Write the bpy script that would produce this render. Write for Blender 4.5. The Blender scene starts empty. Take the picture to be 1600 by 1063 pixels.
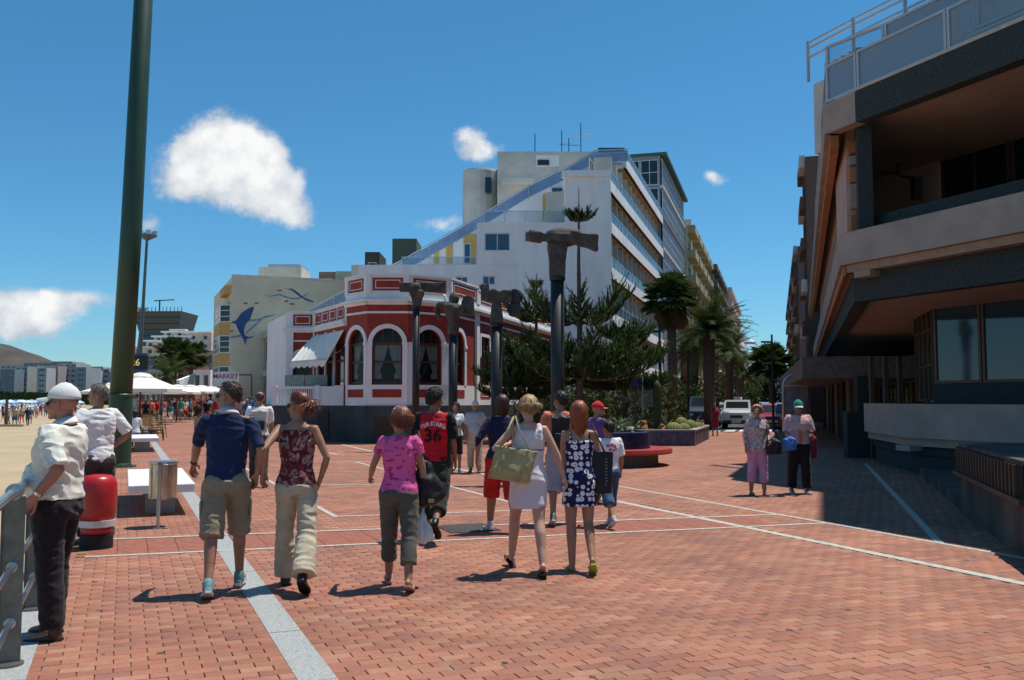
import bpy, math, random
from math import sin, cos, tan, pi, radians, atan2, sqrt, hypot
from mathutils import Vector, Matrix, noise as mnoise
from mathutils.bvhtree import BVHTree
random.seed(7)
S = bpy.context.scene
COL = S.collection
# ------------------------------------------------------------------ camera
F = 1400.0; HC = 1.63; TH = math.atan(93.5/1400)
cam = bpy.data.cameras.new('camera'); camo = bpy.data.objects.new('camera', cam); COL.objects.link(camo)
cam.sensor_width = 36; cam.lens = 36*F/1600; cam.clip_start = .05; cam.clip_end = 9000
camo.location = (0, 0, HC); camo.rotation_euler = (pi/2+TH, 0, 0)
S.camera = camo
S.render.resolution_x = 1024; S.render.resolution_y = 680
# ------------------------------------------------------------------ light
SUN_EL = radians(71.5); SUN_AZ = radians(60)      # azimuth clockwise from +Y
sun = bpy.data.lights.new('sun', 'SUN'); sun.energy = 5.0; sun.angle = radians(.53); sun.color = (1, .95, .87)
suno = bpy.data.objects.new('sun', sun); COL.objects.link(suno)
sd = Vector((sin(SUN_AZ)*cos(SUN_EL), cos(SUN_AZ)*cos(SUN_EL), sin(SUN_EL)))
suno.rotation_euler = sd.to_track_quat('Z', 'Y').to_euler()
S.view_settings.view_transform = 'Standard'; S.view_settings.look = 'None'
S.view_settings.exposure = 0; S.view_settings.gamma = 1; S.view_settings.use_curve_mapping = False
W = bpy.data.worlds.new('World'); S.world = W; W.use_nodes = True
SKY_STR = .081
def ray(px, py):
    up = (531.5-py)/F; x = (px-800)/F
    return Vector((x, cos(TH)-up*sin(TH), sin(TH)+up*cos(TH)))
def G(px, py, z=0.0):
    r = ray(px, py); t = (z-HC)/r.z
    return Vector((r.x*t, r.y*t, z))
def PD(px, py, d):
    r = ray(px, py); t = d/r.y
    return Vector((r.x*t, d, HC+r.z*t))
def ZH(py, d):   # height of a pixel row at forward distance d
    return PD(800, py, d).z
def XD(px, d, z=1.6):
    # x of pixel column at forward distance d (height corrects the pitch)
    return (px-800)/F*(d*cos(TH)+(z-HC)*sin(TH))
def world():
    nt = W.node_tree; nt.nodes.clear(); N = nt.nodes.new; L = nt.links.new
    sky = N('ShaderNodeTexSky'); sky.sky_type = 'NISHITA'; sky.sun_disc = False
    sky.sun_elevation = SUN_EL; sky.sun_rotation = SUN_AZ; sky.air_density = 1.0; sky.dust_density = .0; sky.ozone_density = 1.6
    tc = N('ShaderNodeTexCoord'); sep = N('ShaderNodeSeparateXYZ'); L(tc.outputs['Generated'], sep.inputs[0])
    def m(op, a, b=None, c=None):
        n = N('ShaderNodeMath'); n.operation = op
        for i, v in enumerate((a, b, c)):
            if v is None: continue
            if isinstance(v, (int, float)): n.inputs[i].default_value = v
            else: L(v, n.inputs[i])
        return n.outputs[0]
    y = m('MAXIMUM', sep.outputs[1], .02)
    u = m('DIVIDE', sep.outputs[0], y); v = m('DIVIDE', sep.outputs[2], y)
    cb = N('ShaderNodeCombineXYZ'); L(u, cb.inputs[0]); L(v, cb.inputs[1])
    nz = N('ShaderNodeTexNoise'); nz.inputs['Scale'].default_value = 20; nz.inputs['Detail'].default_value = 10; nz.inputs['Roughness'].default_value = .66
    L(cb.outputs[0], nz.inputs['Vector'])
    n2 = N('ShaderNodeTexNoise'); n2.inputs['Scale'].default_value = 7; n2.inputs['Detail'].default_value = 5
    L(cb.outputs[0], n2.inputs['Vector'])
    ofs = m('MULTIPLY', m('SUBTRACT', nz.outputs[0], .5), 3.6)
    blobs = [(325,245,62,54,1),(300,270,48,40,1),(375,255,62,50,1),(350,220,40,38,1),(405,290,45,42,.95),(425,250,24,28,.8),(440,325,40,28,.8),(470,340,26,22,.7),(275,295,30,22,.5),(462,285,20,24,.6),
             (60,478,90,30,.85),(10,490,60,38,.9),(120,468,48,18,.6),(30,515,60,22,.6),(236,350,26,16,.6),(195,345,20,10,.3),
             (730,212,28,20,.75),(765,232,38,18,.75),(745,245,26,12,.6),(1119,283,24,18,.65),(1110,272,14,9,.5),
             (680,352,42,14,.5),(715,340,20,12,.55),(1101,345,12,9,.3),(1210,425,26,7,.25),(380,480,40,9,.2),(310,500,26,10,.25),(800,-150,260,50,.6),(-400,250,260,90,.8),(2100,200,240,80,.8),(-200,430,160,40,.7),(2000,420,200,40,.6)]
    tot = None
    for (px, py, rx, ry, s) in blobs:
        r = ray(px, py); cu, cv = r.x/r.y, r.z/r.y
        a = m('MULTIPLY', m('SUBTRACT', u, cu), F/rx/1.0); b = m('MULTIPLY', m('SUBTRACT', v, cv), F/ry)
        d2 = m('ADD', m('MULTIPLY', a, a), m('MULTIPLY', b, b))
        k = m('MULTIPLY', m('POWER', 2.718, m('MULTIPLY', d2, -1.0)), s*1.15)
        tot = k if tot is None else m('MAXIMUM', tot, k) if False else m('ADD', tot, k)
    tot = m('MINIMUM', tot, 1.5)
    n3 = N('ShaderNodeTexNoise'); n3.inputs['Scale'].default_value = 13; n3.inputs['Detail'].default_value = 4; n3.inputs['Roughness'].default_value = .5
    n4 = N('ShaderNodeTexNoise'); n4.inputs['Scale'].default_value = 13; n4.inputs['Detail'].default_value = 4; n4.inputs['Roughness'].default_value = .5; L(cb.outputs[0], n4.inputs['Vector'])
    sh_ = N('ShaderNodeVectorMath'); sh_.operation = 'ADD'; L(cb.outputs[0], sh_.inputs[0]); sh_.inputs[1].default_value = (.010, .018, 0); L(sh_.outputs[0], n3.inputs['Vector'])
    dens = m('ADD', tot, m('MULTIPLY', ofs, m('MINIMUM', m('MULTIPLY', tot, 1.6), .62)))
    mr = N('ShaderNodeMapRange'); mr.interpolation_type = 'SMOOTHSTEP'; L(dens, mr.inputs[0])
    mr.inputs[1].default_value = .30; mr.inputs[2].default_value = 1.05; mr.inputs[3].default_value = 0; mr.inputs[4].default_value = .97
    ups = N('ShaderNodeMapRange'); L(sep.outputs[1], ups.inputs[0]); ups.inputs[1].default_value = .02; ups.inputs[2].default_value = .2
    mask = m('MULTIPLY', mr.outputs[0], ups.outputs[0])
    hs = N('ShaderNodeHueSaturation'); L(sky.outputs[0], hs.inputs['Color'])
    hs.inputs['Hue'].default_value = .492; hs.inputs['Saturation'].default_value = 1.16; hs.inputs['Value'].default_value = 1.0
    gr = N('ShaderNodeValToRGB'); L(sep.outputs[2], gr.inputs[0]); e = gr.color_ramp.elements
    e[0].position = 0; e[0].color = (.64, 1.02, 1.36, 1); e[1].position = .55; e[1].color = (.76, 1.32, 1.44, 1); k = e.new(.12); k.color = (.66, 1.15, 1.44, 1)
    tn = N('ShaderNodeMix'); tn.data_type = 'RGBA'; tn.blend_type = 'MULTIPLY'; tn.inputs[0].default_value = 1; L(hs.outputs[0], tn.inputs[6]); L(gr.outputs[0], tn.inputs[7])
    cr = N('ShaderNodeValToRGB'); L(m('ADD', m('MULTIPLY', dens, .42), m('MULTIPLY', m('SUBTRACT', n4.outputs[0], n3.outputs[0]), 2.0)), cr.inputs[0])  # cloud relief: lit and shaded sides painted into the colour by offset noise
    cr.color_ramp.elements[0].position = .15; cr.color_ramp.elements[0].color = (6.4, 7.2, 8.2, 1)
    cr.color_ramp.elements[1].position = .75; cr.color_ramp.elements[1].color = (12.0, 12.0, 11.9, 1)
    mx = N('ShaderNodeMix'); mx.data_type = 'RGBA'; L(mask, mx.inputs[0]); L(tn.outputs[2], mx.inputs[6]); L(cr.outputs[0], mx.inputs[7])
    bg = N('ShaderNodeBackground'); bg.inputs[1].default_value = SKY_STR; L(mx.outputs[2], bg.inputs[0])
    o = N('ShaderNodeOutputWorld'); L(bg.outputs[0], o.inputs[0])
world()
# ------------------------------------------------------------------ materials
MATS = {}
def mat(name, col, rough=.7, metal=0, var=.12, vscale=6, bump=0, bscale=60, spec=.4, col2=None, trans=0, emit=None, stretch=None, tex=None, coat=0, sheen=0):
    if name in MATS: return MATS[name]
    m = bpy.data.materials.new(name); m.use_nodes = True; MATS[name] = m
    nt = m.node_tree; N = nt.nodes.new; L = nt.links.new; b = nt.nodes['Principled BSDF']
    b.inputs['Roughness'].default_value = rough; b.inputs['Metallic'].default_value = metal
    b.inputs['Specular IOR Level'].default_value = spec
    if trans: b.inputs['Transmission Weight'].default_value = trans
    if coat: b.inputs['Coat Weight'].default_value = coat
    if sheen: b.inputs['Sheen Weight'].default_value = sheen
    c = tuple(col)+(1,)
    tc = N('ShaderNodeTexCoord'); vec = tc.outputs['Object']
    if stretch:
        mp = N('ShaderNodeMapping'); L(vec, mp.inputs[0]); mp.inputs['Scale'].default_value = stretch; vec = mp.outputs[0]
    if var > 0 or col2:
        nz = N('ShaderNodeTexNoise'); nz.inputs['Scale'].default_value = vscale; nz.inputs['Detail'].default_value = 6; nz.inputs['Roughness'].default_value = .6
        L(vec, nz.inputs['Vector'])
        r = N('ShaderNodeValToRGB'); L(nz.outputs[0], r.inputs[0])
        if col2: c1, c2 = tuple(col2)+(1,), c
        else: c1 = tuple(x*(1-var*1.6) for x in col)+(1,); c2 = tuple(min(1, x*(1+var)) for x in col)+(1,)
        r.color_ramp.elements[0].position = .32; r.color_ramp.elements[1].position = .68
        r.color_ramp.elements[0].color = c1; r.color_ramp.elements[1].color = c2
        L(r.outputs[0], b.inputs['Base Color'])
        if rough > .15 and not metal:
            rr = N('ShaderNodeMapRange'); L(nz.outputs[0], rr.inputs[0]); rr.inputs[3].default_value = max(.05, rough-.1); rr.inputs[4].default_value = min(1, rough+.1); L(rr.outputs[0], b.inputs['Roughness'])
    else: b.inputs['Base Color'].default_value = c
    if bump:
        n2 = N('ShaderNodeTexNoise'); n2.inputs['Scale'].default_value = bscale; n2.inputs['Detail'].default_value = 5; L(vec, n2.inputs['Vector'])
        bp = N('ShaderNodeBump'); bp.inputs['Strength'].default_value = bump; bp.inputs['Distance'].default_value = .02; L(n2.outputs[0], bp.inputs['Height']); L(bp.outputs[0], b.inputs['Normal'])
    if emit: b.inputs['Emission Color'].default_value = tuple(emit[:3])+(1,); b.inputs['Emission Strength'].default_value = emit[3]
    return m
def glass(name, col, rough=.05, alpha=1.0):
    # window glass seen from outside: dark, glossy, partly see-through where alpha < 1
    if name in MATS: return MATS[name]
    m = bpy.data.materials.new(name); m.use_nodes = True; MATS[name] = m
    nt = m.node_tree; N = nt.nodes.new; L = nt.links.new; b = nt.nodes['Principled BSDF']
    b.inputs['Base Color'].default_value = tuple(col)+(1,); b.inputs['Roughness'].default_value = rough; b.inputs['Specular IOR Level'].default_value = .7
    if alpha < 1:
        tr = N('ShaderNodeBsdfTransparent'); tr.inputs[0].default_value = (.85, .92, .95, 1); mx = N('ShaderNodeMixShader')
        lw = N('ShaderNodeFresnel'); lw.inputs[0].default_value = 1.45
        ad = N('ShaderNodeMath'); ad.operation = 'ADD'; ad.use_clamp = True; L(lw.outputs[0], ad.inputs[0]); ad.inputs[1].default_value = alpha
        L(ad.outputs[0], mx.inputs[0]); L(tr.outputs[0], mx.inputs[1]); L(b.outputs[0], mx.inputs[2])
        L(mx.outputs[0], nt.nodes['Material Output'].inputs[0])
    return m
# ------------------------------------------------------------------ mesh builder
class MB:
    def __init__(s): s.v = []; s.f = []; s.m = []; s.cur = 0
    def add(s, vs, fs, mi=None):
        o = len(s.v); s.v += [tuple(x) for x in vs]; s.f += [tuple(i+o for i in f) for f in fs]; s.m += [s.cur if mi is None else mi]*len(fs)
    def quad(s, a, b, c, d, mi=None): s.add([a, b, c, d], [(0, 1, 2, 3)], mi)
    def box(s, c, size, M=None, mi=None, bev=0):
        x, y, z = size[0]/2, size[1]/2, size[2]/2; c = Vector(c)
        vs = [Vector((a*x, b*y, k*z)) for k in (-1, 1) for a, b in ((-1, -1), (1, -1), (1, 1), (-1, 1))]
        if M is not None: vs = [M @ v for v in vs]
        s.add([v+c for v in vs], [(0, 3, 2, 1), (4, 5, 6, 7), (0, 1, 5, 4), (1, 2, 6, 5), (2, 3, 7, 6), (3, 0, 4, 7)], mi)
    def prism(s, poly, z0, z1, mi=None, cap=True):
        # poly counter-clockwise list of (x, y)
        n = len(poly); a = sum(poly[i][0]*poly[(i+1) % n][1]-poly[(i+1) % n][0]*poly[i][1] for i in range(n))
        if a < 0: poly = list(reversed(poly))
        vs = [(p[0], p[1], z0) for p in poly]+[(p[0], p[1], z1) for p in poly]
        fs = [(i, (i+1) % n, (i+1) % n+n, i+n) for i in range(n)]
        if cap: fs += [tuple(range(n, 2*n)), tuple(reversed(range(n)))]
        s.add(vs, fs, mi)
    def poly3(s, pts, nrm, th, mi=None):
        # flat polygon given as 3-D points, thickened along nrm
        n = len(pts); nrm = Vector(nrm)*th; a = [Vector(p) for p in pts]
        vs = a+[p+nrm for p in a]
        s.add(vs, [tuple(range(n, 2*n)), tuple(reversed(range(n)))]+[(i, (i+1) % n, (i+1) % n+n, i+n) for i in range(n)], mi)
    def tube(s, path, rad, n=8, mi=None, cap=True, flat=None):
        path = [Vector(p) for p in path]; m = len(path)
        if isinstance(rad, (int, float)): rad = [rad]*m
        up = None; rings = []
        for i, p in enumerate(path):
            t = (path[min(i+1, m-1)]-path[max(i-1, 0)])
            if t.length < 1e-9: t = Vector((0, 0, 1))
            t.normalize()
            if up is None: up = Vector((0, 0, 1)) if abs(t.z) < .9 else Vector((0, 1, 0))
            a = t.cross(up)
            if a.length < 1e-6: a = t.cross(Vector((1, 0, 0)))
            a.normalize(); b = a.cross(t).normalized(); up = b
            r = rad[i]; rx, ry = r if isinstance(r, tuple) else (r, r)
            rings.append([p+a*(cos(2*pi*k/n)*rx)+b*(sin(2*pi*k/n)*ry) for k in range(n)])
        s.loft(rings, mi, cap)
    def loft(s, rings, mi=None, cap=True):
        n = len(rings[0]); vs = [v for r in rings for v in r]; fs = []
        for i in range(len(rings)-1):
            for k in range(n):
                fs.append((i*n+k, i*n+(k+1) % n, (i+1)*n+(k+1) % n, (i+1)*n+k))
        if cap: fs += [tuple(reversed(range(n))), tuple(range((len(rings)-1)*n, len(rings)*n))]
        s.add(vs, fs, mi)
    def capsule(s, path, rad, n=10, mi=None):
        # tube with rounded ends
        path = [Vector(p) for p in path]
        if isinstance(rad, (int, float)): rad = [rad]*len(path)
        def r1(r): return r if isinstance(r, tuple) else (r, r)
        d0 = (path[0]-path[1]).normalized(); d1 = (path[-1]-path[-2]).normalized()
        P = []; R = []
        a = r1(rad[0]); b = r1(rad[-1]); m0 = min(a); m1 = min(b)
        for q in (.98, .8, .45): P.append(path[0]+d0*m0*q); k = sqrt(max(0, 1-q*q)); R.append((a[0]*k, a[1]*k))
        P += path; R += [r1(r) for r in rad]
        for q in (.45, .8, .98): P.append(path[-1]+d1*m1*q); k = sqrt(max(0, 1-q*q)); R.append((b[0]*k, b[1]*k))
        s.tube(P, R, n, mi)
    def ell(s, c, r, M=None, n=14, mi=None):
        c = Vector(c); r = (r, r, r) if isinstance(r, (int, float)) else r; m = n//2+1; rings = []
        for i in range(m):
            t = pi*(i+.02)/(m-.96)-pi/2
            rings.append([Vector((cos(t)*cos(2*pi*k/n)*r[0], cos(t)*sin(2*pi*k/n)*r[1], sin(t)*r[2])) for k in range(n)])
        rings = [[(M @ v if M is not None else v)+c for v in R] for R in rings]
        s.loft(rings, mi)
    def lathe(s, prof, c=(0, 0, 0), n=24, mi=None, cap=True):
        s.loft([[Vector((c[0]+r*cos(2*pi*k/n), c[1]+r*sin(2*pi*k/n), c[2]+z)) for k in range(n)] for r, z in prof], mi, cap)
    def bar(s, a, b, w, h, mi=None, up=(0, 0, 1)):
        a, b = Vector(a), Vector(b); t = (b-a).normalized(); u = Vector(up); x = t.cross(u)
        if x.length < 1e-5: x = t.cross(Vector((1, 0, 0)))
        x.normalize(); y = x.cross(t).normalized(); x *= w/2; y *= h/2
        s.add([a-x-y, a+x-y, a+x+y, a-x+y, b-x-y, b+x-y, b+x+y, b-x+y], [(0, 1, 2, 3), (7, 6, 5, 4), (0, 4, 5, 1), (1, 5, 6, 2), (2, 6, 7, 3), (3, 7, 4, 0)], mi)
    def mesh(s, name, mats, smooth=False):
        me = bpy.data.meshes.new(name); me.from_pydata([tuple(v) for v in s.v], [], s.f)
        if not isinstance(mats, (list, tuple)): mats = [mats]
        for m in mats: me.materials.append(m)
        if any(s.m): me.polygons.foreach_set('material_index', s.m)
        if smooth: me.polygons.foreach_set('use_smooth', [True]*len(s.f))
        me.update(); return me
    def build(s, name, mats, parent=None, smooth=False, loc=None, rz=0, **k):
        return link(name, s.mesh(name, mats, smooth), parent, loc, rz, **k)
def link(name, me, parent=None, loc=None, rz=0, **k):
    o = bpy.data.objects.new(name, me); COL.objects.link(o)
    if parent is not None: o.parent = parent
    if loc is not None: o.location = loc
    if rz: o.rotation_euler = (0, 0, rz)
    for a, b in k.items(): o[a] = b
    return o
def thing(name, label, cat, loc=(0, 0, 0), rz=0, group=None):
    o = bpy.data.objects.new(name, None); COL.objects.link(o); o.location = loc; o.rotation_euler = (0, 0, rz)
    o['label'] = label; o['category'] = cat
    if group: o['group'] = group
    return o
def tag(o, label, cat, group=None):
    o['label'] = label; o['category'] = cat
    if group: o['group'] = group
    return o
def struct(o): o['kind'] = 'structure'; return o
def copy_tree(o, parent=None, label=None, loc=None, rz=None, scale=None):
    c = o.copy(); COL.objects.link(c); c.parent = parent
    if label: c['label'] = label
    if loc is not None: c.location = loc
    if rz is not None: c.rotation_euler = (0, 0, rz)
    if scale is not None: c.scale = (scale,)*3 if isinstance(scale, (int, float)) else scale
    for ch in [x for x in o.children]: copy_tree(ch, c)
    return c
class FR:
    """local frame: u along the facade, v outward (towards the viewer side), z up"""
    def __init__(s, o, d, flip=False):
        s.o = Vector((o[0], o[1], 0)); s.u = Vector((d[0], d[1], 0)).normalized()
        s.n = Vector((s.u.y, -s.u.x, 0)) * (-1 if flip else 1)
    def __call__(s, u, v, z): return s.o+s.u*u+s.n*v+Vector((0, 0, z))
    def box(s, mb, u0, u1, v0, v1, z0, z1, mi=None):
        vs = [s(u, v, z) for z in (z0, z1) for u, v in ((u0, v0), (u1, v0), (u1, v1), (u0, v1))]
        fs = [(0, 3, 2, 1), (4, 5, 6, 7), (0, 1, 5, 4), (1, 2, 6, 5), (2, 3, 7, 6), (3, 0, 4, 7)]
        mb.add(vs, fs, mi)
    @property
    def ang(s): return atan2(s.u.y, s.u.x)
def bx(name, F_, u0, u1, v0, v1, z0, z1, m, parent, **k):
    mb = MB(); F_.box(mb, u0, u1, v0, v1, z0, z1); return mb.build(name, m, parent, **k)
def wall_open(mb, fr, u0, u1, z0, z1, ops, depth=.2, v=0, mi=None, mr=None):
    """wall face with rectangular openings and reveals; ops = [(ua, ub, za, zb)]"""
    us = sorted({u0, u1, *[o[0] for o in ops], *[o[1] for o in ops]}); zs = sorted({z0, z1, *[o[2] for o in ops], *[o[3] for o in ops]})
    for i in range(len(us)-1):
        for j in range(len(zs)-1):
            cu, cz = (us[i]+us[i+1])/2, (zs[j]+zs[j+1])/2
            if any(o[0] < cu < o[1] and o[2] < cz < o[3] for o in ops): continue
            mb.quad(fr(us[i], v, zs[j]), fr(us[i+1], v, zs[j]), fr(us[i+1], v, zs[j+1]), fr(us[i], v, zs[j+1]), mi)
    for (a, b, c, d) in ops:
        w = v-depth; r = mi if mr is None else mr
        mb.quad(fr(a, v, c), fr(a, w, c), fr(b, w, c), fr(b, v, c), r); mb.quad(fr(a, v, d), fr(b, v, d), fr(b, w, d), fr(a, w, d), r)
        mb.quad(fr(a, v, c), fr(a, v, d), fr(a, w, d), fr(a, w, c), r); mb.quad(fr(b, v, c), fr(b, w, c), fr(b, w, d), fr(b, v, d), r)
def window(fr, a, b, c, d, v, mf, mg, parent, nu=1, nz=1, t=.06, name='window', curtain=None):
    """window part: frame with a pane child; v is the depth of the frame front"""
    mb = MB()
    fr.box(mb, a, a+t, v-.06, v, c, d); fr.box(mb, b-t, b, v-.06, v, c, d); fr.box(mb, a+t, b-t, v-.06, v, c, c+t); fr.box(mb, a+t, b-t, v-.06, v, d-t, d)
    for i in range(1, nu): u = a+(b-a)*i/nu; fr.box(mb, u-t*.4, u+t*.4, v-.05, v-.005, c+t, d-t)
    for i in range(1, nz): z = c+(d-c)*i/nz; fr.box(mb, a+t, b-t, v-.052, v-.008, z-t*.4, z+t*.4)
    w = mb.build(name, mf, parent)
    mb = MB(); mb.quad(fr(a+t, v-.035, c+t), fr(b-t, v-.035, c+t), fr(b-t, v-.035, d-t), fr(a+t, v-.035, d-t)); mb.build('pane', mg, w)
    return w
PV = Vector(((195-800)/F, 1, 0)).normalized()       # promenade direction
CV = Vector(((4300-800)/F, 1, 0)).normalized()      # across the promenade
SV = Vector(((1212-800)/F, 1, 0)).normalized()      # direction of the street
SR = Vector(((1251-800)/F, 1, 0)).normalized()      # street face of the building on the right
# ================================================================== GROUND
def brick_texture_mat():
    m = bpy.data.materials.new('far_brick_paving'); m.use_nodes = True
    nt = m.node_tree; N = nt.nodes.new; L = nt.links.new; b = nt.nodes['Principled BSDF']; b.inputs['Roughness'].default_value = .8
    tc = N('ShaderNodeTexCoord'); mp = N('ShaderNodeMapping'); mp.vector_type = 'TEXTURE'; L(tc.outputs['Object'], mp.inputs[0])
    mp.inputs['Rotation'].default_value = (0, 0, atan2(CV.y, CV.x))
    br = N('ShaderNodeTexBrick'); L(mp.outputs[0], br.inputs['Vector']); br.inputs['Scale'].default_value = 1
    br.inputs['Brick Width'].default_value = .2; br.inputs['Row Height'].default_value = .1; br.inputs['Mortar Size'].default_value = .004
    br.inputs['Color1'].default_value = (.33, .138, .08, 1); br.inputs['Color2'].default_value = (.29, .115, .068, 1); br.inputs['Mortar'].default_value = (.16, .085, .06, 1)
    nz = N('ShaderNodeTexNoise'); nz.inputs['Scale'].default_value = .6; nz.inputs['Detail'].default_value = 6; L(tc.outputs['Object'], nz.inputs['Vector'])
    mr = N('ShaderNodeMapRange'); L(nz.outputs[0], mr.inputs[0]); mr.inputs[1].default_value = .3; mr.inputs[2].default_value = .7; mr.inputs[3].default_value = .8; mr.inputs[4].default_value = 1.15
    mx = N('ShaderNodeVectorMath'); mx.operation = 'SCALE'; L(br.outputs['Color'], mx.inputs[0]); L(mr.outputs[0], mx.inputs['Scale']); L(mx.outputs[0], b.inputs['Base Color'])
    return m
def brick_mat(kind):
    m = bpy.data.materials.new('clay_paver_'+kind); m.use_nodes = True
    nt = m.node_tree; N = nt.nodes.new; L = nt.links.new; b = nt.nodes['Principled BSDF']; b.inputs['Roughness'].default_value = .75
    if kind == 'single': a = N('ShaderNodeObjectInfo'); tint = a.outputs['Color']
    else: a = N('ShaderNodeAttribute'); a.attribute_name = 'tint'; tint = a.outputs['Color']
    g = N('ShaderNodeNewGeometry'); nz = N('ShaderNodeTexNoise'); nz.inputs['Scale'].default_value = 26; nz.inputs['Detail'].default_value = 8; nz.inputs['Roughness'].default_value = .7; L(g.outputs['Position'], nz.inputs['Vector'])
    n2 = N('ShaderNodeTexNoise'); n2.inputs['Scale'].default_value = .7; n2.inputs['Detail'].default_value = 5; L(g.outputs['Position'], n2.inputs['Vector'])
    def mr(x, lo, hi):
        r = N('ShaderNodeMapRange'); L(x, r.inputs[0]); r.inputs[1].default_value = .3; r.inputs[2].default_value = .7; r.inputs[3].default_value = lo; r.inputs[4].default_value = hi; return r.outputs[0]
    k = N('ShaderNodeMath'); k.operation = 'MULTIPLY'; L(mr(nz.outputs[0], .84, 1.14), k.inputs[0]); L(mr(n2.outputs[0], .78, 1.18), k.inputs[1])
    sc = N('ShaderNodeVectorMath'); sc.operation = 'SCALE'; L(tint, sc.inputs[0]); L(k.outputs[0], sc.inputs['Scale'])
    n3 = N('ShaderNodeTexNoise'); n3.inputs['Scale'].default_value = 3.3; n3.inputs['Detail'].default_value = 7; L(g.outputs['Position'], n3.inputs['Vector'])
    rr = N('ShaderNodeMapRange'); L(n3.outputs[0], rr.inputs[0]); rr.inputs[1].default_value = .60; rr.inputs[2].default_value = .74; rr.inputs[3].default_value = 0; rr.inputs[4].default_value = .45
    mx = N('ShaderNodeMix'); mx.data_type = 'RGBA'; L(rr.outputs[0], mx.inputs[0]); L(sc.outputs[0], mx.inputs[6]); mx.inputs[7].default_value = (.30, .22, .17, 1)
    L(mx.outputs[2], b.inputs['Base Color'])
    bp = N('ShaderNodeBump'); bp.inputs['Strength'].default_value = .35; bp.inputs['Distance'].default_value = .004; L(nz.outputs[0], bp.inputs['Height']); L(bp.outputs[0], b.inputs['Normal'])
    return m
M_farbrick = brick_texture_mat(); M_b1 = brick_mat('single'); M_bn = brick_mat('many')
M_mortar = mat('sandy_joint', (.16, .115, .08), .95, var=.3, vscale=8)
M_granite = mat('pale_granite', (.36, .37, .36), .7, var=.28, vscale=90, bump=.2, bscale=120)
M_stripe = mat('cream_stone_stripe', (.47, .45, .38), .75, var=.2, vscale=14, bump=.1)
M_slab = mat('red_paving_slab', (.30, .105, .066), .75, var=.2, vscale=9, bump=.15, bscale=90)
E0 = G(40, 1063); O0 = E0-CV*.42                       # inner and outer kerb line
def along(p, t): return p+PV*t
prom = MB()
near = 30.0
nl = along(E0, -6); far = along(E0, 420)
# sheet under the bricks, then the brick textured sheet farther off
lnear = along(E0, (near-E0.y)/PV.y)
prom.add([(nl.x, nl.y, -.012), (60, nl.y, -.012), (60, near, -.012), (lnear.x, near, -.012)], [(0, 1, 2, 3)], 0)
prom.add([(lnear.x, near, 0), (60, near, 0), (130, 300, 0), (130, 400, 0), (far.x, 400, 0)], [(0, 1, 2, 3, 4)], 1)
prom.add([(lnear.x, near, -.012), (60, near, -.012), (60, near, 0), (lnear.x, near, 0)], [(0, 1, 2, 3)], 0)
PROM = struct(prom.build('promenade', [M_mortar, M_farbrick]))
# ---- stripes (strip centre line given by two ground points)
STR = []      # (p0, p1, width) used to keep bricks clear
def strip(p0, p1, w, m, name='stone_stripe', seg=1.0, z=.004, parent=None):
    p0 = Vector((p0.x, p0.y)); p1 = Vector((p1.x, p1.y)); STR.append((p0, p1, w))
    L_ = (p1-p0).length; n = max(1, round(L_/seg)); t = (p1-p0).normalized(); nn = Vector((-t.y, t.x))
    me = None; ln = L_/n
    mb = MB(); mb.box((0, 0, -.028), (ln-.006, w, .064))
    me = mb.mesh(name, m)
    for i in range(n):
        c = p0+t*ln*(i+.5)
        link(name, me, PROM, (c.x, c.y, z-.004+random.uniform(-.0012, .0012)), atan2(t.y, t.x))
def PL(a, b, e0=0, e1=0):
    a, b = G(*a), G(*b); t = (b-a).normalized(); return a-t*e0, b+t*e1
S1 = G(497, 1063); strip(along(S1, -1.2), along(S1, 75), .22, M_granite, 'granite_strip', 1.2)
a, b = PL((854, 762), (1600, 913), 0, 3.5); a = a+PV*6.5; strip(a, b, .13, M_stripe, seg=1.5)
a, b = PL((967, 760), (1288, 817), 4, 0); b2 = a+(b-a).normalized()*17.5; strip(a, b2, .085, M_stripe, seg=1.5, z=.0045)
A1, B1 = PL((132, 871), (1290, 818)); strip(A1, B1, .075, M_stripe, seg=1.2, z=.0065)
A2, B2 = PL((150, 844), (1215, 804.5)); strip(A2, B2, .075, M_stripe, seg=1.2, z=.0065)
a, b = PL((524, 807.5), (848, 797)); strip(a, b, .075, M_stripe, seg=1.2, z=.0055)
a, b = PL((499, 794), (525, 808), 9, 0); strip(a, b, .075, M_stripe, seg=1.2, z=.005)
a, b = PL((694, 758), (848, 798), 7, 0); strip(a, b, .085, M_stripe, seg=1.2, z=.0052)
a, b = PL((500, 758), (690, 757)); strip(a, b, .075, M_stripe, seg=1.2, z=.0058)
a, b = PL((440, 737), (670, 736.5)); strip(a, b, .075, M_stripe, seg=1.2, z=.0058)
a, b = PL((440, 722), (600, 722)); strip(a, b, .09, M_stripe, seg=1.2, z=.0058)
a, b = PL((533, 694.5), (588, 707.5)); strip(a, b, .12, M_stripe, seg=1.2, z=.0058)
a, b = PL((505, 706), (528, 711)); strip(a, b, .12, M_stripe, seg=1.2, z=.0058)
a, b = PL((1417, 794), (1462, 842), 10, .4); strip(a, b, .09, M_stripe, seg=1.2, z=.006)
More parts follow.
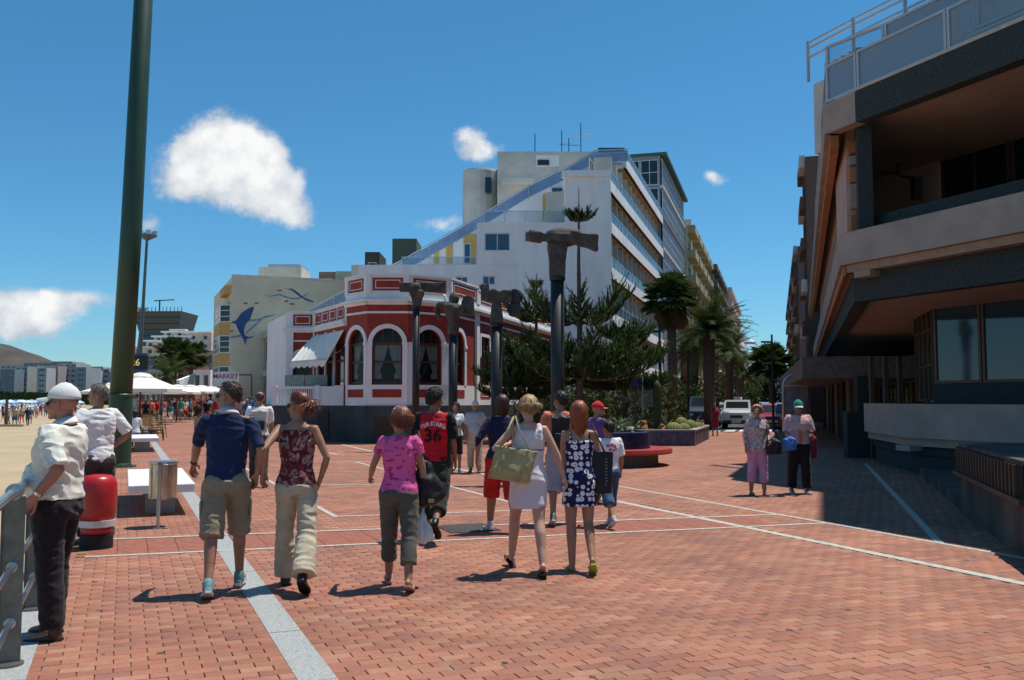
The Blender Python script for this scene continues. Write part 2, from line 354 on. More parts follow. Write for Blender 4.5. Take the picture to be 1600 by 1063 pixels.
# ---- slab band between the two stripes across
tA, tB = A1, B1; band = []
cdir = (B1-A1).normalized(); n = int((B1-A1).length/.31)
shift2 = lambda t: A2+(B2-A2)*t
def lerp(a, b, t): return a+(b-a)*t
for i in range(n):
    if (i+1)*.31 > (B2-A2).length*.97: break
    last_i = i
    p = A1+cdir*(i*.31+.003); q = A1+cdir*((i+1)*.31-.003)
    # far edge on second stripe, cut along the promenade direction
    def hit(p):
        d = (B2-A2); r = A2-p; den = PV.x*d.y-PV.y*d.x
        return p+PV*((r.x*d.y-r.y*d.x)/den)
    P0, P1 = p+PV*.042, q+PV*.042; Q0, Q1 = hit(p)-PV*.042, hit(q)-PV*.042
    c = (P0+P1+Q0+Q1)/4; mb = MB(); z = random.uniform(-.001, .0015)
    mb.prism([(v.x-c.x, v.y-c.y) for v in (P0, P1, Q1, Q0)], -.012, z)
    mb.build('paving_slab', M_slab, PROM, loc=(c.x, c.y, 0))
e1 = A1+cdir*((last_i+1)*.31); e2 = hit(e1); BAND = [(A1.x, A1.y), (e1.x, e1.y), (e2.x, e2.y), (A2.x, A2.y)]
def inpoly(x, y, P):
    c = False; j = len(P)-1
    for i in range(len(P)):
        if (P[i][1] > y) != (P[j][1] > y) and x < (P[j][0]-P[i][0])*(y-P[i][1])/(P[j][1]-P[i][1])+P[i][0]: c = not c
        j = i
    return c
# ---- bricks
TINTS = [(.36, .165, .102), (.33, .140, .084), (.38, .185, .116), (.31, .128, .080), (.36, .155, .094), (.30, .130, .090), (.39, .20, .128), (.34, .165, .108), (.30, .135, .098), (.35, .150, .09), (.37, .17, .104)]
def tint():
    c = random.choice(TINTS); k = random.uniform(.92, 1.08)
    return (c[0]*k*.93, c[1]*k*.84, c[2]*k*.80)
def bricks():
    import numpy as np
    ca = atan2(CV.y, CV.x); rows = []; near_l = []; rest = []
    org = S1
    for j in range(-30, 330):
        for i in range(-130, 190):
            p = org+CV*((i+.5*(j % 2))*.2)+PV*((j+.5)*.1)
            x, y = p.x, p.y
            if y < 4.4 or y > near: continue
            if abs(x) > y*.60+.7: continue
            # left of the kerb
            rel = Vector((x-E0.x, y-E0.y)); s = rel.x*PV.y-rel.y*PV.x
            if s < -.07: continue
            if inpoly(x, y, BAND): continue
            ok = True
            for (p0, p1, w) in STR:
                if w < .12: continue
                t = (p1-p0); L_ = t.length; t = t/L_; r = Vector((x, y))-p0; al = r.dot(t)
                if 0 < al < L_ and abs(r.x*t.y-r.y*t.x) < w*.5-.02: ok = False; break
            if not ok: continue
            px = abs(x/y)
            (near_l if px < .575 and y > 5.12 else rest).append((y, x, y))
    near_l.sort(); single = near_l[:300]; rest += near_l[300:]
    hx, hy = .0965, .0480; ux, uy = CV.x, CV.y; vx, vy = PV.x, PV.y
    def shape():
        b = .003; v = []
        for (sx, sy, z, k) in [(a, c, z, k) for z, k in ((-.012, 0), (-.0025, 0), (0, b)) for a, c in ((-1, -1), (1, -1), (1, 1), (-1, 1))]:
            X, Y = sx*(hx-k), sy*(hy-k); v.append((X*ux+Y*vx, X*uy+Y*vy, z))
        f = [(8, 9, 10, 11)]
        for r in (0, 4):
            for k in range(4): f.append((r+k, r+(k+1) % 4, r+4+(k+1) % 4, r+4+k))
        return v, f
    sv, sf = shape(); mb = MB(); mb.add(sv, sf); me = mb.mesh('brick', M_b1)
    for (_, x, y) in single:
        o = link('brick', me, PROM, (x, y, random.uniform(-.0012, .0012))); o.color = tint()+(1,); o.rotation_euler = (random.gauss(0, .004), random.gauss(0, .004), random.gauss(0, .006))
    n = len(rest); SV = np.array(sv); k = len(sv)
    pos = np.array([(x, y, random.uniform(-.0012, .0012)) for (_, x, y) in rest])
    V = (SV[None]+pos[:, None]).reshape(-1, 3)
    Fq = (np.array(sf)[None]+(np.arange(n)*k)[:, None, None]).reshape(-1)
    me = bpy.data.meshes.new('brick_field'); me.vertices.add(n*k); me.vertices.foreach_set('co', V.ravel())
    nf = n*len(sf); me.loops.add(nf*4); me.loops.foreach_set('vertex_index', Fq.astype('i')); me.polygons.add(nf)
    me.polygons.foreach_set('loop_start', (np.arange(nf)*4).astype('i')); me.polygons.foreach_set('loop_total', np.full(nf, 4, 'i'))
    me.update(); me.validate()
    at = me.attributes.new('tint', 'FLOAT_COLOR', 'POINT')
    T = np.repeat(np.array([tint()+(1,) for _ in range(n)]), k, axis=0); at.data.foreach_set('color', T.ravel())
    me.materials.append(M_bn)
    o = link('brick_field', me, PROM); o['kind'] = 'stuff'
    print('bricks', n)
bricks()
rg = random.Random(8); mb = MB()
for i in range(110):
    y = 4.8+rg.random()**1.4*16; x = rg.uniform(-.55, .58)*y; r = rg.uniform(.008, .03)
    if (x-E0.x)*PV.y-(y-E0.y)*PV.x < .1: continue
    mb.add([(x+r*cos(a)*rg.uniform(.7, 1.2), y+r*sin(a)*rg.uniform(.7, 1.2), .0022) for a in [k*pi/4 for k in range(8)]], [tuple(range(8))])
o = mb.build('gum_spots', mat('trodden_gum', (.10, .075, .06), .9, var=.3, vscale=30), PROM); o['kind'] = 'stuff'
# ---- granite kerb, sea wall, sand
mb = MB(); kl = 2.0
for i in range(-2, 40):
    a = along(E0, i*kl+.004); b = along(E0, (i+1)*kl-.004); w = CV*.42
    mb = MB(); c = (a+b)/2-w/2
    mb.prism([((q.x-c.x), (q.y-c.y)) for q in (a, b, b-w, a-w)], -.2, .006+random.uniform(-.001, .001)); mb.build('kerb_slab', M_granite, PROM, loc=(c.x, c.y, 0))
M_conc = mat('weathered_concrete', (.30, .29, .27), .9, var=.2, vscale=2, bump=.2, bscale=20)
mb = MB(); w = CV*.42; a = along(E0, -6); b = along(E0, 420); w2 = CV*.40
mb.prism([(q.x, q.y) for q in (a-w2, b-w2, b-w*.3, a-w*.3)], -1.6, -.2); 
tag(mb.build('sea_wall', M_conc), 'low concrete sea wall between the promenade kerb and the sand', 'wall')
M_sand = mat('beach_sand', (.42, .325, .20), .95, var=.1, vscale=.25, bump=.35, bscale=1.4)
mb = MB(); o_ = CV*.41
mb.add([(a-o_)[:2]+(-.8,) if False else ((a-o_).x, (a-o_).y, -.8), ((b-o_).x, (b-o_).y, -.8), (-900, 420, -.8), (-900, -20, -.8), (-30, -20, -.8)], [(0, 1, 2, 3, 4)])
struct(mb.build('beach_sand', M_sand))
mb = MB(); mb.quad((-4000, -300, -1.7), (4000, -300, -1.7), (4000, 6000, -1.7), (-4000, 6000, -1.7))
struct(mb.build('far_ground', mat('far_earth', (.16, .13, .10), .95, var=.2, vscale=.05)))
# drain cover of dark cobbles
dA = G(731, 826); M_cob = mat('dark_cobble', (.06, .06, .055), .6, var=.5, vscale=30)
dr = thing('drain_cover', 'dark square cobbled cover set in the red paving before the striped band', 'drain cover', (dA.x, dA.y, .004), atan2(CV.y, CV.x))
mb = MB(); mb.box((0, 0, 0), (.66, .66, .008)); mb.build('frame', mat('drain_iron', (.04, .04, .04), .5, .5), dr)
mb = MB()
for i in range(13):
    for j in range(13):
        mb.ell((-.3+i*.05, -.3+j*.05, .004), (.021, .021, .014), n=5)
o = mb.build('cobble', M_cob, dr); o['kind'] = 'stuff'
# ---- street carriageway beyond the paving
sA = G(1083, 674); sB = G(1240, 672)
a0 = Vector((XD(1100, 46), 46, 0)); b0 = Vector((XD(1226, 46), 46, 0))
M_asph = mat('asphalt', (.06, .06, .06), .85, var=.25, vscale=3, bump=.2, bscale=60)
mb = MB(); mb.add([(a0.x, 46, .004), (b0.x, 46, .004), ((b0+SV*260).x, (b0+SV*260).y, .004), ((a0+SV*260).x, (a0+SV*260).y, .004)], [(0, 1, 2, 3)])
struct(mb.build('road', M_asph))
M_paint = mat('road_paint', (.72, .72, .70), .7, var=.12, vscale=4)
mb = MB()
for i in range(5):
    x = a0.x+.3+i*(b0.x-a0.x-.6)/4.6; mb.add([(x, 46.4, .008), (x+.55, 46.4, .008), (x+.55+.75, 48.9, .008), (x+.75, 48.9, .008)], [(0, 1, 2, 3)])
o = struct(mb.build('crosswalk', M_paint))
for sgn, p in ((-1, a0), (1, b0)):
    mb = MB(); q = p+SV*2; r = q+SV*220; e = Vector((sgn*.3, 0, 0))
    mb.prism([(q.x, q.y), ((q+e).x, (q+e).y), ((r+e).x, (r+e).y), (r.x, r.y)], -.02, .13); struct(mb.build('kerb', M_granite))
# ================================================================== BUILDINGS
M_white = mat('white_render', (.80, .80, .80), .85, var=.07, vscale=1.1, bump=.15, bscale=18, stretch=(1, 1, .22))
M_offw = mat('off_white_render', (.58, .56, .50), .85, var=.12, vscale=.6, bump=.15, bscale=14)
M_red = mat('oxblood_paint', (.31, .040, .022), .7, var=.16, vscale=2.5, bump=.1, bscale=22)
M_wood = mat('varnished_wood', (.095, .028, .014), .45, var=.3, vscale=9, stretch=(1, 1, .15))
M_plinth = mat('grey_slate_plinth', (.052, .058, .066), .6, var=.25, vscale=1.6, bump=.1)
M_glassd = glass('dark_window_glass', (.010, .016, .022)); M_glassb = glass('blue_window_glass', (.03, .07, .12)); M_rail_glass = glass('rail_glass', (.10, .17, .22), alpha=.28)
M_curtain = mat('white_net_curtain', (.62, .62, .60), .9, var=.25, vscale=14, stretch=(6, 6, .4))
M_alu = mat('white_aluminium', (.60, .62, .64), .4, .2, var=.03); M_aluh = mat('handrail_metal', (.50, .52, .54), .3, .6, var=.03)
M_ochre = mat('ochre_render', (.50, .30, .09), .8, var=.1, vscale=1.5); M_yel = mat('yellow_render', (.62, .42, .12), .8, var=.08, vscale=1.5)
M_bluep = mat('blue_parapet', (.18, .30, .50), .55, var=.08, vscale=2)
M_lblue = mat('pale_blue_panel', (.36, .50, .66), .5, var=.08, vscale=2)
M_awn = mat('white_awning_canvas', (.74, .72, .67), .9, var=.06, vscale=3)
M_dmetal = mat('dark_metal', (.03, .032, .035), .45, .4, var=.1)
def V2(p): return Vector((p[0], p[1]))
# ------------------------------------------------------------------ red villa
bpy_dummy=0
BV = [(-6.49, 35.1), (-5.51, 34.0), (-3.96, 34.0), (-2.46, 35.1), (-1.50, 37.9)]
villa = thing('red_villa', 'oxblood red and white villa with a rounded corner bay of arched windows', 'villa', (-3.5, 38, 0))
VR = Vector((-3.5, 38, 0))
def vb(mb, name, m, **k):   # build a part in world coordinates under the villa
    mb.v = [(x-VR.x, y-VR.y, z) for x, y, z in mb.v]; return mb.build(name, m, villa, **k)
def arch_face(fr, L_, z0, z1, uc, r, zb, zs, depth=.22, jamb=.0):
    """wall face with one arched opening"""
    mb = MB(); n = 14
    arc = [(uc-r*cos(pi*i/n), zs+r*sin(pi*i/n)) for i in range(n+1)]
    mb.quad(fr(0, 0, z0), fr(L_, 0, z0), fr(L_, 0, zb), fr(0, 0, zb))
    mb.quad(fr(0, 0, zb), fr(uc-r, 0, zb), fr(uc-r, 0, zs), fr(0, 0, zs)); mb.quad(fr(uc+r, 0, zb), fr(L_, 0, zb), fr(L_, 0, zs), fr(uc+r, 0, zs))
    mb.quad(fr(0, 0, zs), fr(uc-r, 0, zs), fr(uc-r, 0, z1), fr(0, 0, z1)); mb.quad(fr(uc+r, 0, zs), fr(L_, 0, zs), fr(L_, 0, z1), fr(uc+r, 0, z1))
    for (a, b) in zip(arc, arc[1:]): mb.quad(fr(a[0], 0, a[1]), fr(b[0], 0, b[1]), fr(b[0], 0, z1), fr(a[0], 0, z1))
    outl = [(uc+r, zb), (uc-r, zb)]+arc
    for (a, b) in zip(outl, outl[1:]+outl[:1]): mb.quad(fr(a[0], 0, a[1]), fr(b[0], 0, b[1]), fr(b[0], -depth, b[1]), fr(a[0], -depth, a[1]))
    return mb
def arch_trim(fr, uc, r, w, zs, v0, v1, zbot=None):
    mb = MB(); n = 16; P = [(uc-cos(pi*i/n)*r, zs+sin(pi*i/n)*r, uc-cos(pi*i/n)*(r+w), zs+sin(pi*i/n)*(r+w)) for i in range(n+1)]
    for a, b in zip(P, P[1:]):
        q = [fr(a[0], v1, a[1]), fr(b[0], v1, b[1]), fr(b[2], v1, b[3]), fr(a[2], v1, a[3])]; q2 = [fr(a[0], v0, a[1]), fr(b[0], v0, b[1]), fr(b[2], v0, b[3]), fr(a[2], v0, a[3])]
        mb.quad(*q); mb.quad(q[3], q[2], q2[2], q2[3]); mb.quad(q[1], q[0], q2[0], q2[1])
    return mb
def arch_window(fr, uc, r, zb, zs, v, curtain=True):
    mb = MB(); t = .07
    fr.box(mb, uc-r, uc-r+t, v-.07, v, zb, zs); fr.box(mb, uc+r-t, uc+r, v-.07, v, zb, zs); fr.box(mb, uc-r+t, uc+r-t, v-.07, v, zb, zb+.09); fr.box(mb, uc-r+t, uc+r-t, v-.07, v, zs-.06, zs+.05)
    zm = zb+(zs-zb)*.55; fr.box(mb, uc-r+t, uc+r-t, v-.06, v-.01, zm-.035, zm+.035)
    n = 14
    for i in range(n):
        a, b = pi*i/n, pi*(i+1)/n; q = []
        for k, rr in ((a, r), (b, r), (b, r-t), (a, r-t)): q.append((uc-rr*cos(k), zs+.05+rr*.97*sin(k)))
        mb.quad(*[fr(x, v, z) for x, z in q])
    for f in (-.33, .33): fr.box(mb, uc+f*r-.02, uc+f*r+.02, v-.06, v-.01, zs+.05, zs+.05+r*.97*sqrt(1-f*f)-.03)
    w = vb(mb, 'window', M_wood)
    g = MB(); P = [(uc-r+t, zb+.05), (uc+r-t, zb+.05), (uc+r-t, zs)]+[(uc+(r-t)*cos(pi*i/n), zs+(r-t)*sin(pi*i/n)) for i in range(1, n)]+[(uc-r+t, zs)]
    g.add([fr(x, v-.04, z) for x, z in P], [tuple(range(len(P)))]); g.v = [(x-VR.x, y-VR.y, z) for x, y, z in g.v]; g.build('pane', M_glassd if False else M_vglass, w)
    if curtain:
        for sd_ in (-1, 1):
            c = MB(); m = 10; top = zs-.05; k = 7; rows = []
            for j in range(m):
                t_ = j/(m-1); z = top-(top-zb-.2)*t_; wd = (r-t)*(.98-.62*min(1, t_*1.25)**1.3 + (.18 if t_ > .85 else 0)); row = []
                for i in range(k*2):
                    u = uc+sd_*(r-t)-sd_*wd*i/(k*2-1); row.append(fr(u, v-.10-.02*(i % 2), z))
                rows.append(row)
            for a, b in zip(rows, rows[1:]):
                for i in range(k*2-1): c.quad(a[i], a[i+1], b[i+1], b[i])
            c.v = [(x-VR.x, y-VR.y, z) for x, y, z in c.v]; c.build('curtain', M_curtain, w)
    return w
M_vglass = glass('villa_glass', (.02, .03, .035), alpha=.22)
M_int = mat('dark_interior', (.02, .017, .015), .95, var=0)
def red_panel(fr, u0, u1, z0, z1, v=.0, inner=True, name='panel'):
    mb = MB(); fr.box(mb, u0, u1, v-.02, v+.012, z0, z1); p = vb(mb, name, M_red)
    if inner:
        mb = MB(); e = .10; t = .028; a, b, c, d = u0+e, u1-e, z0+e*.8, z1-e*.8
        fr.box(mb, a, b, v+.012, v+.022, c, c+t); fr.box(mb, a, b, v+.012, v+.022, d-t, d); fr.box(mb, a, a+t, v+.012, v+.022, c+t, d-t); fr.box(mb, b-t, b, v+.012, v+.022, c+t, d-t)
        mb.v = [(x-VR.x, y-VR.y, z) for x, y, z in mb.v]; mb.build('moulding', M_white, p)
Zp, Zw, Zsp, Zb, Zc, Zt = 1.41, 2.20, 3.77, 5.25, 5.75, 6.36
def facet(p, q, arch=True, zt=Zt, zc=Zc, par=True, first=False):
    fr = FR(p, (q[0]-p[0], q[1]-p[1])); L_ = (V2(q)-V2(p)).length
    # outward normal towards the viewer
    if fr.n.y > 0 and abs(fr.n.y) > .05: fr.n = -fr.n
    return fr, L_
def outward(fr, c):   # make n point away from the point c
    m = fr(0.01, 0, 0); 
    if (m-Vector((c[0], c[1], 0))).dot(fr.n) < 0: fr.n = -fr.n
    return fr
cen = (-4.2, 39.5)
for i in range(4):
    p, q = BV[i], BV[i+1]; fr = outward(FR(p, (q[0]-p[0], q[1]-p[1])), cen); L_ = (V2(q)-V2(p)).length; uc = L_/2; r = min(.58, L_*.5-.15)
    if i == 3: uc = .95; r = .60
    vb(arch_face(fr, L_, Zw, Zb, uc, r, Zw+.02, Zsp), 'wall', M_red)
    mb = MB(); fr.box(mb, 0, L_, -.25, .03, Zp, Zw); vb(mb, 'base_band', M_white); red_panel(fr, uc-r*.95, uc+r*.95, 1.72, 2.03, .03, False)
    # white pilasters beside the arch and arch ring
    mb = MB(); fr.box(mb, -.0, uc-r, 0, .05, Zw, Zsp); fr.box(mb, 0, uc-r+.02, 0, .08, Zsp-.06, Zsp+.05); vb(mb, 'pilaster', M_white)
    mb = MB(); fr.box(mb, uc+r, L_ if i < 3 else uc+r+.17, 0, .05, Zw, Zsp); fr.box(mb, uc+r-.02, L_ if i < 3 else uc+r+.2, 0, .08, Zsp-.06, Zsp+.05); vb(mb, 'pilaster', M_white); vb(arch_trim(fr, uc, r, .17, Zsp, 0, .055), 'arch_moulding', M_white)
    mb = MB(); fr.box(mb, -.01, L_+.01, 0, .045, 4.92, 5.0); vb(mb, 'string_course', M_white)
    arch_window(fr, uc, r-.005, Zw+.03, Zsp, -.10)
    # cornice and parapet
    mb = MB(); fr.box(mb, -.08, L_+.08, -.3, .10, Zb, Zb+.10); fr.box(mb, -.12, L_+.12, -.3, .24, Zb+.10, Zb+.20); fr.box(mb, -.02, L_+.02, -.3, .06, Zb+.20, Zc-.06); vb(mb, 'cornice', M_white)
    mb = MB(); fr.box(mb, 0, L_, -.22, .04, Zc-.06, Zt); fr.box(mb, -.05, .14, -.25, .09, Zc-.06, Zt+.02); fr.box(mb, L_-.14, L_+.05, -.25, .092, Zc-.06, Zt+.022); fr.box(mb, -.04, L_+.04, -.26, .11, Zt+.0, Zt+.07); vb(mb, 'parapet', M_white)
    red_panel(fr, .20, L_-.20, Zc+.04, Zt-.08, .052)
# plinth, interior core, roof
mb = MB(); mb.prism([(-6.6, 36.6), (-9.6, 35.6), (-6.58, 35.05)][::1]+[(-5.55, 33.93), (-3.93, 33.93), (-2.40, 35.05), (-1.42, 37.9), (2.6, 51.5), (-8, 52), (-11, 45), (-9.9, 38.6)], -.02, 1.41) if False else None
mb = MB(); mb.prism([(-5.56, 33.9), (-3.91, 33.9), (-2.39, 35.0), (-1.41, 37.85), (2.6, 51.6), (-8, 53), (-13.0, 46), (-10.1, 36.4), (-9.4, 35.35), (-6.60, 35.3)], -.02, 1.41); vb(mb, 'plinth', M_plinth)
core = [(-5.3, 34.5), (-4.1, 34.5), (-2.9, 35.5), (-2.1, 38.2), (1.8, 51.2), (-8, 52), (-11.4, 44), (-8.9, 39.4), (-6.2, 35.6)]
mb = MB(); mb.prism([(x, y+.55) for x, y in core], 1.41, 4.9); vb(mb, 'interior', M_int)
mb = MB(); mb.prism([(x, y+.05) for x, y in core], 5.3, 5.4); vb(mb, 'roof', M_offw)
# plinth joints and dark door in the plinth
mb = MB(); frp = FR((-6.6, 35.25), (-1, .02)); frp.n = Vector((0, -1, 0)); frp.box(mb, .6, 1.0, 0, .03, .12, 1.22); vb(mb, 'plinth_vent', M_dmetal)
for k in range(7):
    frq = FR((-5.50+k*.24, 33.9), (1, 0)); mb = MB(); frq.box(mb, 0, .012, 0, .01, .0, 1.40); 
    if k % 3 == 0: vb(mb, 'joint', M_dmetal)
mb = MB(); frq = FR((-5.2, 33.9), (1, 0)); frq.n = Vector((0, -1, 0)); frq.box(mb, .0, 1.0, .0, .02, .25, 1.0)
for z in (.35, .5, .65, .8): frq.box(mb, .05, .95, .02, .035, z, z+.05)
vb(mb, 'plinth_grille', mat('brown_grille', (.05, .032, .022), .6))
# right wing along the street
fr = outward(FR(BV[4], (SV.x, SV.y)), (-8, 42)); LW = 14.2; ops = []
for k in range(6): u = .55+k*2.25; ops.append((u, u+1.15, Zw+.05, 4.35))
mb = MB(); wall_open(mb, fr, 0, LW, Zw, Zb, ops, .2); vb(mb, 'wall', M_red)
mb = MB(); fr.box(mb, 0, LW, -.25, .03, Zp, Zw); vb(mb, 'base_band', M_white)
mb = MB(); fr.box(mb, -.22, .14, -.2, .10, Zp, Zb); vb(mb, 'pilaster', M_white)
mb = MB(); fr.box(mb, LW-.3, LW, -.2, .10, Zp, Zb); vb(mb, 'pilaster', M_white)
for (a, b, c, d) in ops:
    mb = MB()
    for x0, x1, z0, z1 in ((a-.14, a, c-.1, d+.14), (b, b+.14, c-.1, d+.14), (a, b, d, d+.14), (a, b, c-.1, c)): fr.box(mb, x0, x1, 0, .04, z0, z1)
    vb(mb, 'window_surround', M_white); red_panel(fr, a-.1, b+.1, 1.68, 2.05, .03, True)
    mb = MB(); t = .06
    fr.box(mb, a, a+t, -.12, -.05, c, d); fr.box(mb, b-t, b, -.12, -.05, c, d); fr.box(mb, a, b, -.12, -.05, c, c+t); fr.box(mb, a, b, -.12, -.05, d-t, d); fr.box(mb, (a+b)/2-.02, (a+b)/2+.02, -.11, -.06, c, d); w = vb(mb, 'window', M_wood)
    g = MB(); g.quad(fr(a, -.09, c), fr(b, -.09, c), fr(b, -.09, d), fr(a, -.09, d)); g.v = [(x-VR.x, y-VR.y, z) for x, y, z in g.v]; g.build('pane', M_vglass, w)
    for sd_, u in ((-1, a), (1, b)):    # louvred shutters
        s_ = MB(); u0 = u-(.50 if sd_ < 0 else -.02)
        for z0 in [c+.02+.09*k for k in range(int((d-c-.9)/.09))]: fr.box(s_, u0, u0+.46, .045, .075, z0, z0+.06)
        fr.box(s_, u0, u0+.05, .04, .085, c, d-.85); fr.box(s_, u0+.43, u0+.48, .04, .085, c, d-.85); vb(s_, 'shutter', M_wood)
mb = MB(); fr.box(mb, 0, LW, 0, .045, 4.92, 5.0); vb(mb, 'string_course', M_white)
mb = MB(); fr.box(mb, 0, LW, -.3, .10, Zb, Zb+.10); fr.box(mb, 0, LW, -.3, .24, Zb+.10, Zb+.20); fr.box(mb, 0, LW, -.3, .06, Zb+.20, Zc-.06); vb(mb, 'cornice', M_white)
mb = MB(); fr.box(mb, .06, LW, -.22, .04, Zc-.06, Zt-.1); fr.box(mb, 0, LW, -.26, .11, Zt-.1, Zt-.03)
for k in range(7): fr.box(mb, k*2.3, k*2.3+.3, -.24, .08, Zc-.06, Zt-.02)
vb(mb, 'parapet', M_white)
for k in range(6): red_panel(fr, k*2.3+.42, k*2.3+2.18, Zc+.02, Zt-.18, .045)
# left wing: recessed wall with glazed door, awning, small pavilion
A_, B_, C_ = (-8.59, 38.9), (-9.62, 38.9), (-12.2, 44.9)
V0 = (-6.49, 35.1)
fr = outward(FR(V0, (A_[0]-V0[0], A_[1]-V0[1])), (-5, 42)); LL = (V2(A_)-V2(V0)).length; ZL = 5.42; zc = 4.55
ops = [(.35, 1.35, 1.95, 3.9), (1.6, 2.5, 1.95, 3.9), (2.75, 3.65, 1.95, 3.9)]
mb = MB(); wall_open(mb, fr, 0, LL, 1.41, zc, ops, .2); vb(mb, 'wall', M_red)
for (a, b, c, d) in ops:
    mb = MB(); fr.box(mb, a, a+.08, -.12, -.04, c, d); fr.box(mb, b-.08, b, -.12, -.04, c, d); fr.box(mb, a, b, -.12, -.04, d-.08, d); fr.box(mb, a, b, -.12, -.04, c+1.2, c+1.28); w = vb(mb, 'window', M_wood)
    g = MB(); g.quad(fr(a, -.09, c), fr(b, -.09, c), fr(b, -.09, d), fr(a, -.09, d)); g.v = [(x-VR.x, y-VR.y, z) for x, y, z in g.v]; g.build('pane', M_vglass, w)
    mb = MB(); fr.box(mb, b+.06, b+.20, 0, .06, 1.42, zc-.1); vb(mb, 'pilaster', M_white)
mb = MB(); fr.box(mb, 0, LL, -.3, .12, zc, zc+.1); fr.box(mb, 0, LL, -.3, .2, zc+.1, zc+.2); fr.box(mb, 0, LL, -.25, .04, zc+.2, ZL); fr.box(mb, 0, LL, -.28, .09, ZL, ZL+.06); vb(mb, 'parapet', M_white)
for k in range(4): red_panel(fr, .18+k*1.02, 1.06+k*1.02, zc+.30, ZL-.08, .045)
fr = outward(FR(A_, (B_[0]-A_[0], B_[1]-A_[1])), (-9, 42)); L_ = 1.03
vb(arch_face(fr, L_, 1.41, zc, .55, .36, 1.6, 3.35), 'wall', M_red); vb(arch_trim(fr, .55, .36, .12, 3.35, 0, .05), 'arch_moulding', M_white); arch_window(fr, .55, .355, 1.61, 3.35, -.10, False)
mb = MB(); fr.box(mb, -.02, .06, 0, .06, 1.41, zc); fr.box(mb, L_-.12, L_+.18, -.1, .08, 1.41, zc); vb(mb, 'pilaster', M_white); mb = MB(); fr.box(mb, 0, L_, 0, .045, 4.15, 4.22); vb(mb, 'string_course', M_white)
mb = MB(); fr.box(mb, -.1, L_+.25, -.3, .12, zc, zc+.1); fr.box(mb, -.1, L_+.3, -.3, .2, zc+.1, zc+.2); fr.box(mb, 0, L_+.2, -.25, .04, zc+.2, ZL); fr.box(mb, -.05, L_+.25, -.28, .09, ZL, ZL+.06); vb(mb, 'parapet', M_white)
red_panel(fr, .1, L_-.1, zc+.30, ZL-.08, .045)
fr = outward(FR((B_[0]-.15, B_[1]), (PV.x, PV.y)), (-5, 45)); mb = MB(); fr.box(mb, 0, 6, -.25, 0, 1.41, ZL); vb(mb, 'side_wall', M_white)
# raised terrace with a white balustrade and grey green windbreak panels
mb = MB(); ft = FR((-6.62, 35.3), (-1, .02)); ft.n = Vector((0, -1, 0)); ft.box(mb, 0, 2.8, -.12, .0, 1.41, 1.50); ft.box(mb, 0, 2.8, -.12, 0, 2.06, 2.16)
ft.box(mb, 0, .35, -.14, .02, 1.41, 2.2); ft.box(mb, .95, 1.15, -.14, .02, 1.41, 2.2); ft.box(mb, 2.65, 2.85, -.14, .02, 1.41, 2.2); ft.box(mb, .35, .95, -.10, -.02, 1.50, 2.06); vb(mb, 'terrace_wall', M_white)
for k in range(20): mb = MB(); ft.box(mb, 1.17+k*.074, 1.20+k*.074, -.09, -.04, 1.5, 2.06); vb(mb, 'baluster', M_white)
mb = MB(); ft.box(mb, .75, 1.65, -.5, -.46, 2.17, 2.62); ft.box(mb, 1.68, 2.45, -.5, -.46, 2.17, 2.62); vb(mb, 'windbreak', mat('sea_green_windbreak', (.20, .27, .25), .5, var=.2, vscale=5))
# awning
aw = thing('awning', 'white canvas awning with a scalloped edge over the villa terrace', 'awning', (-7.5, 37, 0))
fl = outward(FR(V0, (A_[0]-V0[0], A_[1]-V0[1])), (-5, 42)); mb = MB(); n = 12; top = []; bot = []
for i in range(n+1):
    u = .10+(LL-.1)*i/n; t_ = i/n; z_t = 4.38; sag = .05*sin(i*2.1); top.append(fl(u, .08, z_t)); bot.append(Vector((-7.35-1.9*t_, 35.2+2.2*t_, 3.22-.04*(i % 2))))
mid = [a.lerp(b, .5)+Vector((0, 0, .05*abs(sin(i*1.4)))) for i, (a, b) in enumerate(zip(top, bot))]
for R0, R1 in ((top, mid), (mid, bot)):
    for i in range(n): mb.quad(R0[i], R0[i+1], R1[i+1], R1[i])
val = [p+Vector((0, 0, -.22-.05*((i % 2)))) for i, p in enumerate(bot)]
for i in range(n): mb.quad(bot[i], bot[i+1], val[i+1], val[i])
for R_ in (0, n): mb.add([top[R_], mid[R_], bot[R_], bot[R_]+Vector((0, 0, -.2))], [(0, 1, 2, 3)])
mb.v = [(x+7.5, y-37, z) for x, y, z in mb.v]; mb.build('canvas', M_awn, aw)
mb = MB(); mb.tube([bot[0]+Vector((7.5, -37, 0)), bot[-1]+Vector((7.5, -37, 0))], .03, 6)
for i in (1, 6, 11): mb.tube([bot[i]+Vector((7.5, -37, 0)), fl(.1+(LL-.1)*i/n, .05, 3.6)+Vector((7.5, -37, 0))], .02, 5)
mb.build('awning_arm', M_aluh, aw)
# potted trailing plants by the door
# ------------------------------------------------------------------ white stepped hotel
hotel = thing('white_hotel', 'large white hotel stepping down to the left with balconies along the street', 'hotel', (0, 60, 0))
def hb(mb, name, m, parent=hotel, **k):
    mb.v = [(x, y-60, z) for x, y, z in mb.v]; return mb.build(name, m, parent, **k)
D0 = 60.0
def hx(px): return XD(px, D0, 12)
def hz(py): return ZH(py, D0)
HC0 = Vector((hx(953), D0, 0))
ff = FR((0, D0), (1, 0)); ff.n = Vector((0, -1, 0))
def hw(p0, p1, y0, y1): return (hx(p0), hx(p1), hz(y1), hz(y0))
ops = [hw(757, 797, 364, 392), hw(820, 835, 361, 378), hw(712, 731, 432, 444), hw(754, 774, 431, 445)]
step = [(hx(575), hz(415)), (hx(743), hz(413))]
mb = MB(); x0, x1, x2, x3, x4 = hx(560), hx(745), hx(883), hx(930), hx(953)
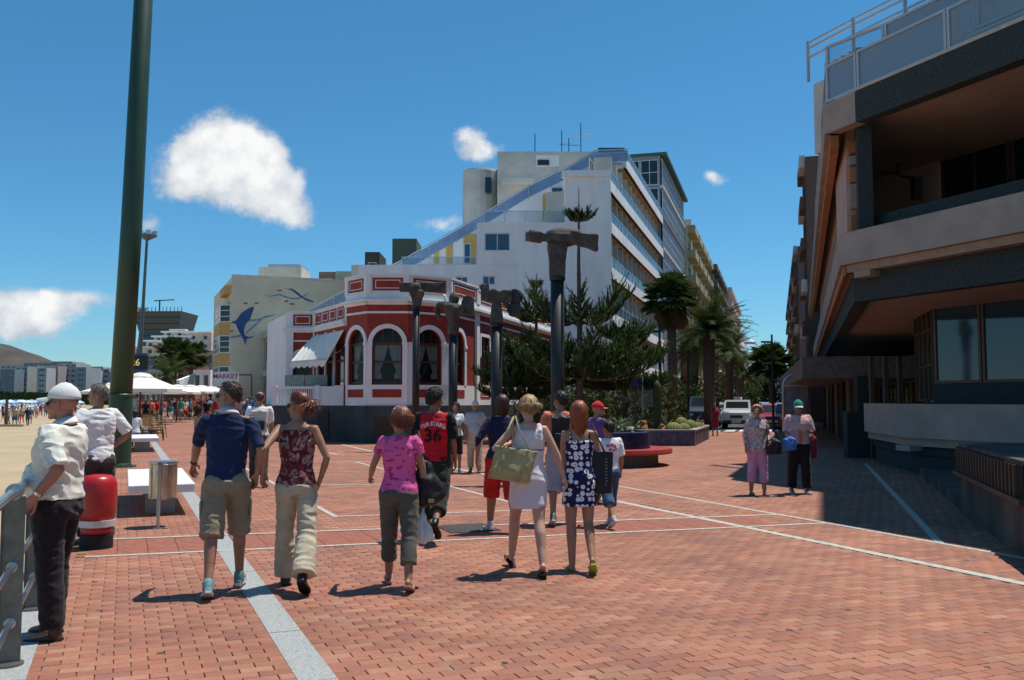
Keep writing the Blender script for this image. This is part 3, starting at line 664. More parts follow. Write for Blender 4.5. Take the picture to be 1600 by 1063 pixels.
wall_open(mb, ff, x0, x4, -.1, hz(414), [o for o in ops if o[3] < hz(414)], .25); wall_open(mb, ff, x1, x4, hz(414), hz(350), [o for o in ops if o[3] > hz(414)], .25); wall_open(mb, ff, x2, x4, hz(350), hz(273), [], .2)
mb.quad((x0, D0+3, hz(414)), (x1, D0+3, hz(414)), (x1, D0, hz(414)), (x0, D0, hz(414))); mb.quad((x1, D0+3, hz(350)), (x2, D0+3, hz(350)), (x2, D0, hz(350)), (x1, D0, hz(350)))
mb.quad((x1, D0, hz(414)), (x1, D0, hz(350)), (x1, D0+3, hz(350)), (x1, D0+3, hz(414))); mb.quad((x2, D0, hz(350)), (x2, D0, hz(273)), (x2, D0+3, hz(273)), (x2, D0+3, hz(350)))
hb(mb, 'wall', M_white)
mb = MB(); ff.box(mb, x1+.3, x4, 0, .05, hz(414)-.05, hz(414)+.0); ff.box(mb, x3, x4+.05, -.3, .22, -.1, hz(277)); ff.box(mb, x2-.2, x4+.1, -.4, .3, hz(277), hz(268)); ff.box(mb, x1+.05, x4, 0, .04, hz(352), hz(348)); hb(mb, 'corner_pier', M_white)
for o in ops:
    nu = 2 if o[1]-o[0] > .7 else 1
    w = window(ff, o[0], o[1], o[2], o[3], -.10, M_alu, M_glassb, None, nu, 1, .07); w.data.transform(Matrix.Translation((0, -60, 0))); w.parent = hotel
    for c in w.children: c.data.transform(Matrix.Translation((0, -60, 0)))
    if o is ops[0]:
        mb = MB(); ff.box(mb, o[0]-.12, o[1]+.12, 0, .06, o[2]-.12, o[2]); hb(mb, 'sill', M_white)
        for k in range(12): pass
        mb = MB(); ff.box(mb, o[0]+.1, (o[0]+o[1])/2-.08, -.22, -.18, o[2]+.1, o[3]-.1); ff.box(mb, (o[0]+o[1])/2+.08, o[1]-.1, -.22, -.18, o[2]+.1, o[3]-.1); hb(mb, 'curtain', M_curtain)
# stepping flank wall behind the terraces
DB = D0+3.0
def bp(px, py): return (XD(px, DB, 12), ZH(py, DB))
diag = [(478, 487), (571, 436), (628, 407), (757, 333), (826, 290), (890, 259), (930, 236), (982, 234)]
P = [bp(a, b) for a, b in diag]; mb = MB()
poly = [(x, DB, z-.75) for x, z in P]+[(P[-1][0], DB, -.1), (P[0][0], DB, -.1)]; poly = [(min(x, 4.9), y, z) for x, y, z in poly]; n = len(poly)
mb.add(poly+[(x, y+14, z) for x, y, z in poly], [tuple(range(n))]+[(i, (i+1) % n, n+(i+1) % n, n+i) for i in range(n)]); hb(mb, 'flank_wall', M_white)
mb = MB(); mb2 = MB(); mb3 = MB()
for (a, b) in zip(P, P[1:]):
    blue = 1 if a[0] > P[2][0]-.1 else 0
    q = [(a[0], DB-.06, a[1]-.85), (b[0], DB-.06, b[1]-.85), (b[0], DB-.06, b[1]-.1), (a[0], DB-.06, a[1]-.1)]
    (mb if blue else mb2).add(q+[(x, y+.05, z) for x, y, z in q], [(0, 1, 2, 3), (7, 6, 5, 4), (3, 2, 6, 7), (0, 4, 5, 1)])
    mb3.bar((a[0], DB-.08, a[1]), (b[0], DB-.08, b[1]), .07, .07); mb3.bar((a[0], DB-.08, a[1]-.22), (b[0], DB-.08, b[1]-.22), .04, .04); mb3.bar((a[0], DB+2.2, a[1]+.35), (b[0], DB+2.2, b[1]+.35), .07, .07)
    m_ = max(1, int((b[0]-a[0])/1.5))
    for k in range(m_): t_ = k/m_; x = a[0]+(b[0]-a[0])*t_; z = a[1]+(b[1]-a[1])*t_; mb3.bar((x, DB-.08, z-1.0), (x, DB-.08, z), .05, .05)
    c_ = [(a[0], DB-.10, a[1]-1.02), (b[0], DB-.10, b[1]-1.02), (b[0], DB-.10, b[1]-1.18), (a[0], DB-.10, a[1]-1.18)]
hb(mb, 'blue_parapet', M_bluep); hb(mb2, 'pale_parapet', M_lblue); hb(mb3, 'stepped_handrail', M_aluh)
# recessed terrace walls: ochre door reveals and windows
def rect(px0, px1, py0, py1, m, name, dd=DB-.03, th=.05):
    mb = MB(); a, b = XD(px0, dd, 12), XD(px1, dd, 12); z0, z1 = ZH(py1, dd), ZH(py0, dd); mb.box(((a+b)/2, dd, (z0+z1)/2), (b-a, th, z1-z0)); return hb(mb, name, m)
rect(848, 862, 304, 344, M_yel, 'ochre_panel'); w = rect(861, 883, 292, 344, M_alu, 'terrace_door'); rect(863, 881, 294, 342, M_glassb, 'door_glass', DB-.06)
rect(697, 707, 380, 412, M_yel, 'ochre_panel'); rect(724, 744, 366, 412, M_yel, 'ochre_panel'); rect(724, 736, 380, 412, M_alu, 'terrace_door', DB-.06); rect(726, 734, 382, 411, M_glassb, 'door_glass', DB-.09); rect(678, 686, 392, 412, M_yel, 'ochre_panel')
mb = MB()
for a, b in (((600, 418), (697, 372)), ((697, 372), (745, 352))):
    pass
# terrace glass rails
for a, b, y0, y1 in ((628, 744, 401, 415), (757, 883, 329, 350)):
    X0, X1, z0, z1 = hx(a), hx(b), hz(y1), hz(y0); n = 4
    mb = MB(); ff.box(mb, X0, X1, -.10, -.04, z1-.06, z1); ff.box(mb, X0, X1, -.10, -.04, z0, z0+.08)
    for k in range(n+1): x = X0+(X1-X0)*k/n; ff.box(mb, x-.03, x+.03, -.11, -.05, z0, z1)
    hb(mb, 'glass_rail', M_aluh); mb = MB(); mb.quad((X0, D0+.07, z0+.08), (X1, D0+.07, z0+.08), (X1, D0+.07, z1-.06), (X0, D0+.07, z1-.06)); hb(mb, 'rail_pane', M_rail_glass)
# street side balconies
fs = FR((HC0.x, HC0.y), (SV.x, SV.y)); fs.n = Vector((SV.y, -SV.x, 0)); LB = 28.8*1.04; LG = 50*1.04
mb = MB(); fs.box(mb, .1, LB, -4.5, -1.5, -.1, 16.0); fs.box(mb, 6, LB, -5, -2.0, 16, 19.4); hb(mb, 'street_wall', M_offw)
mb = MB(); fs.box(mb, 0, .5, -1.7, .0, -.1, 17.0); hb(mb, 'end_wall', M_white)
lev = [4.0, 7.05, 10.2, 13.3, 16.15]
for j, z in enumerate(lev+[19.45]):
    u0 = 0.55 if j < 4 else (.05 if j == 4 else 7.0); 
    mb = MB(); fs.box(mb, u0, LB, -1.6, -.02, z-.30, z-.12); fs.box(mb, u0, LB, -.20, .05, z-.30, z+.45); hb(mb, 'balcony_slab', M_white)
    mb = MB(); fs.box(mb, u0+.3, LB, -1.5, -.21, z-.335, z-.303); hb(mb, 'ochre_soffit', M_ochre)
    mb = MB(); fs.box(mb, u0, LB, -.10, -.04, z+1.15, z+1.22)
    n = 18
    for k in range(n+1): u = u0+(LB-u0)*k/n; fs.box(mb, u-.03, u+.03, -.10, -.04, z+.45, z+1.15)
    hb(mb, 'balcony_rail', M_aluh if j != 1 else M_aluh); mb = MB(); mb.quad(fs(u0, -.07, z+.45), fs(LB, -.07, z+.45), fs(LB, -.07, z+1.15), fs(u0, -.07, z+1.15)); hb(mb, 'rail_pane', M_rail_glass)
for j, z in enumerate(lev):
    for k in range(1, 13):
        mb = MB(); u = k*LB/13; fs.box(mb, u-.10, u+.10, -1.5, -.25, z-.12, z+2.72 if j < 4 else z+2.6); hb(mb, 'balcony_divider', M_offw)
    for k in range(13):
        u = k*LB/13+.45; w = window(fs, u, u+1.3, z-.05, z+2.15, -1.44, M_alu, M_glassd, None, 2, 1, .07); w.data.transform(Matrix.Translation((0, -60, 0))); w.parent = hotel
        for c in w.children: c.data.transform(Matrix.Translation((0, -60, 0)))
for k in range(1, 7):
    mb = MB(); u = 7+k*(LB-7)/7; fs.box(mb, u-.1, u+.1, -1.9, -.3, 19.3, 21.6)
# glazed block
mb = MB(); fs.box(mb, LB+.05, LG, -13, -.2, -.1, 26.2); hb(mb, 'glazed_block', mat('glazed_block_wall', (.30, .31, .32), .7))
mb = MB(); fs.box(mb, LB-.1, LG+.5, -13, .5, 26.2, 26.5); hb(mb, 'green_roof_edge', mat('green_roof_edge', (.05, .14, .10), .6))
for j in range(8):
    z = 1.2+j*3.13
    mb = MB(); fs.box(mb, LB, LG, -.25, .12, z-.25, z+.05); hb(mb, 'floor_band', mat('brown_band', (.22, .15, .12), .8) if j % 2 == 0 else M_offw)
    for k in range(10):
        u = LB+.2+k*(LG-LB-.3)/10; w = window(fs, u, u+(LG-LB)/10-.15, z+.1, z+2.8, .02, M_alu, M_glassb if (k*3+j) % 4 else M_glassd, None, 3, 3, .08); w.data.transform(Matrix.Translation((0, -60, 0))); w.parent = hotel
        for c in w.children: c.data.transform(Matrix.Translation((0, -60, 0)))
# front end of the glazed block seen above the balconies
fe = FR(tuple(fs(LB, -.2, 0))[:2], (-fs.n.x, -fs.n.y)); fe.n = -Vector((SV.x, SV.y, 0))
for j in range(2):
    for k in range(2):
        w = window(fe, .15+k*1.9, 1.95+k*1.9, 20.3+j*2.9, 22.9+j*2.9, .05, M_alu, M_glassd, None, 2, 2, .08); w.data.transform(Matrix.Translation((0, -60, 0))); w.parent = hotel
        for c in w.children: c.data.transform(Matrix.Translation((0, -60, 0)))
# roof structures
def roofbox(px0, px1, py0, py1, d, dep, m, name):
    mb = MB(); a, b = XD(px0, d, 18), XD(px1, d, 18); z0, z1 = ZH(py1, d), ZH(py0, d); mb.box(((a+b)/2, d+dep/2, (z0+z1)/2), (b-a, dep, z1-z0)); return hb(mb, name, m)
roofbox(777, 932, 237, 330, 68, 14, M_offw, 'lift_house'); roofbox(838, 874, 243, 260, 67.9, .15, M_white, 'roof_window_panel'); roofbox(840, 858, 250, 258, 67.8, .15, M_glassd, 'roof_window')
roofbox(783, 835, 278, 285, 66.8, 1.2, M_offw, 'roof_ledge')
mb = MB(); c = Vector((XD(750, 70, 15), 72, 0)); rr = (XD(779, 70)-XD(719, 70))/2; mb.lathe([(rr, ZH(345, 70)), (rr, ZH(262, 70)), (rr*.97, ZH(259, 70)), (0.01, ZH(259, 70))], (c.x, c.y, 0), 20); hb(mb, 'stair_tower', M_offw, smooth=False)
roofbox(758, 768, 277, 301, 69.3, .5, M_glassd, 'roof_window')
roofbox(935, 976, 231, 245, 66, 1.5, M_glassb, 'roof_glazing'); 
def antenna(label, px, y0, y1, d, arms=0):
    t = thing('rooftop_antenna', label, 'antenna', (XD(px, d, 18), d, ZH(y1, d))); h = ZH(y0, d)-ZH(y1, d)
    mb = MB(); mb.tube([(0, 0, -.5), (0, 0, h)], .035, 6); mb.build('mast', M_dmetal, t)
    for k in range(arms): mb = MB(); mb.tube([(-.8+.1*k, 0, h*(.5+.13*k)), (.9, .1, h*(.42+.13*k))], .02, 5); mb.build('crossbar', M_dmetal, t)
antenna('thin mast antenna on the hotel roof, leftmost of three', 836, 209, 237, 69); antenna('bare mast antenna on the hotel roof, middle of three', 878, 204, 236, 69, 0); antenna('tall antenna with a slanting crossbar on the hotel roof', 908, 193, 234, 69, 2)
antenna('low antenna with two crossbars between the masts', 889, 216, 236, 70, 2)
# ================================================================== OTHER BUILDINGS
def local(mb, o):
    mb.v = [(x-o.x, y-o.y, z-o.z) for x, y, z in mb.v]; return mb
def place_window(fr, O, t, *a, **k):
    w = window(fr, *a, None, **k) if False else None
def win(fr, O, t, a, b, c, d, v, mf, mg, nu=1, nz=1, th=.06):
    w = window(fr, a, b, c, d, v, mf, mg, None, nu, nz, th); M = Matrix.Translation(-Vector(O)); w.data.transform(M); w.parent = t
    for ch in w.children: ch.data.transform(M)
    return w
# ------------------------------------------------------------------ right hand building
M_pinkc = mat('pinkish_concrete', (.37, .31, .26), .9, var=.14, vscale=1.1, bump=.25, bscale=26)
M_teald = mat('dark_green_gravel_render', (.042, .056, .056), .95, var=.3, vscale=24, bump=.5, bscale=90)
M_soffit = mat('salmon_soffit', (.50, .36, .29), .9, var=.08, vscale=1)
M_orange = mat('orange_timber', (.42, .17, .06), .7, var=.25, vscale=6, stretch=(1, 1, .2)); M_bronze = mat('bronze_frame', (.10, .075, .055), .5, .3, var=.1)
M_greyfr = mat('grey_frame', (.46, .50, .54), .45, .2, var=.05)
RB0 = Vector((8.7, 19.8, 0)); rb = thing('seafront_building', 'big shaded pinkish concrete building with overhanging terraces on the right', 'building', tuple(RB0))
def rbb(mb, name, m, parent=rb): return local(mb, RB0).build(name, m, parent)
def offpath(K1, front=13.0, back=42.0, K2=None, depth=0):
    """plan of one level: far front point, corner, (chamfer), then back along the street; returns points left-hand edge first"""
    f = Vector((K1[0], K1[1], 0))-PV*front; pts = [f, Vector((K1[0], K1[1], 0))]
    if K2: pts.append(Vector((K2[0], K2[1], 0)))
    pts.append(pts[-1]+SR*back); return pts
def band(pts, z0, z1, th, m, name, parent=rb, cap=None):
    """upright band of thickness th along the path, inner side to the right"""
    segs = []
    for a, b in zip(pts, pts[1:]):
        t = (b-a).normalized(); n = Vector((t.y, -t.x, 0)); mb = MB()
        mb.prism([(a.x, a.y), (b.x, b.y), ((b+n*th+t*0).x, (b+n*th).y), ((a+n*th).x, (a+n*th).y)], z0, z1); segs.append(rbb(mb, name, m))
    return segs
def slab(pts, z0, z1, m, name, inset=.02, depth=14):
    P = [(p.x, p.y) for p in pts]; e = pts[-1]+Vector((depth, 0, 0)); f = pts[0]+Vector((depth*.6, 0, 0)); mb = MB()
    c = sum((p for p in pts), Vector((0, 0, 0)))/len(pts)
    P = [(x+inset*.9, y+inset*.2) for x, y in P]; mb.prism(P+[(e.x, e.y), (f.x, f.y)], z0, z1); return rbb(mb, name, m)
# lower terrace
K1 = (XD(1413, 19.8, 1.2), 19.8); K2p = Vector((K1[0], K1[1], 0))+Vector((-.10, 1, 0))*0
fac = Vector((XD(1350, 23.9, 1.2), 23.9, 0)); L0 = [Vector((K1[0], K1[1], 0))-PV*13, Vector((K1[0], K1[1], 0)), fac, fac+Vector((3.2, 1.0, 0))]
band(L0, .80, 1.54, .22, M_pinkc, 'terrace_parapet'); band([p+Vector((.12, .06, 0)) for p in L0], .62, .80, .3, M_pinkc, 'parapet_ledge')
slab([p+Vector((.25, .08, 0)) for p in L0], .42, .62, M_teald, 'terrace_slab')
for k in range(3):
    q = L0[1]-PV*(1.2+3.9*k)+Vector((.25, .1, 0)) if k else L0[1]+Vector((.05, .0, 0)); mb = MB(); mb.box((q.x+.05, q.y, .58), (.4, .4, .12), Matrix.Rotation(atan2(PV.y, PV.x), 3, 'Z')); rbb(mb, 'beam_end', M_pinkc)
# plinth wall under the terrace along the street line
wl = FR((G(1600, 872).x, G(1600, 872).y), (SV.x, SV.y)); q0 = G(1600, 872); q1 = G(1372, 712); wd = (q1-q0).normalized()
wl = FR((q0.x, q0.y), (wd.x, wd.y)); wl.n = Vector((-wd.y, wd.x, 0)) if -wd.y < 0 else Vector((wd.y, -wd.x, 0)); LWL = (q1-q0).length
M_stain = mat('stained_base_wall', (.105, .085, .07), .95, var=.45, vscale=1.3, bump=.3, bscale=14, stretch=(1, 1, .35))
qd = q0+wd*((13.0-q0.y)/wd.y); qn = q0-wd*6; mb = MB(); mb.prism([(qn.x, qn.y), (qd.x, qd.y), (qd.x+2.6, qd.y+.6), (qd.x+6, qn.y)], -.02, 1.0); rbb(mb, 'base_wall', M_stain)
mb = MB(); mb.prism([(qd.x+.05, qd.y), (q1.x-1.2, q1.y-5), (q1.x+1, q1.y-5), (qd.x+2.5, qd.y+.6)], -.02, .16); rbb(mb, 'base_step', M_stain)
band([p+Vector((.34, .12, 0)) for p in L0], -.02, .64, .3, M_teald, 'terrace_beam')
for k in range(20): mb = MB(); wl.box(mb, .1+k*.19, .15+k*.19, .01, .05, .62, .95); rbb(mb, 'vent_bar', M_bronze)
mb = MB(); wl.box(mb, -.2, 3.9, .0, .02, .60, .96); rbb(mb, 'vent_shade_sheet', mat('void_shade_black', (.008, .008, .008), 1, var=0))  # flat black sheet behind the bars, recess shade put into its colour
mb = MB(); wl.box(mb, -.2, 3.95, .0, .07, .55, .61); rbb(mb, 'vent_sill', M_bronze)
# ground floor glazing above the terrace
G0 = Vector((XD(1455, 22.2, 3), 22.2, 0)); fg = FR((G0.x, G0.y), (-PV.x, -PV.y)); fg.n = Vector((-PV.y, PV.x, 0))
if fg.n.x > 0: fg.n = -fg.n
mb = MB(); fg.box(mb, 0, 14, -.3, 0, 1.3, 2.02); rbb(mb, 'sill_wall', M_teald)
for k in range(5):
    w = win(fg, RB0, rb, .05+k*1.36, 1.38+k*1.36, 2.03, 3.95, -.02, M_bronze, M_glassb, 1, 1, .07)
    g_ = MB(); 
    for i in range(6):
        mb = MB(); u = .10+k*1.36+i*.22
        fg.box(mb, u, u+.03, -.1, .02, 4.0, 4.35); rbb(mb, 'lattice_bar', M_bronze)
mb = MB(); fg.box(mb, 0, 14, -.06, .01, 4.14, 4.18); rbb(mb, 'lattice_rail', M_bronze); mb = MB(); fg.box(mb, 0, 14, -.12, -.1, 3.96, 4.4); rbb(mb, 'lattice_backing', M_int)
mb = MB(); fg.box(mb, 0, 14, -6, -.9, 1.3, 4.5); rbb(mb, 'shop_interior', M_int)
# return face of the glazing with dark door and bay
fr2 = FR((G0.x, G0.y), (SV.x, SV.y)); fr2.n = Vector((-SV.y, SV.x, 0))
for k in range(4): win(fr2, RB0, rb, .05+k*.75, .72+k*.75, 1.6, 4.3, -.02, M_bronze, M_glassd, 1, 3, .06)
# first floor slab band (the salmon balcony)
K = (XD(1312, 19.3, 5), 19.3); L1 = offpath(K, 14, 46)
band(L1, ZH(415, 19.3), ZH(366, 19.3), .25, M_pinkc, 'balcony_parapet'); za = ZH(415, 19.3)
band([p+Vector((.10, .05, 0)) for p in L1], za-.17, za-.005, .3, M_orange if False else mat('sand_ledge', (.36, .25, .17), .9, var=.1), 'parapet_ledge')
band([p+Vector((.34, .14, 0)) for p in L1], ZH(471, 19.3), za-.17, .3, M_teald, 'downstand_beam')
slab([p+Vector((.5, .2, 0)) for p in L1], ZH(471, 19.3)+.12, ZH(471, 19.3)+.3, M_soffit, 'soffit_slab')
band([p+Vector((.06, .0, 0)) for p in L1[1:]], za-.23, za-.03, .06, M_orange, 'timber_lining')
for k in (0, 1): q = L1[1]-PV*(.55+4.3*k)+Vector((.2, .1, 0)); mb = MB(); mb.box((q.x, q.y, za-.24), (.45, .3, .14), Matrix.Rotation(atan2(PV.y, PV.x), 3, 'Z')); rbb(mb, 'beam_end', mat('sand_ledge', (.36, .25, .17)))
band([p+Vector((.75, .3, 0)) for p in offpath((K[0]+.1, K[1]+.1), 14, 2)][:2], ZH(366, 19.3)-.1, ZH(341, 19.3)+.12, .15, M_teald, 'planter_box')
# first floor rear wall and window
R0 = Vector((XD(1466, 23.0, 7), 23.0, 0)); fw = FR((R0.x, R0.y), (-PV.x, -PV.y)); fw.n = Vector((-PV.y, PV.x, 0)); fw.n = -fw.n if fw.n.x > 0 else fw.n
mb = MB(); fw.box(mb, -3.5, 0, -.3, 0, 4.6, 8.3); rbb(mb, 'balcony_wall', M_soffit)
for k in range(4): win(fw, RB0, rb, .02+k*2.0, 1.98+k*2.0, 5.6, 8.0, -.10, M_bronze, M_glassd, 2, 2, .09)
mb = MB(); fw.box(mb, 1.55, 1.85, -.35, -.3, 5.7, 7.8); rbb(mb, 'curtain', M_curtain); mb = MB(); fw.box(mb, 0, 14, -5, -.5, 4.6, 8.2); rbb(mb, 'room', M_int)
mb = MB(); fw.box(mb, 0, 14, -.3, 0, 4.6, 5.58); rbb(mb, 'balcony_wall', M_soffit)
# side wall of the balcony (leaning pier towards the street)
# roof level
K = (XD(1336, 19.0, 8), 19.0); c2 = (XD(1288, 19.9, 8), 19.9); L2 = offpath(K, 14, 46, c2)
zt, zb_ = ZH(143, 19.0), ZH(191, 19.0)
band(L2[:2], zb_, zt, .3, M_teald, 'roof_fascia'); band(L2[1:], zb_, zt, .3, M_pinkc, 'roof_fascia')
band([p+Vector((0, -.04, 0)) for p in L2[:2]], zt, zt+.06, .5, mat('pale_coping', (.55, .48, .40), .8, var=.1), 'coping')
slab([p+Vector((.3, .2, 0)) for p in L2], zb_+.22, zt-.05, M_soffit, 'roof_soffit')
band([p+Vector((.16, .1, 0)) for p in L2[2:]], zb_-.28, zb_, .18, M_orange, 'timber_lining')
a = L2[1]+Vector((.16, .35, 0)); band([a, a+SR*34], 5.2, zb_+.1, .3, M_teald, 'street_wall')
for off, z0_, z1_, m_, nm in ((-.32, 6.95, 7.15, mat('grey_strip', (.34, .32, .30), .8), 'grey_strip'), (-.30, 6.55, 6.90, M_orange, 'timber_lining'), (-.34, 5.95, 6.50, M_pinkc, 'street_parapet'), (-.26, 5.45, 5.80, M_orange, 'timber_lining'), (-.42, 7.2, 7.45, M_orange, 'timber_lining')):
    b = a+SR*(1.0+off)+Vector((-.10+off*.12, 0, 0)); band([b, b+SR*33], z0_, z1_, .10-off*.12, m_, nm)
# big side wall set back behind the pier
A0 = Vector((XD(1336, 20.2, 5), 20.2, 0)); fsd = FR((A0.x, A0.y), (SV.x, SV.y)); mb = MB(); fsd.box(mb, 0, 3.5, -.15, .15, 4.7, 8.2); rbb(mb, 'balcony_side_wall', M_soffit)
mb = MB(); q = A0+SV*3.4; e = R0+PV*3.4; mb.prism([(q.x+.2, q.y-.1), (e.x, e.y), (e.x+.25, e.y), (q.x+.5, q.y-.1)], 4.7, 8.2); rbb(mb, 'balcony_back_wall', M_soffit)
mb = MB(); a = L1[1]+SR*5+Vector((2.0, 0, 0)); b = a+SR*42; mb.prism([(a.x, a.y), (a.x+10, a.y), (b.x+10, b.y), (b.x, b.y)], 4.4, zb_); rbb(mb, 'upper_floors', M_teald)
# unseen slab added beyond the top of the frame, shaped to shade the paving
mb = MB(); mb.prism([(8.95, 15.0), (8.95+.397*14, 15.0-.918*14), (30, 2), (30, 40), (13.0, 27.2), (10.2, 18.6)], 14.6, 16.6); rbb(mb, 'shade_slab', M_pinkc)
mb = MB(); mb.prism([(11.4, 14.4), (9.9+.397*14, 14.4-.918*14), (30, 2), (30, 34), (21, 30)], zt, 13.4); rbb(mb, 'tall_wing', M_pinkc)
# roof terrace glazing: two rows of framed glass, stepping back
def glazing(pts, z0, z1, n, name='roof_glazing', side=0.0):
    for si, (a, b) in enumerate(zip(pts, pts[1:])):
        L_ = (b-a).length; m_ = max(1, round(L_/n)); fr = FR((a.x, a.y), ((b-a).x, (b-a).y)); fr.n = Vector((-fr.u.y, fr.u.x, 0))
        for k in range(m_): win(fr, RB0, rb, k*L_/m_+.01, (k+1)*L_/m_-.01, z0, z1, 0, M_greyfr, glass('roof_glass', (.22, .30, .36), alpha=.12), 1, 1, .06)
g1 = [p+Vector((.06, .05, 0)) for p in L2]; g1[-1] = g1[2]+SR*16
glazing(g1, zt+.06, zt+.92, 2.3)
g2 = [p+Vector((.9, .55, 0)) for p in L2]; g2[-1] = g2[2]+SR*14; g2[2] = g2[2]+Vector((-.5, .4, 0)); glazing(g2, zt+.7, zt+1.75, 2.3)
mb = MB()
for (p, q) in ((g1[0], g1[1]), (g1[1], g1[2])):
    d_ = Vector((.85, .5, .0))
    n_ = 5
    for k in range(n_): a = p.lerp(q, k/(n_-1)); mb = MB(); mb.bar(a+Vector((0, 0, zt+.95)), a+d_+Vector((0, 0, zt+1.2)), .06, .06); rbb(mb, 'glazing_bar', M_greyfr)
# white blind seen through the glass
mb = MB(); 
for (p, q) in ((g2[0], g2[1]),): mb.bar(p+Vector((.1, .1, zt+.55)), q+Vector((.1, .1, zt+.55)), .1, .22)
rbb(mb, 'roof_upstand', mat('pale_coping', (.5, .5, .5)))
# handrail of the upper roof terrace
rl = []; z = ZH(70, 21.5); s0 = Vector((XD(1264, 24.5, 10), 24.5, 0)); s1 = Vector((XD(1395, 17.5, 10), 17.5, 0)); mb = MB()
zr = ZH(68, 24.5)
for dz in (0, -.16, -.42):
    mb = MB(); mb.bar(s0+Vector((0, 0, zr+dz)), s0-PV*8.5+Vector((0, 0, zr+dz)), .05, .05); rbb(mb, 'handrail', M_greyfr)
for k in range(6): q = s0-PV*8.5*k/5; mb = MB(); mb.bar(q+Vector((0, 0, zr-1.1)), q+Vector((0, 0, zr+.05)), .07, .07); rbb(mb, 'rail_post', M_greyfr)
mb = MB(); q = s0+Vector((.2, .2, 0)); e = q-PV*9; mb.prism([(q.x, q.y), (q.x+6, q.y+2), (e.x+6, e.y+2), (e.x, e.y)], zt+.2, zr-1.1); rbb(mb, 'upper_terrace', M_offw)
# wall bracket lamp on the balcony wall
lp = PD(1432, 285, 22.6); bl = thing('wall_lamp', 'black bracket lamp with a long thin arm on the shaded upper balcony wall', 'lamp', tuple(lp))
mb = MB(); mb.box((0, 0, -.15), (.22, .2, .55)); mb.tube([(0, 0, .12), (-.45, -.1, .13), (-.5, -.1, .2), (-.5, -.1, .38)], .03, 6); mb.build('bracket', M_dmetal, bl); mb = MB(); mb.tube([(-.5, -.1, .22), (-1.25, -.5, .1)], .018, 5); mb.build('arm', M_dmetal, bl); mb = MB(); mb.ell((-.5, -.1, .42), .06, n=8); mb.build('lamp_head', M_dmetal, bl)
# street level passage: slab band, columns, shop fronts
P0 = Vector((XD(1272, 40, 3), 40, 0)); P1 = Vector((XD(1405, 26, 3), 26, 0))
mb = MB(); a = Vector((XD(1255, 30, 2.6), 30, 0)); mb.prism([(a.x+.3, 31), (a.x+6, 30), (a.x+18, 60), (a.x+8.2, 60)], ZH(590, 30), ZH(560, 30)+.1); rbb(mb, 'canopy', mat('canopy_concrete', (.17, .14, .12), .9, var=.2))
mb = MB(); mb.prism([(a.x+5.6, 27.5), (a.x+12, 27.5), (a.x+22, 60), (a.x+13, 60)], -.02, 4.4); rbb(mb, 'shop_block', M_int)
fsh = FR((a.x+1.5, 30.5), (SV.x, SV.y)); fsh.n = Vector((-SV.y, SV.x, 0))
for k in range(7):
    q = Vector((a.x+2.1, 30.5, 0))+SV*(k*3.6); mb = MB(); mb.box((q.x, q.y, 1.2), (.35, .35, 2.45)); rbb(mb, 'column', M_teald if k % 2 == 0 else mat('brown_column', (.16, .12, .09), .8))
fsf = FR((a.x+3.9, 28.5), (SV.x, SV.y)); fsf.n = Vector((-SV.y, SV.x, 0))
mb = MB(); fsf.box(mb, 0, 28, -.3, -.1, -.02, 3.4); rbb(mb, 'shop_wall', mat('yellow_shop_wall', (.20, .17, .11), .9, var=.15))
for k in range(7): win(fsf, RB0, rb, .4+k*3.8, 3.2+k*3.8, .35, 2.4, -.05, M_bronze, M_glassd, 2, 1, .07)
for k in range(3):
    mb = MB(); q = PD(1362+22*k, 600, 25); mb.box((q.x, q.y, 1.4), (.12, .12, 2.9)); rbb(mb, 'post', M_bronze)
mb = MB(); q = PD(1348, 660, 25.5); mb.box((q.x+.3, q.y, .65), (1.6, .3, 1.3)); rbb(mb, 'low_wall', mat('dark_green_gravel_render', (1, 1, 1)))
# ------------------------------------------------------------------ generic block with windows
def block(name, label, p, ux, w, dep, h, m, floors, nwin, mg=None, mf=None, z0=-.05, bands=None, group=None, cat='building', winh=.55, flank=True, wfrac=.6, parapet=None, flip=False):
    """p = near left corner of the front, ux = front direction; openings on the front and on the right flank"""
    t = thing(name, label, cat, (p[0], p[1], 0), 0, group); O = Vector((p[0], p[1], 0)); fr = FR(p, ux)
    if fr.n.dot(Vector((p[0], p[1], 0))) > 0: fr.n = -fr.n
    fh = (h-.8)/floors; ops = []
    for j in range(floors):
        for k in range(nwin):
            u = w*(k+.5)/nwin; hw_ = w/nwin*wfrac/2; ops.append((u-hw_, u+hw_, .3+j*fh+fh*.28, .3+j*fh+fh*(.28+winh)))
    mb = MB(); wall_open(mb, fr, 0, w, z0, h, ops, .15); q = [fr(0, 0, z0), fr(w, 0, z0), fr(w, -dep, z0), fr(0, -dep, z0)]; r = [x+Vector((0, 0, h-z0)) for x in q]
    mb.add([q[1], q[2], r[2], r[1]], [(0, 1, 2, 3)]); mb.add([q[0], q[3], r[3], r[0]], [(0, 1, 2, 3)]); mb.add([q[2], q[3], r[3], r[2]], [(0, 1, 2, 3)]); mb.add(r, [(0, 1, 2, 3)])
    local(mb, O).build('wall', m, t)
    mg = mg or M_glassd; mf = mf or M_alu; c = 0
    for o in ops:
        win(fr, O, t, o[0], o[1], o[2], o[3], -.06, mf, mg, 2 if o[1]-o[0] > 1.2 else 1, 1, .08)
    if bands:
        for j in range(floors+1): mb = MB(); fr.box(mb, -.05, w+.05, 0, bands[1], .2+j*fh-.1, .2+j*fh+bands[2]); local(mb, O).build('floor_band', bands[0], t)
    if parapet: mb = MB(); fr.box(mb, -.1, w+.1, -.3, .1, h, h+parapet); local(mb, O).build('parapet', m, t)
    return t, fr, O
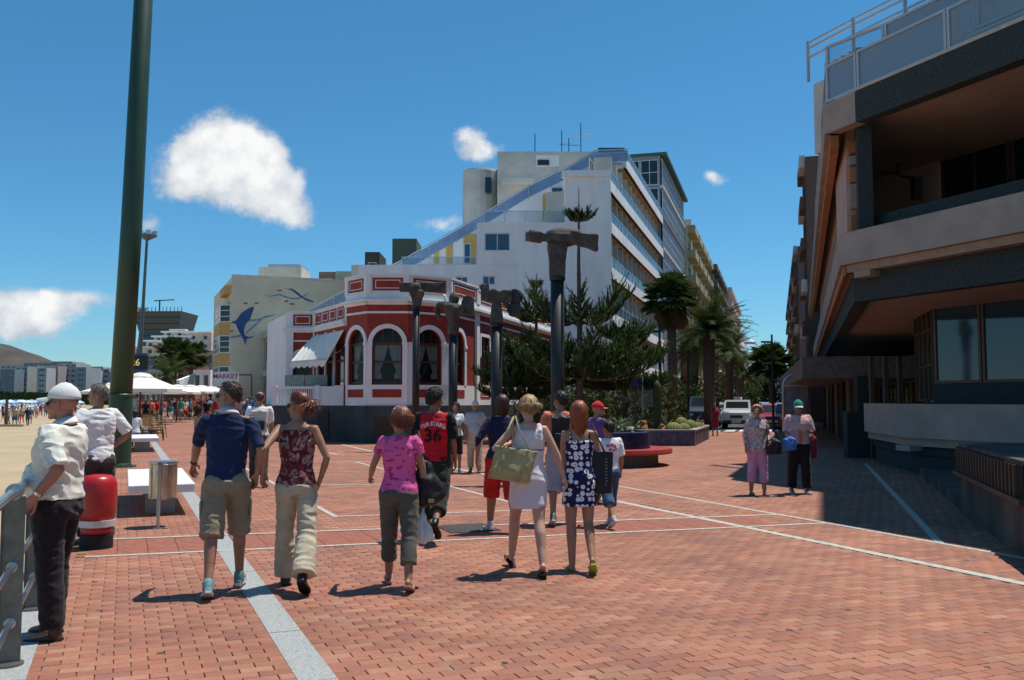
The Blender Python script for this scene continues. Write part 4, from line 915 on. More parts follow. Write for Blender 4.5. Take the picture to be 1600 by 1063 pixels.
# ------------------------------------------------------------------ mural building
MC = Vector((-27.7, 88, 0)); M_mural = mat('mural_wall_render', (.66, .60, .45), .9, var=.08, vscale=.5, bump=.15, bscale=10)
mu = thing('mural_building', 'cream apartment building with a blue dolphin mural on its blank side wall', 'building', tuple(MC)); fm = FR((MC.x, MC.y), (CV.x, CV.y)); fm.n = Vector((CV.y, -CV.x, 0)); hM = ZH(428, 88)
LM = 13.5
mb = MB(); q = MC+PV*19; mb.prism([(MC.x, MC.y), tuple((MC+CV*LM)[:2]), tuple((q+CV*LM)[:2]), tuple(q[:2])], -.05, hM-.3); local(mb, MC).build('wall', M_mural, mu)
mb = MB(); fm.box(mb, 0, LM*.95, -.4, .06, hM-.3, hM-.05); local(mb, MC).build('roof_edge', M_offw, mu)
mb = MB(); fm.box(mb, LM*.70, LM+4, -6, -.1, hM-.5, hM-.1); local(mb, MC).build('rear_block', mat('mural_greenish', (.42, .42, .33), .9), mu)
fn = FR((MC.x, MC.y), (PV.x, PV.y)); fn.n = Vector((-CV.x, -CV.y, 0)); fhM = 3.05; M_och2 = mat('ochre_band', (.50, .33, .13), .85, var=.1)
for j in range(3):
    z = 3.3+j*3.05; mb = MB(); mb.prism([tuple(fn(.3, 0, 0)[:2]), tuple(fn(.9, 1.0, 0)[:2]), tuple(fn(7, 1.0, 0)[:2]), tuple(fn(7.6, 0, 0)[:2])], z-1.4 if j else 2.6, z-.1 if j else 3.2); local(mb, MC).build('bay_band', M_och2, mu)
    win(FR(tuple(fn(.3, 0, 0)[:2]), tuple((fn(.9, 1.0, 0)-fn(.3, 0, 0))[:2])), MC, mu, 0, 1.15, z-.1, z+1.65, .02, M_alu, M_glassd, 1, 3, .09)
    for k in range(4): win(fn, MC, mu, .95+k*1.5, 2.4+k*1.5, z-.1, z+1.65, 1.0, M_alu, M_glassb, 1, 3, .09)
mb = MB(); mb.prism([tuple(fn(.1, 0, 0)[:2]), tuple(fn(.5, .6, 0)[:2]), tuple(fn(5, .6, 0)[:2]), tuple(fn(5.4, 0, 0)[:2])], hM-1.9, hM-1.1); local(mb, MC).build('bay_band', M_och2, mu)
# painted shapes of the mural
M_dol = mat('mural_blue', (.035, .10, .26), .8, var=.15, vscale=2); M_lb = mat('mural_pale_blue', (.17, .30, .42), .8, var=.15, vscale=2); M_fish = mat('mural_red', (.42, .10, .07), .8); M_grey = mat('mural_pipe', (.16, .15, .13), .7)
def mural(pts, m, name, lift=.02):
    P = []
    for x, y in pts:
        r = ray(x, y); o_ = Vector((0, 0, HC)); den = r.dot(fm.n); t = (MC-o_).dot(fm.n)/den; P.append(o_+r*t-MC)
    mb = MB(); mb.poly3(P, fm.n, lift); return mb.build(name, m, mu)
Z4 = lambda pts: [(320+x/4.43, 400+y/4.43) for x, y in pts]
mural(Z4([(342, 352), (322, 354), (295, 368), (268, 385), (248, 400), (228, 430), (215, 448), (195, 452), (178, 466), (205, 466), (216, 475), (225, 500), (240, 530), (255, 550), (268, 568), (283, 566), (276, 545), (270, 520), (277, 490), (290, 465), (312, 440), (325, 405), (335, 378)]), M_dol, 'mural_dolphin', .02)
mural(Z4([(268, 560), (280, 552), (300, 562), (345, 553), (322, 566), (292, 575), (283, 600), (280, 620), (274, 600), (268, 578), (250, 560)]), M_dol, 'mural_tail', .032)
mural(Z4([(418, 274), (455, 276), (515, 262), (560, 278), (600, 292), (650, 290), (716, 258), (700, 275), (655, 299), (605, 302), (560, 290), (515, 274), (460, 283)]), M_lb, 'mural_wave', .012)
mural(Z4([(540, 222), (575, 228), (600, 226), (640, 250), (680, 285), (755, 316), (750, 323), (705, 310), (660, 285), (625, 258), (598, 237)]), M_dol, 'mural_wave', .018)
mural(Z4([(290, 440), (360, 438), (430, 415), (490, 403), (480, 412), (425, 428), (365, 450), (300, 456)]), M_lb, 'mural_wave', .012)
mural(Z4([(425, 408), (395, 445), (345, 490), (285, 540), (283, 530), (340, 478), (390, 435)]), M_lb, 'mural_wave', .016)
mural(Z4([(155, 565), (200, 555), (250, 545), (268, 552), (235, 562), (190, 570)]), M_lb, 'mural_wave', .012)
for x, y, a in ((283, 329, -.2), (360, 328, -.3), (517, 240, 0), (565, 314, -.4), (605, 334, .1), (186, 522, -.6)):
    mural(Z4([(x-22*cos(a), y-22*sin(a)), (x-10, y-6-10*a*.3), (x+8, y-7), (x+18*cos(a), y+18*sin(a)), (x+8, y+6), (x-8, y+5)]), M_fish, 'mural_fish', .02)
mural(Z4([(152, 820), (325, 820), (325, 828), (152, 828)]), M_grey, 'pipe', .05); mural(Z4([(318, 828), (325, 828), (325, 980), (318, 980)]), M_grey, 'pipe', .05)
def rooftop(px0, px1, y0, y1, d, m, name, dep=4):
    mb = MB(); a, b = XD(px0, d, 12), XD(px1, d, 12); z0, z1 = ZH(y1, d), ZH(y0, d); mb.box(((a+b)/2, d+dep/2, (z0+z1)/2), (b-a, dep, z1-z0)); return local(mb, MC).build(name, m, mu)
rooftop(403, 470, 417, 434, 92, M_offw, 'roof_store'); rooftop(418, 468, 413, 417, 92, M_aluh, 'roof_tank')
# cafe sign on the corner of the mural building
sg = thing('shop_sign', 'white rectangular shop sign reading MARKET above the promenade crowd', 'sign', tuple(PD(353, 593, 84)))
mb = MB(); mb.box((0, 0, 0), (2.3, .2, 1.3)); mb.build('board', mat('sign_white', (.62, .63, .68), .5, var=.03), sg)
sgt = []
# small roofs behind
def simple(name, label, px0, px1, y0, y1, d, m, dep=8, cat='building', wins=None, zg=None, group=None):
    a, b = XD(px0, d, 10), XD(px1, d, 10); z1 = ZH(y0, d); z0 = ZH(y1, d) if zg is None else zg
    w = b-a
    fl = max(1, int((z1-z0)/3.1)); nw = wins if wins is not None else max(1, int(w/3.2))
    t = thing(name, label, cat, (a, d, 0), 0, group); O = Vector((a, d, 0)); fr = FR((a, d), (1, 0)); fr.n = Vector((0, -1, 0)); ops = []
    fh = (z1-z0)/fl
    for j in range(fl):
        for k in range(nw): u = w*(k+.5)/nw; hw_ = w/nw*.3; ops.append((u-hw_, u+hw_, z0+j*fh+fh*.3, z0+j*fh+fh*.8))
    mb = MB(); wall_open(mb, fr, 0, w, z0, z1, ops, .2); q = [fr(0, 0, z0), fr(w, 0, z0), fr(w, -dep, z0), fr(0, -dep, z0)]; r = [Vector((x.x, x.y, z1)) for x in q]
    for i, j in ((1, 2), (2, 3), (3, 0)): mb.quad(q[i], q[j], r[j], r[i])
    mb.add(r, [(0, 1, 2, 3)]); local(mb, O).build('wall', m, t)
    for o in ops: win(fr, O, t, *o, -.08, M_alu, M_glassd, 2 if o[1]-o[0] > 1.4 else 1, 1, .08 if d < 200 else .15)
    return t, fr, O, w, z0, z1
M_grn = mat('pale_green_render', (.30, .36, .31), .9, var=.2, vscale=.5); M_brn = mat('brown_render', (.20, .14, .11), .9, var=.2, vscale=.5)
simple('rooftop_house', 'pale green rooftop block behind the mural building', 523, 549, 424, 520, 104, M_grn, 6, wins=0, zg=6)
simple('rooftop_house', 'brown low rooftop house left of the pale green block', 497, 524, 425, 520, 106, M_brn, 6, wins=1, zg=9)
simple('rooftop_house', 'dark roof pavilion with posts beside the stepped hotel rail', 569, 592, 394, 470, 96, mat('dark_pav', (.06, .055, .05), .8), 5, wins=1, zg=12)
simple('rooftop_house', 'beige roof wall below the dark roof pavilion', 548, 590, 414, 470, 94, M_offw, 4, wins=0, zg=9)
simple('rooftop_house', 'greenish roof block right above the stepped rail', 612, 650, 373, 440, 90, mat('olive_block', (.10, .14, .10), .9), 5, wins=0, zg=12)
# grey green block with long windows in front of the mural wall
gb, fr, O = block('grey_building', 'grey green building with dark window bays between villa and mural wall', (XD(446, 76.6), 76.6), (-(XD(446, 76.6)-XD(405, 91.5)), 14.9), 15.6, 6, ZH(502, 76.6), mat('grey_green_render', (.22, .24, .21), .9, var=.12), 2, 6, bands=(mat('grey_green_light', (.36, .38, .34), .9), .3, .5), wfrac=.84, winh=.62)
mb = MB(); fr.box(mb, 0, 15.6, -.1, .2, ZH(502, 76.6), ZH(502, 76.6)+.9); 
# white two storey glazed front beside the villa
wb = thing('white_annex', 'white two storey annex with tall glazed bays left of the villa', 'building', (XD(424, 72), 72, 0)); O = Vector((XD(424, 72), 72, 0)); frw = FR((O.x, O.y), (1, -.35)); frw.n = Vector((-.33, -.94, 0)).normalized()
WL = 2.6; z2 = ZH(519, 72)
mb = MB(); ops = [(.25+k*1.2, 1.25+k*1.2, 1.2+j*3.0, 3.5+j*3.0) for k in range(2) for j in range(2)]; wall_open(mb, frw, 0, WL, -.1, z2, ops, .15); frw.box(mb, 0, WL, -6, -.2, z2-.1, z2); frw.box(mb, 0, .1, -6, -.15, -.1, z2); frw.box(mb, 0, WL, -6, -5.8, -.1, z2); local(mb, O).build('wall', M_white, wb)
for o in ops: win(frw, O, wb, *o, -.05, M_alu, M_glassb, 1, 2, .07)
mb = MB(); frw.box(mb, 0, WL, -.02, .03, z2, z2+1.0); local(mb, O).build('glass_rail', M_rail_glass, wb)
# ------------------------------------------------------------------ street left side beyond the hotel
def street_block(label, d0, d1, x0, h, m, floors, nw, bands=None, group=None, front=True, gcol=None, wf=.7, winh=.5, name='apartment_building'):
    """facade along the street on its left side, plus the end facing us"""
    p = Vector((6.55+.2907*(d0-60)+x0, d0, 0)); q = Vector((6.55+.2907*(d1-60)+x0, d1, 0)); w = (q-p).length
    t = thing(name, label, 'building', (p.x, p.y, 0), 0, group); fr = FR((p.x, p.y), (SV.x, SV.y)); fr.n = Vector((SV.y, -SV.x, 0)); fh = (h-1)/floors; ops = [(w*(k+.5)/nw-w/nw*wf/2, w*(k+.5)/nw+w/nw*wf/2, .6+j*fh+fh*.25, .6+j*fh+fh*(.25+winh)) for j in range(floors) for k in range(nw)]
    mb = MB(); wall_open(mb, fr, 0, w, -.1, h, ops, .3); a = [fr(0, 0, -.1), fr(0, -14, -.1), fr(w, -14, -.1), fr(w, 0, -.1)]; b = [Vector((v.x, v.y, h)) for v in a]
    for i in range(3): mb.quad(a[i], a[i+1], b[i+1], b[i])
    mb.add(b, [(0, 1, 2, 3)]); local(mb, p).build('wall', m, t)
    for o in ops: win(fr, p, t, *o, -.12, M_alu, gcol or M_glassd, 2, 1, .09)
    if bands:
        for j in range(floors+1):
            for k in range(nw):
                u0, u1 = w*(k+.08)/nw, w*(k+.92)/nw; z = .6+j*fh-.1; mb = MB(); P = [fr(u0, 0, 0), fr(u0+.3, bands[1], 0), fr(u1-.3, bands[1], 0), fr(u1, 0, 0)]; mb.prism([(v.x, v.y) for v in P], z, z+bands[2]); local(mb, p).build('balcony', bands[0], t)
    return t, fr, p, w
M_cream = mat('cream_render', (.52, .46, .33), .9, var=.12, vscale=.5)
t, fr, p, w = street_block('cream building with bulging balconies after the glazed hotel block', 113, 148, 0.3, 23.5, M_cream, 7, 5, bands=(mat('cream_balcony', (.46, .38, .22), .9), 1.0, 1.0))
mb = MB(); fe = FR((p.x-6, p.y-.05), (1, 0)); fe.n = Vector((0, -1, 0)); fe.box(mb, 3.0, 4.9, 0, .05, 1, 19); local(mb, p).build('end_panel', M_offw, t); mb = MB(); mb.box((p.x-3+2, p.y+4, 24.2), (4, 4, 1.6)); local(mb, p).build('roof_house', M_offw, t)
street_block('darker ochre building with rounded dark balconies', 152, 188, 0.6, 24.5, mat('dark_ochre', (.20, .16, .10), .9, var=.15), 8, 5, bands=(mat('dark_balc', (.16, .14, .11), .9), 1.1, .9))
street_block('narrow brick red building with white bay windows', 195, 255, 1.4, 26, mat('brick_red_white', (.34, .20, .17), .9), 8, 9, bands=(mat('white_balc', (.55, .53, .50), .9), .9, .8))
street_block('plain white tall building farther along the street', 300, 360, .5, 25.5, M_white, 7, 6)
street_block('small pale building at the far left end of the street', 380, 470, 1.0, 21, M_offw, 6, 8)
street_block('low dark red building behind the palms by the street', 104, 112, 1.2, 11, mat('dark_red_render', (.25, .07, .05), .9), 3, 2)
t, fr, O, w, z0, z1 = simple('office_building', 'blue glass office block closing the far end of the street', 1206, 1262, 574, 700, 430, mat('blue_office', (.08, .16, .20), .4), 20, zg=-.2)
simple('office_building', 'pale apartment block closing the street left of the glass office', 1176, 1208, 556, 700, 520, M_offw, 20, zg=-.2)
# street right side: tall dark blocks
def rblock(label, d0, d1, x, h, m, floors, nw, sh=0):
    p = Vector((x, d0, 0)); q = p+SV*((d1-d0)/SV.y); w = (q-p).length; t = thing('apartment_building', label, 'building', (p.x, p.y, 0)); fr = FR((p.x, p.y), (SV.x, SV.y)); fr.n = Vector((-SV.y, SV.x, 0)); fh = (h-1)/floors
    ops = [(w*(k+.5)/nw-w/nw*.35, w*(k+.5)/nw+w/nw*.35, .6+j*fh+fh*.25, .6+j*fh+fh*.75) for j in range(floors) for k in range(nw)]
    mb = MB(); wall_open(mb, fr, 0, w, -.1, h, ops, .3); a = [fr(0, 0, -.1), fr(0, -14, -.1), fr(w, -14, -.1), fr(w, 0, -.1)]; b = [Vector((v.x, v.y, h)) for v in a]
    for i in range(3): mb.quad(a[i], a[i+1], b[i+1], b[i])
    mb.add(b, [(0, 1, 2, 3)]); local(mb, p).build('wall', m, t)
    for o in ops: win(fr, p, t, *o, -.12, M_dmetal, M_glassd, 2, 1, .09)
    for j in range(1, floors+1):
        for k in range(nw): mb = MB(); fr.box(mb, w*(k+.1)/nw, w*(k+.9)/nw, 0, .4, .5+j*fh-.2, .5+j*fh+.7); local(mb, p).build('balcony', M_offw if (j+k) % 3 == 0 else m, t)
    return t
rblock('dark tall building along the right of the street, nearer one', 66, 73, XD(1266, 66), ZH(245, 66), mat('brown_dark_render', (.13, .085, .07), .9, var=.2), 6, 2)
rblock('dark balconied building along the right of the street, farther one', 96, 180, XD(1254, 96)-.2, ZH(385, 96), mat('grey_dark_render', (.17, .15, .14), .9, var=.2), 6, 12)
# ------------------------------------------------------------------ left distance
TW = 480.0; a, b = XD(206, TW, 20), XD(279, TW, 20); tw = thing('glass_tower', 'dark teal glass tower flaring out towards its top', 'tower', ((a+b)/2, TW+14, 0)); zt_ = ZH(486, TW); mb = MB(); m_tw = glass('teal_tower_glass', (.012, .055, .075), .15)
zm_ = ZH(520, TW); hw0, hw1 = (b-a)/2-2.0, (b-a)/2+.5
def sq(h, z, dx=0): return [Vector((x*h+dx, y*h, z)) for x, y in ((-1, -1), (1, -1), (1, 1), (-1, 1))]
mb.loft([sq(hw0, -.5), sq(hw0, zm_), sq(hw1, zt_)]); mb.build('curtain_wall', m_tw, tw)
for k in range(15):
    z = 3+k*3.3
    if z > zt_-2: break
    h_ = hw0 if z < zm_ else hw0+(hw1-hw0)*(z-zm_)/(zt_-zm_); mb = MB(); mb.loft([sq(h_+.15, z), sq(h_+.15, z+.5)]); mb.build('floor_line', mat('tower_floor_line', (.03, .045, .05), .5), tw)
for k in range(14): x = -hw1+hw1*2*k/13; mb = MB(); mb.bar((x, -hw1, zt_), (x, -hw1, zt_+2.2), .3, .3); mb.build('roof_fin', M_dmetal, tw)
mb = MB(); mb.bar((-4, 0, zt_), (-4, 0, zt_+7), .6, .6); mb.bar((-7, 0, zt_+7), (4, 0, zt_+7.6), .5, .5); mb.build('roof_crane', M_dmetal, tw)
def terr(label, px0, px1, y0, y1, d, m, **k): return simple('terraced_hotel', label, px0, px1, y0, y1, d, m, zg=-1, **k)
terr('white terraced hotel stepping up behind the palms, lower white banded part', 206, 262, 551, 640, 300, mat('blue_grey_facade', (.10, .13, .17), .6), wins=12)
for z_, y_ in (('a', 544), ('b', 552)):
    t = None
wt = thing('terraced_hotel', 'white terraced hotel tiers stacked above the dark blue facade', 'hotel', (XD(250, 305, 20), 305, 0)); O = Vector((XD(250, 305, 20), 305, 0))
for (p0, p1, y0, y1, dd) in ((207, 262, 543, 556, 299), (228, 285, 533, 545, 305), (240, 300, 526, 536, 311), (255, 305, 519, 528, 317), (268, 290, 516, 521, 322), (292, 330, 520, 575, 310), (262, 292, 541, 560, 303)):
    x0, x1 = XD(p0, dd, 20), XD(p1, dd, 20); za_, zb2 = ZH(y1, dd), ZH(y0, dd); mb = MB(); mb.box(((x0+x1)/2, dd+4, (za_+zb2)/2), (x1-x0, 8, zb2-za_)); local(mb, O).build('tier', M_offw, wt)
    mb = MB(); mb.box(((x0+x1)/2, dd-.6, zb2), (x1-x0+1, 1.6, .5)); local(mb, O).build('tier_edge', M_white, wt)
    n = int((x1-x0)/3)
    for k in range(n):
        for zz_ in ([(za_+zb2)/2] if zb2-za_ < 6 else [za_+1.5+3*j for j in range(int((zb2-za_)/3))]): mb = MB(); mb.box((x0+(k+.5)*(x1-x0)/n, dd-.02, zz_), (1.2, .1, 1.2)); local(mb, O).build('window', M_glassd, wt)
simple('small_house', 'small white house with one window at the start of the mural block', 303, 330, 578, 612, 120, M_white, 8, wins=2, zg=2.4)
simple('small_house', 'low grey white house front behind the parasols', 228, 262, 577, 640, 170, mat('grey_white', (.42, .42, .40), .9), 8, wins=4, zg=-.1)
simple('small_house', 'brick coloured low block between the palms', 262, 306, 572, 640, 180, mat('brick_col', (.26, .12, .085), .9), 8, wins=3, zg=-.1)
simple('small_house', 'tan upper block behind the small white house', 300, 334, 548, 600, 190, mat('tan_blk', (.40, .33, .22), .9), 8, wins=3, zg=-.1)
# far shore row
rng = random.Random(3); x = -10; cols = [(.34, .35, .36), (.42, .42, .40), (.20, .24, .28), (.38, .33, .30), (.48, .48, .46), (.26, .34, .36), (.36, .38, .34)]
desc = ['grey', 'off white', 'slate blue', 'pinkish grey', 'pale', 'teal grey', 'greenish grey']; seq = [(0, 22, 577, 2), (22, 42, 573, 6), (42, 57, 571, 2), (57, 72, 575, 4), (72, 90, 572, 3), (90, 118, 568, 1), (118, 134, 574, 0), (134, 147, 579, 4), (147, 170, 577, 5), (170, 205, 581, 0)]
lab = ['at the left edge of the far shore', 'second from the left edge', 'narrow one third from the left edge', 'fourth along, above the cap of the old man', 'fifth along, stepped down', 'broadest one of the shore row', 'sixth one with balconies', 'low one before the teal house', 'teal toned low one near the green mast', 'right behind the green mast']
for i, (a, b, y, c) in enumerate(seq):
    dd = 560+12*(i % 3); t = simple('shore_building', desc[c]+' apartment block '+lab[i], a, b, y, 650, dd, mat('shore_'+desc[c].replace(' ', '_'), cols[c], .9, var=.12, vscale=.05), 20, zg=-1, group='apartment blocks along the far shore')
for i, (a, b, y, c) in enumerate(((0, 40, 571, 4), (36, 80, 567, 5), (80, 112, 565, 3), (112, 160, 573, 1), (150, 205, 576, 4))):
    simple('shore_building', 'pale upper shore block, %s' % ('behind the leftmost roofs', 'behind the narrow slate block', 'behind the broadest block', 'behind the balconied block', 'behind the teal toned block')[i], a, b, y, 600, 660, mat('shore_'+desc[c].replace(' ', '_'), cols[c], .9), 20, zg=-1, group='apartment blocks along the far shore')
# hill
mb = MB(); n = 40; R = []
prof = [(-420, 560), (-300, 530), (-150, 528), (-60, 534), (0, 537), (15, 540), (40, 549), (52, 553), (62, 556), (76, 563), (84, 569), (110, 580)]
DH = 1900
base = [Vector((XD(px, DH, 80), DH, ZH(y, DH))) for px, y in prof]
grid = []
for j in range(9):
    t_ = j/8; row = []
    for i, p in enumerate(base):
        k = 1-t_; z = p.z*(1-(t_)**1.4)-5*t_; row.append(Vector((p.x, DH-t_*600, z+18*mnoise.noise(Vector((p.x*.006, t_*5, 0)))*(t_*(1-t_)*4))))
    grid.append(row)
fine = []
for r0, r1 in zip(grid, grid[1:]):
    for i in range(len(r0)-1): mb.quad(r1[i], r1[i+1], r0[i+1], r0[i])
back = [Vector((p.x, DH+500, -5)) for p in base]
for i in range(len(base)-1): mb.quad(grid[0][i], grid[0][i+1], back[i+1], back[i])
struct(mb.build('hill', mat('dry_volcanic_hill', (.075, .062, .052), .95, var=.3, vscale=.012, bump=.5, bscale=.05), smooth=False))
# ---- remeshing helper
TS = bpy.data.scenes.new('workbench_scene'); TL = TS.view_layers[0]
def remesh(mb, voxel, smooth=3, factor=.5, mats=None, disp=None):
    me = mb.mesh('tmp', mats or [mat('tmpm', (.5, .5, .5), var=0)]) if isinstance(mb, MB) else mb
    o = bpy.data.objects.new('tmp', me); TS.collection.objects.link(o)
    r = o.modifiers.new('r', 'REMESH'); r.mode = 'VOXEL'; r.voxel_size = voxel; r.use_smooth_shade = True
    if smooth:
        s = o.modifiers.new('s', 'SMOOTH'); s.factor = factor; s.iterations = smooth
    TL.update(); dg = TL.depsgraph; dg.update(); ev = o.evaluated_get(dg)
    out = bpy.data.meshes.new_from_object(ev)
    bpy.data.objects.remove(o); bpy.data.meshes.remove(me)
    out.polygons.foreach_set('use_smooth', [True]*len(out.polygons))
    if disp:
        out.update(); nn = [x.vector.copy() for x in out.vertex_normals]
        for v, n_ in zip(out.vertices, nn): v.co += n_*disp(v.co)
        out.update()
    return out
# ================================================================== VEGETATION
M_bark = mat('grey_bark', (.10, .085, .07), .95, var=.3, vscale=12, bump=.5, bscale=30); M_palmbark = mat('palm_bark', (.12, .09, .065), .95, var=.35, vscale=10, bump=.6, bscale=20, stretch=(1, 1, 3))
def leafmat(name, c1, c2, tr=.25):
    m = bpy.data.materials.new(name); m.use_nodes = True; nt = m.node_tree; N = nt.nodes.new; L = nt.links.new; b = nt.nodes['Principled BSDF']; b.inputs['Roughness'].default_value = .75; b.inputs['Specular IOR Level'].default_value = .15
    g = N('ShaderNodeNewGeometry'); nz = N('ShaderNodeTexNoise'); nz.inputs['Scale'].default_value = 1.6; nz.inputs['Detail'].default_value = 5; L(g.outputs['Position'], nz.inputs['Vector']); r = N('ShaderNodeValToRGB'); L(nz.outputs[0], r.inputs[0])
    r.color_ramp.elements[0].position = .36; r.color_ramp.elements[0].color = tuple(c1)+(1,); r.color_ramp.elements[1].position = .64; r.color_ramp.elements[1].color = tuple(c2)+(1,); L(r.outputs[0], b.inputs['Base Color'])
    t = N('ShaderNodeBsdfTranslucent'); L(r.outputs[0], t.inputs[0]); mx = N('ShaderNodeMixShader'); mx.inputs[0].default_value = tr; L(b.outputs[0], mx.inputs[1]); L(t.outputs[0], mx.inputs[2]); L(mx.outputs[0], nt.nodes['Material Output'].inputs[0]); return m
M_arau = leafmat('araucaria_needles', (.026, .050, .018), (.075, .12, .035)); M_palm = leafmat('palm_leaf', (.035, .055, .018), (.085, .125, .032)); M_palmd = leafmat('dry_palm_leaf', (.14, .10, .05), (.22, .15, .07), .1); M_bush = leafmat('bush_leaf', (.022, .045, .014), (.07, .11, .03))
M_cactus = mat('cactus_green', (.055, .07, .03), .8, var=.2, vscale=10, bump=.3); M_barrel = mat('golden_barrel', (.20, .20, .05), .8, var=.3, vscale=20, bump=.4, bscale=60)
def plume(mb, p, d, L_, w, rng, up=.9, needles=9):
    """a bottle brush branchlet curving upwards, with short needles all round"""
    d = Vector(d).normalized(); P = [Vector(p)]; n = 5
    for i in range(n):
        d = (d+Vector((rng.gauss(0, .05), rng.gauss(0, .05), up*.30))).normalized(); P.append(P[-1]+d*L_/n)
    mb.tube(P, [w*.22, w*.25, w*.24, w*.2, w*.16, w*.04], 3)
    for i in range(needles*2):
        t = (i+.5)/(needles*2)*n; k = min(int(t), n-1); q = P[k].lerp(P[k+1], t-k); ax = (P[k+1]-P[k]).normalized()
        a = Vector((rng.gauss(0, 1), rng.gauss(0, 1), rng.gauss(0, 1))); a = (a-ax*a.dot(ax)).normalized(); tip = q+a*w*rng.uniform(.8, 1.3)+ax*w*1.3; s = ax.cross(a)*w*.26
        mb.add([q-s, q+s, tip], [(0, 1, 2)])
def araucaria(label, px, d, tiers, top, rtrunk, seed, leader=None):
    """tiers = [(height, branch length, branches, rise, plume length)]"""
    rng = random.Random(seed); x = XD(px, d, 3); t = thing('norfolk_pine', label, 'tree', (x, d, 0)); mb = MB(); mb.tube([(0, 0, -.05), (.03, 0, top*.35), (0, .02, top*.7), (.02, 0, top)], [rtrunk, rtrunk*.75, rtrunk*.45, .02], 10)
    br = mb; fo = MB()
    for (h, L_, nb, rise, pl) in tiers:
        a0 = rng.uniform(0, 6.28)
        for k in range(nb):
            a = a0+2*pi*k/nb+rng.gauss(0, .12); l = L_*rng.uniform(.82, 1.12); dr = Vector((cos(a), sin(a), 0)); P = [Vector((0, 0, h))]; m = 7
            for i in range(1, m+1): s = i/m; P.append(dr*l*s+Vector((0, 0, h-rise*.25*l*sin(s*2.2)+rise*l*s**2.2*.62))+Vector((rng.gauss(0, .02), rng.gauss(0, .02), 0)))
            br.tube(P, [rtrunk*.28*(1-i/m*.8)+.006 for i in range(m+1)], 5)
            npl = int(l*21); side = dr.cross(Vector((0, 0, 1)))
            for i in range(npl):
                s = .22+.78*(i+rng.random())/npl; kk = min(int(s*m), m-1); q = P[kk].lerp(P[kk+1], s*m-kk); sg = rng.choice((-1, 1))
                dd = side*sg*rng.uniform(.5, 1.0)+dr*rng.uniform(.25, .9)+Vector((0, 0, rng.uniform(.0, .8))); plume(fo, q, dd, pl*rng.uniform(.6, 1.15)*(1.05-.35*s), .085, rng, up=rng.uniform(.5, 1.2), needles=11)
            plume(fo, P[-1], dr+Vector((0, 0, .5)), pl*.8, .06, rng)
    br.build('trunk', M_bark, t, smooth=True); fo.build('crown', M_arau, t); return t
araucaria('tall slender norfolk pine whose thin leader rises above the hotel balconies', 905, 33.5, [(8.45, .52, 7, .9, .35), (4.7, 1.9, 8, 1.1, .95), (3.2, 2.7, 8, .7, .85), (2.5, 2.9, 8, .45, .8)], 9.65, .15, 11)
araucaria('shorter norfolk pine left of the tallest sculpture pole', 838, 36, [(6.2, .25, 5, .9, .30), (4.9, 1.35, 7, .9, .75), (3.3, 1.9, 8, .6, .8), (2.3, 2.2, 8, .4, .8)], 6.75, .13, 12)
araucaria('spreading norfolk pine with long drooping limbs right of the tallest one', 975, 37, [(4.2, 1.3, 7, .6, .8), (3.2, 2.1, 8, .4, .9), (2.1, 2.1, 8, .3, .8)], 4.9, .14, 13)
araucaria('low bushy norfolk pine in front of the villa right wing', 812, 34.5, [(2.9, 1.2, 6, .7, .7), (2.2, 1.5, 7, .5, .7), (1.7, 1.4, 6, .4, .6)], 3.6, .10, 14)
def fanpalm(label, px, d, H_, R_, seed, skirt=.0, tr=.22, n=46, group=None):
    rng = random.Random(seed); x = XD(px, d, 3); t = thing('fan_palm', label, 'palm', (x, d, 0), 0, group); mb = MB(); mb.tube([(0, 0, -.05), (.04, 0, H_*.4), (0, .03, H_*.8), (0, 0, H_)], [tr*1.25, tr, tr*.9, tr*.8], 12); mb.build('trunk', M_palmbark, t, smooth=True)
    def fan(mb, a, el, r, w):
        dr = Vector((cos(a)*cos(el), sin(a)*cos(el), sin(el))); st = Vector((0, 0, H_+rng.uniform(-.2, .3))); hub = st+dr*r*.5+Vector((0, 0, -.04*r)); mb.tube([st, hub], [.02, .012], 4)
        side = dr.cross(Vector((0, 0, 1))).normalized(); up = side.cross(dr)
        for k in range(17):
            q = radians(-82+164*k/16); l = r*.62*(.75+.25*cos(q)); e = dr*cos(q)+side*sin(q); tip = hub+e*l+Vector((0, 0, -.22*l*rng.uniform(.5, 1.4))); mid = hub+e*l*.55+up*.03; s = (side*cos(q)-dr*sin(q))*w
            mb.add([hub, mid-s, tip, mid+s], [(0, 1, 2), (0, 2, 3)])
    mb = MB()
    for i in range(n): fan(mb, rng.uniform(0, 6.28), radians(rng.uniform(-28, 78)), R_*rng.uniform(.8, 1.1), R_*.045)
    mb.build('crown', M_palm, t)
    if skirt:
        mb = MB()
        for i in range(int(n*1.3)): fan(mb, rng.uniform(0, 6.28), radians(rng.uniform(-82, -45)), R_*rng.uniform(.6, .9)*skirt, R_*.04)
        mb.build('dry_skirt', M_palmd, t)
    return t
